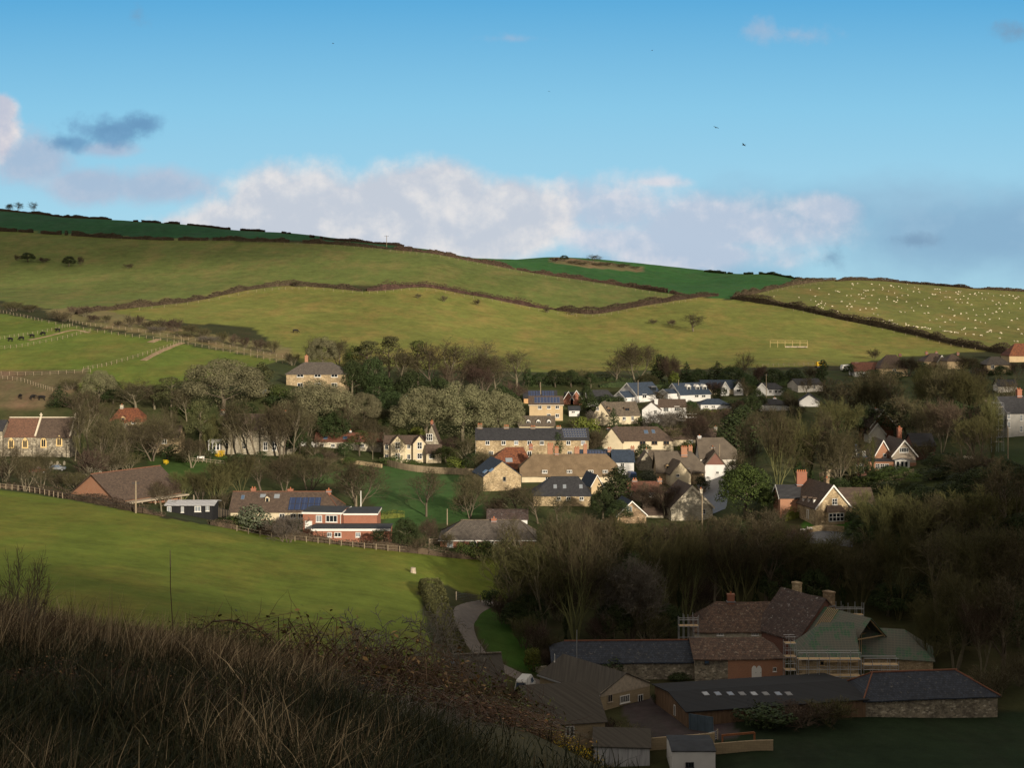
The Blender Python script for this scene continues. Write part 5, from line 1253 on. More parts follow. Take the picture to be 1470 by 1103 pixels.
def grove(place,group,items):
    """plants standing together; each label counts along the grove"""
    by={}
    for it in items: by.setdefault(it[0],[]).append(it)
    for k,L in by.items():
        L.sort(key=lambda t:t[1]);n=len(L);kw=KN[k][1];hs_=[t[2]-t[3] for t in L]
        for i,t in enumerate(L):
            if n==1: lab=f'{kw} {place}'
            elif n==2: lab=f'{("left","right")[i]} of two {kw.replace("tree","trees").replace("bush","bushes").replace("shrub","shrubs").replace("conifer","conifers")} {place}'
            elif i==n-1: lab=f'rightmost {kw} {place}'
            elif i==0: lab=f'leftmost {kw} {place}'
            else: lab=f'{ORD[i]} {kw} from the left {place}'
            plant(*t[:5],label=lab,group=group,Y=t[5] if len(t)>5 else None)
g=grove
g('on the skyline above the dark green field','trees on the ridge',[('B',14,303,291,12,1105),('B',26,303,288,16,1105),('B',49,305,289,20,1105)])
g('on the scrubby mound in the far green field','plants on the mound',[('B',851,378,364,24),('D',810,375,366,13),('T',797,376,369,18),('T',825,379,372,22),('T',872,382,375,24),('T',893,384,377,26),('T',838,381,374,20),('T',860,382,375,22),('T',910,386,381,18)])
g('standing alone in the upper pasture','bushes on the upper pasture',[('T',24,374,364,10),('D',40,376,362,20),('T',62,377,369,22),('D',99,383,367,18),('T',115,380,367,12),('T',186,385,377,16)])
g('in the open middle pasture','trees in the middle pasture',[('B',995,476,447,40),('T',600,428,420,10),('T',637,433,422,11),('T',685,438,428,12),('T',785,449,439,10),('T',822,452,442,16),('T',937,465,457,13),('T',965,468,458,14),('T',425,412,401,13),('T',1255,516,498,19)])
g('above the double fence','scrub on the bank',[('T',u,b,b-h_,w_) for u,b,h_,w_ in ((20,447,16,30),(45,448,12,24),(82,460,18,30),(92,462,15,24),(104,452,14,18),(122,455,18,22),(133,463,12,20),(152,464,13,14),(170,470,12,14),(186,470,22,18),(200,468,17,16))])
g('on the bank below the golden pasture','bushes on the bank',[('T',u,b,b-h_,w_) for u,b,h_,w_ in ((215,472,14,26),(234,474,20,24),(252,477,22,24),(272,482,18,28),(292,487,18,22),(318,492,18,18),(335,497,19,20),(352,500,18,20),(372,505,20,26),(392,508,22,20))]+[('W',225,478,468,34),('W',300,492,482,40),('W',262,484,474,36)])
# around the church
g('in front of the church','trees by the church',[('B',14,700,636,52),('B',60,704,640,50),('B',36,706,652,40),('T',85,702,672,40),('T',6,692,662,36),('T',112,706,676,44),('D',70,690,674,26)])
g('to the right of the church','trees right of the church',[('B',108,662,570,48),('B',127,655,556,62),('B',150,672,590,60),('T',128,690,640,54),('T',160,680,632,60),('C',86,585,552,40),('I',118,675,610,22),('T',182,676,648,44),('D',190,660,632,30)])
g('between church and hipped house','trees behind the church',[('O',142,578,530,50),('D',163,580,558,34),('B',195,590,538,62),('B',222,588,545,50),('P',246,600,540,52),('T',108,588,556,46),('W',100,560,540,30),('S',160,566,545,30),('B',268,605,552,46)])
g('beside the stone cottage and its garden','trees by the stone cottage',[('B',219,662,588,80),('B',180,668,600,46),('D',240,660,638,30),('D',208,658,645,36),('F',238,667,660,8),('P',287,660,572,40),('S',265,664,650,22),('B',255,650,575,46),('B',150,640,575,40)])
g('on the slope left of the hipped stone house','trees on the slope',[('O',320,592,513,112),('K',376,566,519,34),('S',402,572,552,32),('D',350,600,575,40),('S',270,596,575,40),('D',395,585,566,30)])
g('behind the hipped house','trees behind the hipped house',[('O',463,530,481,44),('B',440,525,480,40),('B',486,528,483,46),('S',510,545,495,38),('T',420,525,505,26)])
g('below the hipped stone house','trees below the hipped house',[('O',458,622,541,104),('O',522,612,562,50),('D',478,632,575,60),('B',492,640,570,40),('S',545,612,585,44),('S',560,625,598,40),('T',530,640,612,30)])
g('in front of the manor','trees in front of the manor',[('B',332,657,578,46),('B',349,658,566,64),('B',367,658,565,66),('B',404,658,566,64),('B',421,659,572,54),('B',440,655,580,44),('F',316,657,646,14),('D',302,660,644,20),('D',372,664,648,22),('S',330,666,654,24)])
g('by the low red-tiled house','trees by the red-tiled house',[('P',516,655,617,34),('D',495,656,634,22),('B',535,660,612,32),('T',470,655,640,24),('T',448,660,642,26),('S',500,668,655,20)])
g('in the wood above the great holm oak','trees on the upper wood',[('P',527,552,488,58),('P',558,556,481,54),('P',600,560,488,50),('B',575,566,490,60),('B',620,566,487,62),('B',645,566,480,72),('B',672,566,483,68),('B',694,566,500,60),('R',655,570,518,54),('R',690,572,522,50),('B',712,566,512,52),('S',512,565,520,36),('D',545,580,535,50),('D',575,585,545,46),('I',500,560,510,24),('B',540,560,500,46)])
g('at the foot of the great pasture','trees at the field foot',[('B',742,556,496,50),('C',759,556,528,18),('D',775,556,534,26),('D',797,556,530,34),('D',820,556,530,34),('T',838,552,528,30),('D',848,558,534,24)])
g('in the middle of the village','great holm oak',[('O',612,632,554,92),('O',664,634,545,100),('O',714,634,555,76)])
g('in front of the cream gabled house','plants by the gabled house',[('S',562,668,654,34),('S',590,670,658,26),('D',592,662,642,12),('B',573,668,626,24),('Y',655,676,656,34),('D',683,676,648,40),('B',668,676,618,40),('S',640,664,640,40),('R',645,660,626,40),('S',575,645,615,36),('Y',600,640,612,28)])
g('in the lower pasture','trees in the lower pasture',[('B',512,732,654,78),('B',444,708,646,70),('B',408,708,650,60),('B',375,710,648,70),('V',345,712,648,60),('V',318,712,655,54),('B',612,742,668,66),('B',675,745,672,54)])
g('between brick hall and long bungalow','trees by the brick hall',[('V',262,722,672,48),('V',288,726,668,46),('V',308,728,672,40),('R',240,728,686,36),('B',232,738,690,44),('T',320,735,700,36)])
g('around the golden stone barn','trees by the stone barn',[('B',742,748,690,60),('B',772,752,694,62),('T',715,745,712,40),('B',800,752,706,50),('T',668,735,705,36),('D',700,690,664,24),('B',694,692,640,36)])
g('along the back hedge of the near field','shrubs by the field hedge',[('H',365,765,722,44),('S',348,762,734,38),('W',412,779,737,58),('D',582,792,742,40),('R',617,792,742,40),('T',598,794,760,30),('D',548,786,760,26),('S',690,804,774,44),('S',668,800,778,26),('D',728,804,774,36),('D',335,758,738,24),('T',642,790,762,20)])
# upper right
g('behind the white slate-roofed houses','trees behind the white houses',[('B',912,552,486,70),('B',884,552,508,42),('C',946,552,508,26),('R',962,554,507,34),('C',985,552,518,26),('D',1002,556,528,36),('C',1030,556,518,44),('B',1064,554,502,48),('D',1052,560,524,40),('R',1090,556,522,32),('D',1112,556,528,36),('S',930,558,536,30),('Y',966,556,532,16),('D',1140,552,528,30),('T',1165,545,524,30),('C',1180,548,516,18),('D',1072,566,536,34)])
g('among the white bungalows','garden shrubs among the bungalows',[('D',870,586,566,30),('D',952,588,570,30),('D',1034,572,556,22),('D',1078,596,566,34),('T',1064,598,572,30),('S',1080,572,552,22),('D',1132,580,558,24),('R',1136,592,570,26),('Y',1020,602,586,24),('S',1046,606,586,20),('D',990,596,574,26),('T',1005,606,580,30),('C',735,602,560,30),('D',848,592,572,26),('R',1000,640,592,36)])
g('around the cream dormer house','plants round the dormer house',[('C',881,620,584,26),('Y',845,636,598,34),('D',836,652,622,22),('G',940,632,588,50),('G',966,630,586,46),('B',985,632,578,46),('W',955,640,606,56),('G',852,612,588,26),('S',922,612,597,14),('T',830,618,598,28),('B',1010,634,590,50)])
g('among the thatched and slated cottages','plants among the cottages',[('C',884,732,668,48),('H',928,696,674,32),('R',955,744,690,62),('R',925,740,700,50),('D',801,662,620,28),('Y',984,656,632,24),('Y',1004,658,634,28),('S',916,700,684,24),('T',980,742,706,50),('D',850,680,660,18),('D',865,745,700,40),('T',900,720,700,26)])
g('along the street beyond the thatched house','trees along the street',[('S',1070,744,664,74),('B',1048,700,640,40),('B',1086,702,596,54),('V',1117,706,582,64),('V',1146,704,584,60),('C',1058,660,584,52),('B',1082,650,588,52),('B',1104,640,576,54),('D',1090,720,690,40),('I',1165,700,610,26),('T',1045,764,735,50),('T',1100,768,722,60),('B',1130,640,580,50),('S',1118,735,700,50)])
g('left of the tile-hung house','trees left of the tile-hung house',[('B',1182,705,594,62),('B',1205,708,604,52),('V',1224,700,610,40),('I',1253,692,612,26),('D',1215,696,672,44),('S',1196,702,684,40),('S',1285,700,668,66),('S',1240,704,682,40),('B',1165,650,580,54)])
g('in the dark wood below the upper houses','trees of the dark wood',[('B',1190,612,540,66),('B',1222,616,534,68),('V',1254,616,528,68),('B',1288,616,518,74),('V',1325,618,514,76),('B',1362,618,513,76),('V',1396,618,518,66),('B',1420,612,528,50)])
g('on the near side of the dark wood','trees before the dark wood',[('V',1208,640,566,60),('B',1322,650,566,70),('R',1352,655,568,66),('R',1385,660,576,66),('V',1404,668,586,64),('V',1425,660,560,56),('B',1300,630,556,60),('D',1350,672,650,44),('T',1390,690,640,60),('D',1335,690,672,46),('B',1450,610,536,50),('D',1402,600,566,44)])
g('below the right-hand gardens','trees below the gardens',[('V',1260,800,692,86),('V',1305,805,706,90),('B',1350,800,698,96),('V',1398,800,690,100),('B',1445,790,650,100),('D',1320,735,694,64),('D',1365,735,690,70),('D',1412,730,668,74),('D',1462,720,664,60),('T',1290,745,705,50),('D',1240,790,740,60)])
g('on the dark bank right of the farm','trees right of the farm',[('V',1235,880,760,86),('V',1290,890,744,96),('B',1345,900,738,104),('V',1400,905,735,110),('B',1455,900,735,110),('V',1372,962,800,110),('B',1440,975,810,110),('R',1410,975,850,80),('D',1275,885,835,60),('T',1432,1000,945,60),('T',1400,1012,965,60),('D',1300,942,915,30)])
g('in the wood behind the farmhouse','trees behind the farmhouse',[('V',985,900,746,92),('B',1025,892,742,90),('V',1062,884,742,90),('B',1100,876,748,90),('V',1140,868,752,90),('V',1185,862,756,84),('D',1120,872,800,60),('D',1170,880,815,50),('I',1210,870,770,34),('I',1040,888,770,30),('I',1085,880,775,32),('I',1160,868,775,30)])
g('in the wood behind the long barn','trees behind the long barn',[('V',742,894,764,92),('V',782,908,752,96),('V',826,922,732,108),('B',866,918,744,92),('G',906,922,790,96),('V',944,912,752,96),('I',812,918,790,30),('I',765,905,790,30),('I',925,915,790,32),('I',975,905,790,30),('D',880,922,860,60),('T',930,926,870,70),('D',760,905,850,50),('T',858,925,880,50),('D',960,920,865,50)])
g('on the far side of the wood','trees at the back of the wood',[('B',716,832,770,56),('B',756,838,738,72),('V',802,842,728,80),('B',850,842,726,80),('V',900,836,730,80),('B',950,832,732,80),('V',1000,826,736,80),('B',1050,822,738,76),('V',1100,808,742,70),('R',1145,810,752,66),('T',960,800,752,60),('T',840,780,735,60),('D',1060,790,745,60),('D',900,800,750,60)])
g('in the gaps between the far white houses','garden trees among the white houses',[('X',842,592,552,26),('D',888,584,568,22),('B',950,590,556,34),('X',958,574,550,24),('R',1022,572,546,30),('D',1000,574,560,20),('B',1075,580,540,34),('D',1060,590,572,26),('X',1088,590,560,26),('B',1140,596,558,40),('D',1130,570,556,18),('T',1146,598,580,30),('B',1158,572,540,30),('X',1066,612,580,34),('R',1040,616,584,36)])
g('between the terrace and the cream house','garden trees by the terrace',[('B',858,660,610,40),('D',862,668,640,26),('X',852,650,616,28),('T',880,664,642,26),('R',740,668,640,24),('T',770,668,646,24),('D',830,668,648,20),('B',812,660,622,34)])
g('behind the thatched cottage and barns','trees behind the thatch',[('T',905,668,646,26),('D',925,664,636,28),('B',912,650,606,36),('X',940,640,606,30),('B',1040,664,618,40),('D',1055,690,660,30),('T',1000,720,696,30),('D',1012,706,684,22),('R',935,724,690,40),('B',950,742,700,46),('D',890,752,716,36)])
g('on the bank behind the great holm oak','evergreens on the upper wood',[('X',505,570,515,46),('X',590,585,530,56),('X',630,585,540,50),('D',690,590,560,50),('X',722,600,552,40),('X',560,600,560,46),('T',735,580,545,40),('X',535,575,510,44)])
g('between church and manor','evergreens by the lane',[('X',170,640,600,34),('X',300,640,598,36),('T',205,650,622,40),('X',430,655,612,34),('X',480,640,590,44),('D',345,672,650,30),('T',420,670,648,34),('D',455,670,650,26)])
g('in the dark wood as undergrowth','undergrowth of the dark wood',[('X',1200,630,585,60),('X',1240,632,580,64),('X',1285,630,575,66),('X',1330,632,572,66),('X',1375,632,575,66),('X',1415,630,578,56),('X',1180,660,612,50),('X',1215,664,622,50)])
g('around the tile-hung house','evergreens by the tile-hung house',[('X',1345,676,652,44),('X',1378,684,656,50),('X',1235,690,655,34),('T',1330,660,628,40),('X',1205,720,684,40),('D',1265,712,690,44),('T',1420,690,652,56),('X',1385,720,676,60),('X',1440,700,656,56)])
g('on the dark slope above the farm','evergreens above the farm',[('X',1250,850,800,70),('X',1330,880,820,80),('X',1420,880,815,90),('X',1180,830,785,60),('X',1120,820,780,60),('X',1050,850,795,60),('X',980,860,805,60),('X',910,860,800,60),('X',830,870,815,50),('X',770,860,810,50)])
g('on the bare bank at the right edge','thickets at the right edge',[('X',1440,745,700,60),('X',1465,790,735,70),('V',1450,770,700,70),('X',1410,780,735,60),('V',1468,850,760,80),('X',1455,860,800,70),('T',1430,830,780,60),('V',1425,860,770,80),('X',1380,830,785,60),('X',1290,800,760,60),('T',1330,790,740,60),('X',1462,930,860,70),('V',1335,960,850,80),('X',1370,940,880,60),('T',1465,985,930,60),('X',1240,760,720,50),('X',1340,745,700,56)])
g('in the dark heart of the wood','undergrowth in the wood',[('X',740,860,805,60),('X',790,850,790,64),('X',850,845,790,64),('X',905,845,790,64),('X',960,840,790,64),('X',1015,835,790,64),('X',1065,826,780,60),('X',1115,812,770,60),('T',930,880,820,64),('T',1000,880,820,64),('T',880,890,835,60),('T',800,892,836,60)])
g('among the upper row of houses','garden trees in the upper row',[('D',1222,540,522,24),('T',1243,548,530,34),('D',1258,546,530,24),('B',1306,540,510,34),('D',1318,536,520,28),('T',1340,540,522,36),('B',1386,540,508,36),('D',1396,536,516,30),('T',1410,545,526,34),('D',1436,545,524,30),('R',1462,545,518,34),('D',1280,550,533,40),('T',1365,545,526,34)])
g('among the gardens left of the great evergreen','garden trees left of the great evergreen',[('B',548,652,604,46),('B',528,640,596,44),('X',555,640,606,34),('B',500,632,584,44),('T',470,668,646,36),('B',455,668,622,44),('V',300,655,590,46),('B',275,672,624,44),('B',245,640,590,44),('X',330,640,605,40)])
g('beside the lane verge','shrubs beside the lane',[('T',722,896,850,44),('D',738,905,862,40),('T',752,930,880,42),('T',772,948,890,44),('Y',766,965,928,26),('W',790,952,905,40),('D',705,872,845,26),('T',784,962,930,34)])
g('in the farmyard','bushes in the farmyard',[('D',876,972,940,66),('D',975,978,966,34),('D',1275,945,915,50),('T',1395,1012,975,50),('T',1150,1042,1008,110),('D',1100,1044,1014,90),('T',1190,1040,1000,70),('D',940,1010,996,10),('T',870,1062,1030,50),('T',905,1080,1040,60)])
# hedges ------------------------------------------------------------------------------------------
def hedge(label,uv,h=2.0,w=1.8,mat='hedge_twig',dens=34,leaf=.4,gaps=0.,group='field hedges',name='hedge',ymin=112,seed=0,Ys=None,flat=0):
    rs=np.random.RandomState(seed+int(uv[0][0]*7+uv[0][1]*3)%9999)
    pts=[P(u,v,ymin) for u,v in uv] if Ys is None else [at(u,y) for (u,v),y in zip(uv,Ys)]
    pts=resample(smooth_path(pts,6),1.5)
    for q_ in pts: q_.z=h1(q_.x,q_.y)-.1
    o=pts[0].copy();Ls=len(pts);C=[];Nn=[]
    prof=1+.18*np.sin(np.arange(Ls)*.35+seed)+.55*rs.randn(Ls);prof=np.convolve(np.pad(prof,2,'edge'),np.ones(5)/5,'valid')
    e_=np.minimum(np.arange(Ls),Ls-1-np.arange(Ls));prof=prof*np.clip(.35+e_*.16,0,1)
    if flat: prof=1+(prof-1)*(1-flat)
    keep=np.ones(Ls,bool)
    if gaps:
        z=np.convolve(rs.rand(Ls),np.ones(7)/7,'same');keep=z>np.quantile(z,gaps)
    m=MB()
    for i in range(Ls-1):
        if not keep[i]: continue
        p=pts[i];q=pts[i+1];d=(q-p);d.z=0;ln=d.length
        if ln<1e-4: continue
        d.normalize();s=Vector((d.y,-d.x,0));n=int(dens*ln)
        t=rs.rand(n);zf=rs.rand(n)**.8;sd_=np.where(rs.rand(n)<.5,-1,1)*(1-rs.rand(n)**2*.6)
        top_=rs.rand(n)<.22;yt=rs.uniform(-1,1,n);y=np.where(top_,yt,sd_*np.sqrt(1-zf**3*.5))*w/2;z=np.where(top_,1-.22*yt**2-.12*rs.rand(n),zf)*h*prof[i];sd_=np.where(top_,yt*.4,sd_);a=np.arccos(np.clip(sd_,-1,1))
        base=np.array(p)[None]*(1-t)[:,None]+np.array(q)[None]*t[:,None]-np.array(o)
        c=base+np.array(s)[None]*y[:,None];c[:,2]+=z*.98+.05
        C.append(c);Nn.append(np.array(s)[None]*np.cos(a)[:,None]+np.array([0,0,1])[None]*np.sin(a)[:,None])
    C=np.concatenate(C);Nn=np.concatenate(Nn);me=leaves(C,Nn,rs,leaf,mat,.45)
    import bmesh # the dense woody middle of the hedge
    bm=bmesh.new();bm.from_mesh(me)
    for i in range(Ls-1):
        if keep[i]:
            p=pts[i]-o;q=pts[i+1]-o;s=Vector((q.y-p.y,p.x-q.x,0))
            if s.length<1e-4: continue
            s=s.normalized()*w*.22;ha=Vector((0,0,h*prof[i]*.6));hb=Vector((0,0,h*prof[i+1]*.6))
            vs=[bm.verts.new(v) for v in (p-s*1.6,q-s*1.6,q-s+hb,p-s+ha,p+s+ha,q+s+hb,q+s*1.6,p+s*1.6)]
            for f_ in ((0,1,2,3),(3,2,5,4),(4,5,6,7)): bm.faces.new([vs[k_] for k_ in f_])
    bm.to_mesh(me);bm.free()
    ob=bpy.data.objects.new(name,me);COL.objects.link(ob);ob.location=o
    return tag(ob,label,'hedge',group)
hedge('wind-clipped hedge along the left skyline above the dark field',[(-20,302),(60,306),(110,309),(160,315)],1.7,2,'hedge_twig',120,.7)
hedge('broken line of low hedge clumps along the middle of the skyline',[(185,318),(210,319),(330,328),(460,343),(580,354)],1.4,2.2,'hedge_twig',120,.7,.35)
hedge('long dark hedge under the shadowed green field on the ridge',[(-20,331),(100,338),(190,343),(330,345),(480,351),(560,358)],2.1,2.2,'hedge_twig',120,.6,.12)
hedge('hedge running down from the ridge below the bright green field',[(560,358),(620,364),(700,379),(800,397),(900,412),(975,423)],2.4,2.2,'hedge_red',120,.6,.05)
hedge('hedge between the two left pastures with a bend at its foot',[(108,451),(135,447),(200,441),(300,428),(380,413),(440,411),(518,418)],2.6,2.2,'hedge_twig',120,.5)
hedge('thick dark hedge across the middle of the hillside',[(526,418),(560,416),(600,412),(680,424),(760,440),(800,445)],3.4,3.0,'hedge_red',50,.5)
hedge('hedge rising rightward to the field corner under the green field',[(800,446),(850,451),(900,443),(960,433),(1000,427),(1030,425)],3.2,2.4,'hedge_twig',120,.5)
hedge('hedge descending under the sheep field toward the houses',[(1050,429),(1110,438),(1200,457),(1300,478),(1420,504),(1460,510)],3.4,2.6,'hedge_twig',120,.5)
hedge('hedge climbing beside the sheep field to its top corner',[(1052,428),(1090,420),(1130,411),(1170,405),(1200,403)],2.8,2.2,'hedge_twig',120,.5)
hedge('hedge along the top of the sheep field',[(1200,404),(1260,403),(1330,409),(1400,415),(1480,419)],1.7,2.0,'hedge_twig',120,.6)
hedge('thin far hedge on the right-hand skyline',[(1010,390),(1100,394),(1180,400)],1.6,1.8,'leaf_dark',110,.7,.2)
hedge('trimmed hedge with tree stumps behind the left part of the near field',[(-20,699),(60,709),(130,722),(190,734),(236,742)],1.9,1.8,'hedge_twig',60,.3,0,'garden hedges')
hedge('scruffy hedge behind the right part of the near field',[(300,753),(360,764),(440,777),(520,786),(600,795),(690,803)],1.9,1.6,'hedge_twig',60,.3,0,'garden hedges')
hedge('low trimmed hedge in front of the brick hall',[(120,716),(160,724),(196,733)],2.0,1.6,'hedge_red',60,.3,0,'garden hedges')
hedge('tall square-cut hedge block beside the lane bend',[(616,850),(622,868),(634,902),(652,940)],2.9,3.6,'twig_olive',320,.3,0,'garden hedges',flat=.6)
hedge('evergreen hedge behind the white slate-roofed houses',[(860,556),(930,556),(1010,556),(1090,555),(1180,548)],2.2,2.5,'leaf_dark',34,.5,0,'garden hedges')
hedge('evergreen hedge along the foot of the great pasture',[(745,556),(800,553),(850,548),(890,545)],2.6,3,'leaf_dark',34,.5,0,'garden hedges')
hedge('yellow-green clipped hedge behind the flat-roofed brick house',[(543,745),(560,744),(580,742)],1.6,1.6,'leaf_lime',60,.3,0,'garden hedges',flat=.7)
hedge('dark hedge below the street bend beside the stone gable',[(1035,764),(1080,770),(1130,772)],2.2,2.2,'leaf_dark',50,.35,0,'garden hedges')
hedge('clipped evergreen hedge in front of the gabled cottage garden',[(1125,748),(1140,744),(1152,742)],1.8,1.6,'leaf_lime',50,.3,0,'garden hedges')
hedge('ivy-dark hedge above the cattle shed yard',[(1030,1036),(1100,1030),(1180,1022),(1225,1015)],1.6,2.4,'leaf_dark',60,.35,0,'garden hedges')
# ================================================================ fences, poles, animals
_post=MB();_post.box(-.06,.06,-.06,.06,-.3,1.25);POST=_post.mesh('post',MATS['pole_wood'])
def fence(label,uv,step=3.2,h=1.0,rails=True,mat='weathered_timber',group='post and wire fences',wid=1.,rail_r=.015,nr=2):
    pts=resample(smooth_path([P(u,v) for u,v in uv],6),step);
    while len(pts)>100: step*=1.15;pts=resample(smooth_path([P(u,v) for u,v in uv],6),step)
    for q_ in pts: q_.z=h1(q_.x,q_.y)
    o=pts[0].copy();rt=empty('fence',o,0,label,'fence',group)
    for p in pts:
        q=bpy.data.objects.new('post',POST);COL.objects.link(q);q.parent=rt;q.location=p-o;q.scale=(wid,wid,h);q.rotation_euler=(vr.gauss(0,.03),vr.gauss(0,.03),vr.random())
    for z in [h*1.25*(i+1)/nr-.1 for i in range(nr)]:
        m=MB();m.tube([a-o+Vector((0,0,z)) for a in pts],[rail_r]*len(pts),5);m.build('wire' if rail_r<.04 else 'rail',MATS['weathered_timber'],rt)
    return rt
FC=fence
FC('upper line of the double fence crossing the left fields',[(100,462),(130,468),(180,474),(240,484),(300,494),(360,506),(415,516)])
FC('lower line of the double fence crossing the left fields',[(0,449),(60,462),(120,474),(180,483),(240,491),(300,501),(360,512),(415,524)])
FC('short fence joining the double fence behind the black cattle',[(0,488),(40,482),(80,474),(104,468)])
FC('fence along the trodden strip below the black cattle',[(-10,503),(40,497),(90,487),(128,477)])
FC('fence climbing beside the bare diagonal track',[(120,532),(160,524),(205,511),(240,500),(264,491)])
FC('fence along the top of the brown plot',[(-10,538),(60,539),(130,535)],3.5)
FC('fence slanting across the brown plot toward the trees',[(-10,543),(30,548),(55,556),(75,562)],3.)
FC('fence with pale posts below the long ridge hedge',[(160,344),(250,346),(370,349),(480,355),(560,362)],7,1.25)
FC('fence with straw-coloured posts below the bright green field',[(560,362),(620,368),(700,383),(800,401),(900,416),(960,426)],6,1.25)
FC('fence along the lower side of the left pasture hedge',[(200,446),(300,433),(380,418),(440,416),(520,422)],6,1.1)
FC('fence under the thick hedge in mid hillside',[(530,422),(600,417),(680,429),(760,444),(840,455),(900,448),(1000,431)],6,1.1)
FC('fence along the top corner of the sheep field',[(1090,424),(1130,415),(1180,408)],5,1.1)
FC('fence on the lower side of the sheep field hedge',[(1110,442),(1200,461),(1300,482),(1400,503)],6,1.0)
FC('fence at the field edge above the white bungalow',[(1095,527),(1140,526),(1180,524)],3.)
FC('wooden rail fence in front of the manor lawn',[(262,664),(285,664),(322,668)],2.5,.9,rail_r=.08,nr=2)
FC('post and rail fence in the churchyard behind the brick hall',[(152,675),(158,676),(168,677)],1.6,1.0,rail_r=.1,nr=2)
FC('short rail fence on the lawn beside the grey-tiled bungalow',[(616,782),(624,782),(632,782)],2.,.9,rail_r=.09,nr=2)
FC('old fence posts along the scruffy hedge of the near field',[(340,763),(440,779),(540,790),(640,800)],11,.9)
FC('fence behind the trimmed hedge at the left of the near field',[(0,702),(50,708),(90,716)],7.,.9)
def board_fence(label,uv,h=1.7,mat='fence_board'):
    pts=resample(smooth_path([P(u,v) for u,v in uv],6),2.0);o=pts[0].copy();rt=empty('board_fence',o,0,label,'fence','board fences')
    m=MB()
    for a,b in zip(pts,pts[1:]): m.bar(a-o+Vector((0,0,h/2)),b-o+Vector((0,0,h/2)),.05,h)
    m.build('panel',MATS[mat],rt)
    for p in pts:
        q=bpy.data.objects.new('post',POST);COL.objects.link(q);q.parent=rt;q.location=p-o;q.scale=(.6,.6,h/1.3)
board_fence('long wooden board fence at the top of the lower pasture',[(545,666),(580,675),(620,680),(660,682),(718,684)],1.7)
board_fence('board fence climbing the garden bank below the tile-hung house',[(1250,704),(1272,698),(1295,690),(1312,684)],1.6)
board_fence('pale board fence catching light under the street trees',[(1176,693),(1190,688),(1204,683)],2.0)
board_fence('black board fence with pale posts right of the black shed',[(303,741),(316,743),(330,746)],1.9,'black_board')
wall_thing('garden_wall','stone garden wall below the cream gabled house',[(490,664),(520,668),(548,672)],1.0,.5,'gold_stone')
wall_thing('garden_wall','low stone wall at the junction in front of the gabled cottage',[(1158,766),(1180,762),(1212,764)],1.0,.5,'gold_stone')
wall_thing('garden_wall','stone wall on the bare hillside edge below the hipped house',[(488,594),(505,590),(530,597)],1.2,.6,'gold_stone')
def pole(label,u,vb,vt,r=.13,mat='pole_wood',arm=0,name='utility_pole',cat='pole',group='utility poles',Y=None):
    p=P(u,vb) if Y is None else at(u,Y);h=zpx(vt,p.y)-p.z;rt=empty(name,p,0,label,cat,group)
    m=MB();m.tube([(0,0,-.3),(0,0,h*.5),(0,0,h)],[r,r*.9,r*.75],8);m.build('shaft',MATS[mat],rt)
    if arm:
        m=MB();m.box(-arm,arm,-.07,.07,h-.5,h-.35)
        for x in (-arm*.8,0,arm*.8): m.tube([(x,0,h-.35),(x,0,h-.1)],[.06,.04],6)
        m.build('crossarm',MATS['dark_metal'],rt)
    return rt,h
pole('white flagpole beside the flat-roofed brick house',518,738,705,.12,'white_paint',0,'flagpole','flagpole',None)
pole('short wooden pole left of the white flagpole',512,736,712,.11)
pole('utility pole beside the grey-tiled bungalow',642,766,731,.13)
pole('utility pole with a transformer in front of the brick hall',195,737,691,.16,arm=.7)
pole('lone power pole on the skyline beyond the ridge hedge',555,354,338,.2,arm=1.4)
pole('utility pole behind the blue solar-roofed house',776,578,549,.13)
pole('utility pole before the big blue-roofed white house',916,580,546,.12)
pole('utility pole before the house with arched dormers',974,576,545,.12)
pole('utility pole beside the twin white gables',1064,566,544,.12)
pole('utility pole before the white bungalow gable',1100,572,537,.12,arm=.5)
pole('utility pole in front of the pointed stone gable',1008,778,711,.14)
pole('utility pole beside the stone-slated cottage',996,696,679,.12)
pole('utility pole beside the thatched house gable',1033,684,638,.12)
pole('pale street pole standing at the right edge by the scaffold house',1447,665,612,.13)
pole('pole behind the long slate barn',828,977,905,.07,'galvanised',0,'pole','pole')
# signpost at the junction
rt,h=pole('white finger signpost at the road junction',1159,772,756,.08,'white_paint',0,'signpost','signpost',None)
m=MB();m.box(-1.3,-.02,-.04,.04,h-.75,h-.45);m.build('finger',MATS['white_paint'],rt)
m=MB();m.box(.02,.9,-.04,.04,h-.45,h-.2);m.build('finger',MATS['white_paint'],rt)
# timber frame in the pasture
p=P(1132,499);rt=empty('tunnel_frame',p,R(-10),'open arched frame of a small tunnel standing in the pasture','frame')
for i in range(6):
    x=(-26+i*10.5)*p.y/F;m=MB();w_=2.0;pts=[(x,-w_,0),(x,-w_,2.2)]+[(x,-w_*math.cos(a),2.2+1.0*math.sin(a)) for a in np.linspace(.3,math.pi-.3,6)]+[(x,w_,2.2),(x,w_,0)]
    m.tube(pts,[.09]*len(pts),6);m.build('hoop',MATS['tubing_yellow'],rt)
m=MB()
for y,z in ((-2,2.2),(2,2.2),(0,3.2)): m=MB();m.tube([(-26*p.y/F,y,z),(26.5*p.y/F,y,z)],[.07,.07],5);m.build('rail',MATS['tubing_yellow'],rt)
m=MB();m.box(-1.5,8.5,-.6,.6,.0,.55);m.build('trough',MATS['weathered_timber'],rt)
# field stump / trough
p=P(593,823);m=MB();m.tube([(0,0,-.2),(0,0,.55),(.03,0,.9)],[.55,.46,.42],10);o=m.build('tree_stump',MATS['weathered_timber']);o.location=p;tag(o,'pale weathered stump standing alone in the near field','stump')
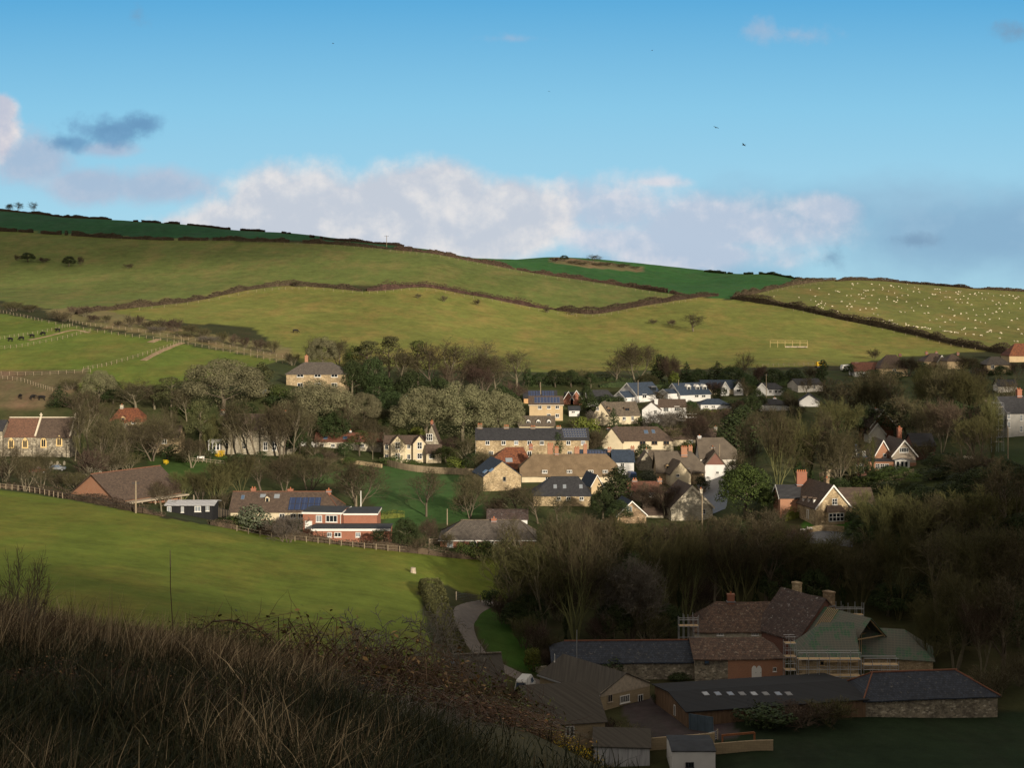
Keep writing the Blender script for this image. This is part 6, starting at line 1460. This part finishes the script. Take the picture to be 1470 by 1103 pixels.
# garden bench
p=P(288,661);rt=empty('garden_bench',p,R(5),'white garden bench on the manor lawn','bench')
m=MB();m.box(-.95,.95,-.25,.25,.42,.5);m.build('seat',MATS['white_paint'],rt);m=MB();m.box(-.95,.95,.2,.27,.52,1.0);m.build('backrest',MATS['white_paint'],rt)
for x in (-.85,.85):
    for y in (-.2,.2): m=MB();m.box(x-.05,x+.05,y-.05,y+.05,-.1,.42);m.build('leg',MATS['white_paint'],rt)
p=P(1386,664);rt=empty('pale_crates',p,0,'pale timber compost bay on the dark slope right of the houses','compost bay')
for i in range(4): m=MB();x=i*.75;m.box(x,x+.1,0,1.2,0,1.3);m.build('side',MATS['stone_trim'],rt)
m=MB();m.box(0,2.35,1.2,1.3,0,1.1);m.build('back_panel',MATS['stone_trim'],rt)
# animals ------------------------------------------------------------------------------------------
def quadruped(L,Hh,bw,leg,headz,mats,neck=.3,graze=True,seed=0):
    """trunk, jointed legs, neck, head, ears and tail as one body"""
    m=MB();bz=leg+(Hh-leg)/2;rz=(Hh-leg)/2
    n=10;k=9;ring=[]
    for i in range(k):
        t=i/(k-1);x=-L/2+L*t;s=math.sin(math.pi*min(max(t*.94+.03,0),1))**.42
        dz=.05*Hh*math.sin(t*3.1);ring.append((x,bz+dz+(.02 if t>.6 else 0),bw/2*s*(1+.06*math.sin(t*6)),rz*s*(1.06 if t>.55 else .98)))
    b=len(m.v)
    for x,z,ry,rr in ring:
        for j in range(n): a=2*math.pi*j/n;m.v.append((x,ry*math.cos(a),z+rr*math.sin(a)))
    for i in range(k-1):
        for j in range(n): m.f.append((b+i*n+j,b+i*n+(j+1)%n,b+(i+1)*n+(j+1)%n,b+(i+1)*n+j));m.m.append(0)
    m.f+=[tuple(b+j for j in range(n))[::-1],tuple(b+(k-1)*n+j for j in range(n))];m.m+=[0,0]
    for sy in (-1,1):
        y=sy*bw*.27;r=leg*.13
        m.mi=1
        m.tube([(L*.36,y,leg*1.25),(L*.37,y,leg*.55),(L*.36,y,leg*.12),(L*.38,y,0)],[r*1.5,r,r*.8,r],6)
        m.tube([(-L*.36,y,leg*1.35),(-L*.32,y,leg*.85),(-L*.42,y,leg*.5),(-L*.40,y,.1*leg),(-L*.39,y,0)],[r*2,r*1.3,r*.85,r*.8,r],6)
    hx=L/2+neck;m.mi=0;m.tube([(L*.40,0,bz+rz*.45),(L/2+neck*.5,0,(bz+rz*.4+headz)/2),(hx,0,headz)],[rz*.62,rz*.42,rz*.34],8)
    m.mi=1;hd=-.16 if graze else -.05
    m.tube([(hx-.06,0,headz+.05),(hx+.12*L,0,headz+hd*.5),(hx+.24*L,0,headz+hd)],[rz*.34,rz*.30,rz*.17],8)
    for sy in (-1,1): m.tube([(hx,sy*rz*.28,headz+.08),(hx-.02,sy*rz*.62,headz+.10)],[.045,.02],5)
    m.mi=0;m.tube([(-L*.49,0,bz+rz*.5),(-L*.54,0,bz),(-L*.53,0,leg*.9)],[rz*.16,rz*.10,rz*.08],5)
    return m.mesh('body',[MATS[x] for x in mats],True)
SHEEP=[quadruped(1.05,.85,.52,.30,.30,('wool','wool'),.16,True),quadruped(1.05,.85,.52,.30,.85,('wool','wool'),.14,False)]
COW=quadruped(2.0,1.38,.72,.62,1.1,('black_hide','black_hide'),.3,False);COWG=quadruped(2.0,1.38,.72,.62,.5,('black_hide','black_hide'),.35,True)
def animal(name,me,u,v,rz,label,cat,group,s=1):
    o=bpy.data.objects.new(name,me);COL.objects.link(o);o.location=P(u,v);o.rotation_euler.z=rz;o.scale=(s,s,s);return tag(o,label,cat,group)
sr=random.Random(5)
# where each sheep stands (measured on the hillside)
SH="""36 663,130 700,135 705,178 668,245 625,294 616,272 662,247 682,275 690,310 690,280 715,292 708,305 702,316 730,332 703,326 714,308 725,388 630,402 634,411 637,420 692,425 691,453 658,478 658,470 706,482 722,465 736,485 590,490 598,515 588,482 617,530 740,562 732,522 652,537 652,540 674,550 673,551 625,562 630,575 628,549 640,596 592,607 625,598 657,641 595,622 730,607 762,631 770,656 625,660 612,663 618,692 632,705 600,708 602,722 608,684 665,685 680,742 668,745 684,738 695,770 658,728 643,752 605,768 614,800 592,795 693,803 655,806 656,803 622,843 610,836 635,865 620,868 636,872 640,825 728,838 745,880 714,898 680,882 715,918 720,920 758,924 670,945 650,948 652,960 620,972 620,985 622,960 652,988 640,995 686,1018 666,1026 667,1045 668,1022 632,1040 730,1080 640,1096 635,1108 632,1104 640,1080 680,1106 678,1092 650,1125 660,1160 650,1150 675,1090 698,1115 698,1145 700,1170 710,1185 650,1190 645,1210 640,1228 645,1195 655,1230 676,1250 678,1265 645,1295 658,1335 655,1355 658,1325 698,1310 708,1335 710,1290 688,1370 703,1385 655,1412 703,1408 660,1420 675,1428 670,1438 665,1236 735,1265 732,1248 768,1330 732,1310 752,1345 750,1385 755,1448 732,1450 700,1110 762,1140 758,1108 763,1195 770,1192 800,1150 790,1070 775,1070 810,1045 798,1018 810,1000 778,968 793,988 838,1248 815,1272 795,1328 790,1430 790,758 750,765 752,787 753,440 775,445 780,455 778,480 782,572 787,578 793,665 805,675 818,697 805,712 800,718 820,730 820,742 822,792 818,795 826,808 830,838 836,852 838,862 840,880 842,888 843,902 840,910 845,920 848,932 850,1005 860,1015 862,1022 862,1032 864,1045 866,1055 868,1072 870,1080 868,1090 872,1135 878,1112 855,1125 850,1132 845,1190 845,1182 882,1222 887,1230 888,1270 862,1278 858,1280 866,1260 868,1335 872,1342 874,1332 902,1436 852,1455 878,1415 920,1432 922,700 800,630 700,600 735,580 700,455 720,500 690,640 680,560 660,725 690,900 760,860 700,930 800,1060 740,1180 740,1290 760,1400 800,1380 840,1220 810,350 650,370 720,400 750"""
for q in SH.split(','):
    a,b=map(float,q.split());animal('sheep',SHEEP[sr.random()<.35],1102+a/3.995,260+b/3.995+.8,sr.random()*6.28,'white sheep grazing on the hillside sheep field','sheep','sheep on the hillside field',sr.uniform(.72,.95))
for i,(u,v) in enumerate(((15,490.5),(31,489),(46,485.5),(62,482),(83,477))):
    animal('cow',(COW,COWG)[i%2],u,v,sr.choice((0.2,3.3,2.8)),f'{("leftmost","second","third","fourth","rightmost")[i]} black cow {("","from the left ","from the left ","from the left ","")[i]}in the row along the fence','cow','black cattle along the fence',1.1)
for u,v,l in ((47,574,'black cow standing beside the brown plot, on the left'),(60,575,'black and white cow on the brown plot, on the right'),(29,573,'dark cow half hidden at the edge of the brown plot')): animal('cow',COW,u,v,sr.random()*6,l,'cow','cattle on the brown plot',1.1)
animal('cow',COWG,424,478,.4,'lone black cow in the golden pasture above the hipped house','cow',None,1.1)
# birds
k=N('feather');k.done((.02,.02,.022),.8,.1)
def bird(label,u,v,y,s=1.,rz=0):
    m=MB();m.ell((0,0,0),(.32,.1,.1),8,6);m.ell((.33,0,.03),(.11,.08,.08),6,5);m.add([(-.3,-.05,0),(-.55,-.12,0),(-.55,.12,0),(-.3,.05,0)],[(0,1,2,3)])
    for sy in (-1,1):
        q=[(.18,.08,.02),(.22,.5,.16),(.0,.95,.08),(-.12,.5,.14),(-.15,.08,.02)]
        m.add([(x,sy*y_,z) for x,y_,z in q]+[(x,sy*y_,z-.025) for x,y_,z in q],[(0,1,2,3,4),(9,8,7,6,5)])
    o=m.build('bird',MATS['feather']);o.location=((u-CX)/F*y,y,zpx(v,y));o.rotation_euler=(.3,.1,rz);o.scale=(s*.7,s*.7,s*.7);tag(o,label,'bird','birds in the sky')
bird('dark bird flying alone high in the left half of the sky',478,62,420,1.1,.5)
bird('dark bird gliding above the right-hand cloud bank, upper one',1028,183,360,1.3,2.)
bird('dark bird gliding above the right-hand cloud bank, lower one',1068,208,360,1.5,2.6)
bird('tiny dark bird in the middle of the clear sky',788,131,480,1.,1.)
bird('tiny dark bird in the upper right of the clear sky',936,72,480,1.,-.5)

for i,(u,v) in enumerate(((66,668),(70,671),(74,667),(78,672),(82,668),(76,677),(86,673),(68,679),(92,668),(126,677),(131,678),(138,675),(144,679))):
    p=P(u,v);m=MB();t_=[(-.32,-.2),(.32,-.2),(.32,.75),(.2,.95),(0,1.02),(-.2,.95),(-.32,.75)];n_=len(t_)
    m.add([(x,-.07,z) for x,z in t_]+[(x,.07,z) for x,z in t_],[tuple(range(n_)),tuple(range(2*n_-1,n_-1,-1))]+[(a,a+n_,(a+1)%n_+n_,(a+1)%n_) for a in range(n_)])
    o=m.build('gravestone',MATS['pale_stone' if i>8 else 'grey_stone']);o.location=p;o.rotation_euler=(sr.gauss(0,.06),sr.gauss(0,.06),sr.gauss(0,.25));k_=sr.uniform(.9,1.25);o.scale=(k_,k_,k_)
    tag(o,'grey gravestone standing among the bare trees below the church' if i<=8 else 'pale gravestone by the rail fence behind the brick hall','gravestone','gravestones in the churchyard')
# ================================================================ near hillside: grass, brambles, gorse
VTOP=[848,862,892,918,950,1005,1060,1100,1130,1145]
def blades(name,n,reg,hmin,hmax,wd,mat,seed,lean=.35,clump=.6,wind=(.35,.1)):
    rs=np.random.RandomState(seed);x0,x1,y0,y1=reg;P_=[]
    y=y0+(y1-y0)*rs.rand(n*3)**.8;x=x0*y/12+(x1-x0)*y/12*rs.rand(n*3) if False else (x0+(x1-x0)*rs.rand(n*3))*y/12
    c=np.sin(x*1.9+seed)*np.sin(y*1.7+seed*2)+.6*np.sin(x*4.3+y*2.9)+.5*np.sin(y*5.1-x*3.3)
    kp=np.where(c+rs.randn(n*3)*.6>-clump)[0][:n];x=x[kp];y=y[kp];c=c[kp];n=len(x)
    z=H(x,y)-.03;h=(hmin+(hmax-hmin)*rs.rand(n)**1.6)*(1+.18*c);a=rs.rand(n)*6.28
    vt=np.interp(CX+F*x/y,[-150,0,150,300,400,520,650,750,850,900],VTOP)-rs.exponential(14,n)  # how tall the sward stands along the slope
    h=np.minimum(h,-(vt-HY)/F*y-z);k_=h>.06;x,y,z,h,a,n=x[k_],y[k_],z[k_],h[k_],a[k_],int(k_.sum())
    l=lean*rs.rand(n)*h;dx=np.cos(a)*l+wind[0]*h*(.4+.6*rs.rand(n));dy=np.sin(a)*l+wind[1]*h
    w=wd*(.6+.8*rs.rand(n));ph=rs.rand(n)*6.28;wx=np.cos(ph)*w/2;wy=np.sin(ph)*w/2
    V=[]
    for t,k in ((0,1.),(.38,.9),(.74,.6),(1.,.12)):
        b=t*t
        cx=x+dx*b;cy=y+dy*b;cz=z+h*(t-.22*b*(np.hypot(dx,dy)/h))
        V.append(np.stack([cx-wx*k,cy-wy*k,cz],1));V.append(np.stack([cx+wx*k,cy+wy*k,cz],1))
    V=np.stack(V,1).reshape(-1,3);b=np.arange(n)[:,None]*8
    Fq=np.concatenate([b+np.array([[0,1,3,2]]),b+np.array([[2,3,5,4]]),b+np.array([[4,5,7,6]])],1).reshape(-1,4)
    o=bpy.data.objects.new(name,mesh_np(name,V,Fq,MATS[mat],4));COL.objects.link(o);tag(o,kind='stuff');return o
def grassmat(name,stops):
    k=N(name);g=k.new('ShaderNodeNewGeometry');r=g.outputs['Random Per Island'];pos=g.outputs['Position']
    f=k.math('ADD',k.math('MULTIPLY',r,.55),k.math('MULTIPLY',k.noise(pos,.55,4,.7),.5))
    k.done(k.ramp(f,stops),.85,.15)
grassmat('straw_grass',[(.25,(.030,.021,.011)),(.5,(.095,.068,.038)),(.63,(.20,.145,.08)),(.78,(.44,.34,.20))])
grassmat('rough_grass',[(.22,(.006,.009,.004)),(.5,(.018,.022,.008)),(.72,(.035,.034,.014)),(.88,(.085,.062,.032))])
blades('grass',90000,(-4.9,-.4,2.6,18),.10,.34,.008,'rough_grass',1,1.1,.9,(.10,.05))
blades('dry_grass',22000,(-5.0,-1.4,10,15.5),.20,.60,.006,'straw_grass',2,.7,-.3,(.16,.05))
blades('dry_grass',5000,(-2.6,-1.0,8.5,15),.20,.5,.006,'straw_grass',3,.9,-.5,(.10,.05))
blades('dry_grass',3500,(-5.0,-.9,2.8,8),.18,.42,.004,'straw_grass',6,.8,-.5,(.14,.05))
blades('grass',46000,(-2.0,1.2,5,24),.10,.36,.009,'rough_grass',4,1.0,.9,(.10,.05))
blades('dry_grass',700,(-4.7,-1.0,11,15),.65,1.05,.005,'straw_grass',5,.25,.6,(.14,.05))
def bramble(seed,w=3.,h=1.3,ncane=170,nleaf=1500,mat='bramble_leaf',cane='cane',flower=0):
    rs=np.random.RandomState(seed);m=MB();pts=[]
    for i in range(ncane):
        a=rs.rand()*6.28;r0=rs.rand()**.6*w*.42;b=a+rs.randn()*.9;L=rs.uniform(.5,1.25)*h
        p0=Vector((r0*math.cos(a),r0*math.sin(a),0));d=Vector((math.cos(b),math.sin(b),0));hh=h*rs.uniform(.5,1.05)*math.sqrt(max(.15,1-(r0/(w*.5))**2))
        P4=[p0,p0+d*L*.12+Vector((0,0,hh*.65)),p0+d*L*.4+Vector((0,0,hh)),p0+d*L*.75+Vector((0,0,hh*.88)),p0+d*L*1.0+Vector((0,0,hh*.55))]
        P4=[q+Vector(rs.randn(3)*.04) for q in P4];r=rs.uniform(.004,.010)
        m.tube(P4,[r,r*.9,r*.75,r*.55,r*.3],3,cap=False)
        for t in range(3): # side twigs
            q=P4[1+t];e=q+Vector(rs.randn(3)*.16+np.array([0,0,.08]));m.tube([q,q.lerp(e,.5)+Vector(rs.randn(3)*.02),e],[r*.6,r*.45,r*.2],3,cap=False)
        pts+=P4[1:]
    root=raw('bramble_bush',None);c=raw('canes',m.mesh('canes',MATS[cane]));c.parent=root;kid(root,c)
    pts=np.array(pts);ix=rs.randint(0,len(pts),nleaf);pp=pts[ix]+rs.randn(nleaf,3)*[.12,.12,.08];pp[:,2]=np.abs(pp[:,2])
    l=raw('foliage',leaves(pp,np.tile([0,0,1.],(nleaf,1)),rs,.066,mat));l.parent=root;kid(root,l)
    if flower:
        n=flower;top=pp[:,2]>np.percentile(pp[:,2],55);q=pp[top];q=q[rs.randint(0,len(q),n)]+rs.randn(n,3)*.05+[0,0,.06]
        f=raw('blossom',leaves(q,np.tile([0,0,1.],(n,1)),rs,.045,'flower_yellow'));f.parent=root;kid(root,f)
    return root
BR=[bramble(1,nleaf=1000),bramble(2,mat='dead_leaf',nleaf=750),bramble(3,mat='leaf_lime',nleaf=1900),bramble(4,mat='bramble_leaf',cane='twig_grey',nleaf=500)]
GO=[bramble(8,2.2,1.3,240,5200,'leaf_green','twig_olive'),bramble(9,2.2,1.2,220,4000,'leaf_olive','twig_olive',flower=3200)]
def near(o,u,y,w,h,label,group,cat='bush'):
    c=copy_tree(o);p=at(u,y);h=max(.3,zpx(h,y)-p.z) if h>50 else h;c.location=p-Vector((0,0,.08));k=w/4.3 if o in BR else w/2.2;c.scale=(k,k,h/1.3);nn=Vector((-(h1(p.x+.4,p.y)-h1(p.x-.4,p.y))/.8,-(h1(p.x,p.y+.4)-h1(p.x,p.y-.4))/.8,1)).normalized()
    c.rotation_euler=(nn.to_track_quat('Z','Y').to_matrix()@Matrix.Rotation(vr.random()*6.28,3,'Z')).to_euler();return tag(c,label,cat,group)
GB='brambles on the near slope'
for i,(b,u,y,w,h,l) in enumerate([
 (0,430,15,3.8,884,'domed bramble thicket with red-brown stems at the near field edge'),
 (1,495,15,3.6,884,'dead-leaved bramble mound right of the domed thicket'),
 (3,470,12.5,2.8,965,'pale tangled bramble below the domed thicket'),
 (2,640,18,2.8,940,'leafy bramble mound in front of the ribbed shed roof'),
 (0,700,19,1.4,985,'tall bramble mound beneath the lane van'),
 (2,560,16,3.0,925,'leafy bramble behind the gnarled thorn'),
 (1,600,14,3.2,975,'dead-leaved bramble below the gnarled thorn'),
 (0,758,20,1.2,1040,'bramble mound before the dark shed roof'),
 (1,690,15,2.0,1020,'brown bramble bank on the near slope between the two leafy mounds'),
 (1,795,20.5,1.0,1080,'bramble mound beside the yellow gorse at the slope foot'),
 (3,640,12.5,2.4,1040,'dry pale bramble tangle at the foot of the picture'),
 (0,725,15,1.2,1060,'red-brown bramble in the near corner above the gorse'),
 (2,545,11.5,2.6,1010,'low dark bramble in the grass at the foot of the slope'),
 (0,20,12.5,1.2,845,'dark thorny thicket in the grass at the left edge'),
 (2,245,13.5,1.6,.45,'low leafy bramble around the tall dead stalk'),
 (1,200,13,1.6,.45,'low brown bramble in the dry grass left of the stalk'),
 (3,380,14,2.4,935,'grey bramble tangle under the arching stem'),
 (1,742,17,1.2,1050,'brown bramble between the gorse and the leafy mounds'),
 (2,818,21,.9,1098,'leafy bramble at the slope foot below the dark shed'),
 (0,520,10.5,2.4,1035,'red-brown bramble mound low on the near slope in the middle'),
 (1,600,11,2.4,1040,'dead-leaved bramble beside the red-brown mound near the bottom edge'),
 (3,560,9,1.5,1075,'pale bramble tangle at the bottom edge below the red-brown mound'),
 (0,680,13,1.6,1058,'reddish bramble between the pale tangle and the gorse'),
 (2,420,9.5,1.5,1040,'leafy bramble low in the straw grass near the bottom edge'),
 (0,330,8.5,1.3,1060,'small reddish bramble in the straw grass near the bottom edge'),
 (1,120,9,1.4,985,'dead-leaved bramble deep in the straw grass on the left'),
 ]): near(BR[b],u,y,w,h,l,GB)
near(GO[0],305,13.5,.75,886,'dark green gorse bush beneath the arching stem','gorse bushes')
near(GO[0],355,13.5,.6,905,'small green gorse bush right of the darker one','gorse bushes')
near(GO[0],52,11.5,.6,905,'low green gorse bush deep in the dry grass','gorse bushes')
near(GO[0],668,17,1.3,975,'green gorse among brambles before the shed roof','gorse bushes')
near(GO[1],782,17.5,.9,1040,'flowering yellow gorse, upper one on the slope edge','gorse bushes')
near(GO[1],808,17.5,1.0,1062,'flowering yellow gorse spilling down beside the shed wall','gorse bushes')
near(GO[1],832,17,.8,1088,'lowest yellow gorse at the foot of the slope','gorse bushes')
# gnarled thorn
t=bare(77,2.2,2.6,3,.12,(6,5,4,3),.85,'twig_grey','bark',.35,.02);VP['thorn']=[t];KN['thorn']=('thorn_tree','gnarled leafless thorn','tree')
c=copy_tree(t);c.name='thorn_tree';c.location=at(585,17)-Vector((0,0,.05));c.scale=(.72,.72,.72);tag(c,'gnarled leafless thorn with twisted grey limbs above the brambles','thorn tree')
t=bare(78,1.9,1.5,5,.1,(6,5,4),.5,'cane','bark',.25,.1);c=copy_tree(t);c.name='bare_shrub';c.location=at(22,12.2);c.scale=(.4,.4,.5);tag(c,'thin bare shrub rising from the grass at the left edge','shrub')
t2=bare(79,6,6,4,.1,(6,5,4,4),.6,'twig_grey','bark',.5,.1)
for u,y,s,l in ((880,34,.75,'bare sapling standing in front of the block shed'),(925,36,.8,'bare sapling with pale branches above the yard shed'),(855,30,.6,'bare sapling at the slope foot before the dark shed wall')):
    c=copy_tree(t2);c.name='sapling';c.location=at(u,y);c.scale=(s,s,s);c.rotation_euler.z=u;tag(c,l,'sapling','saplings below the slope')
# tall stalk and arching stem
p=at(246,13.5);m=MB();z1=zpx(790,13.5)-p.z;m.tube([(0,0,-.05),(.015,0,z1*.35),(-.012,.01,z1*.7),(-.01,0,z1*.86)],[.006,.005,.004,.004],5);m.mi=1;m.tube([(-.01,0,z1*.86),(-.012,0,z1)],[.006,.003],5)
o=m.build('dead_stalk',[MATS['cane'],MATS['pole_wood']]);o.location=p;tag(o,'single tall dead stalk rising against the bright field','stalk')
p=at(282,14);m=MB();k=14/F;pts=[((u-282)*k,0,zpx(v,14)-p.z) for u,v in ((282,960),(290,905),(305,893),(330,891),(355,897),(375,908),(392,922),(398,932))]
m.tube(pts,[.012,.011,.01,.009,.008,.007,.006,.005],5);o=m.build('arching_bramble',MATS['cane']);o.location=p;tag(o,'long bramble stem arching over the green gorse','bramble stem')
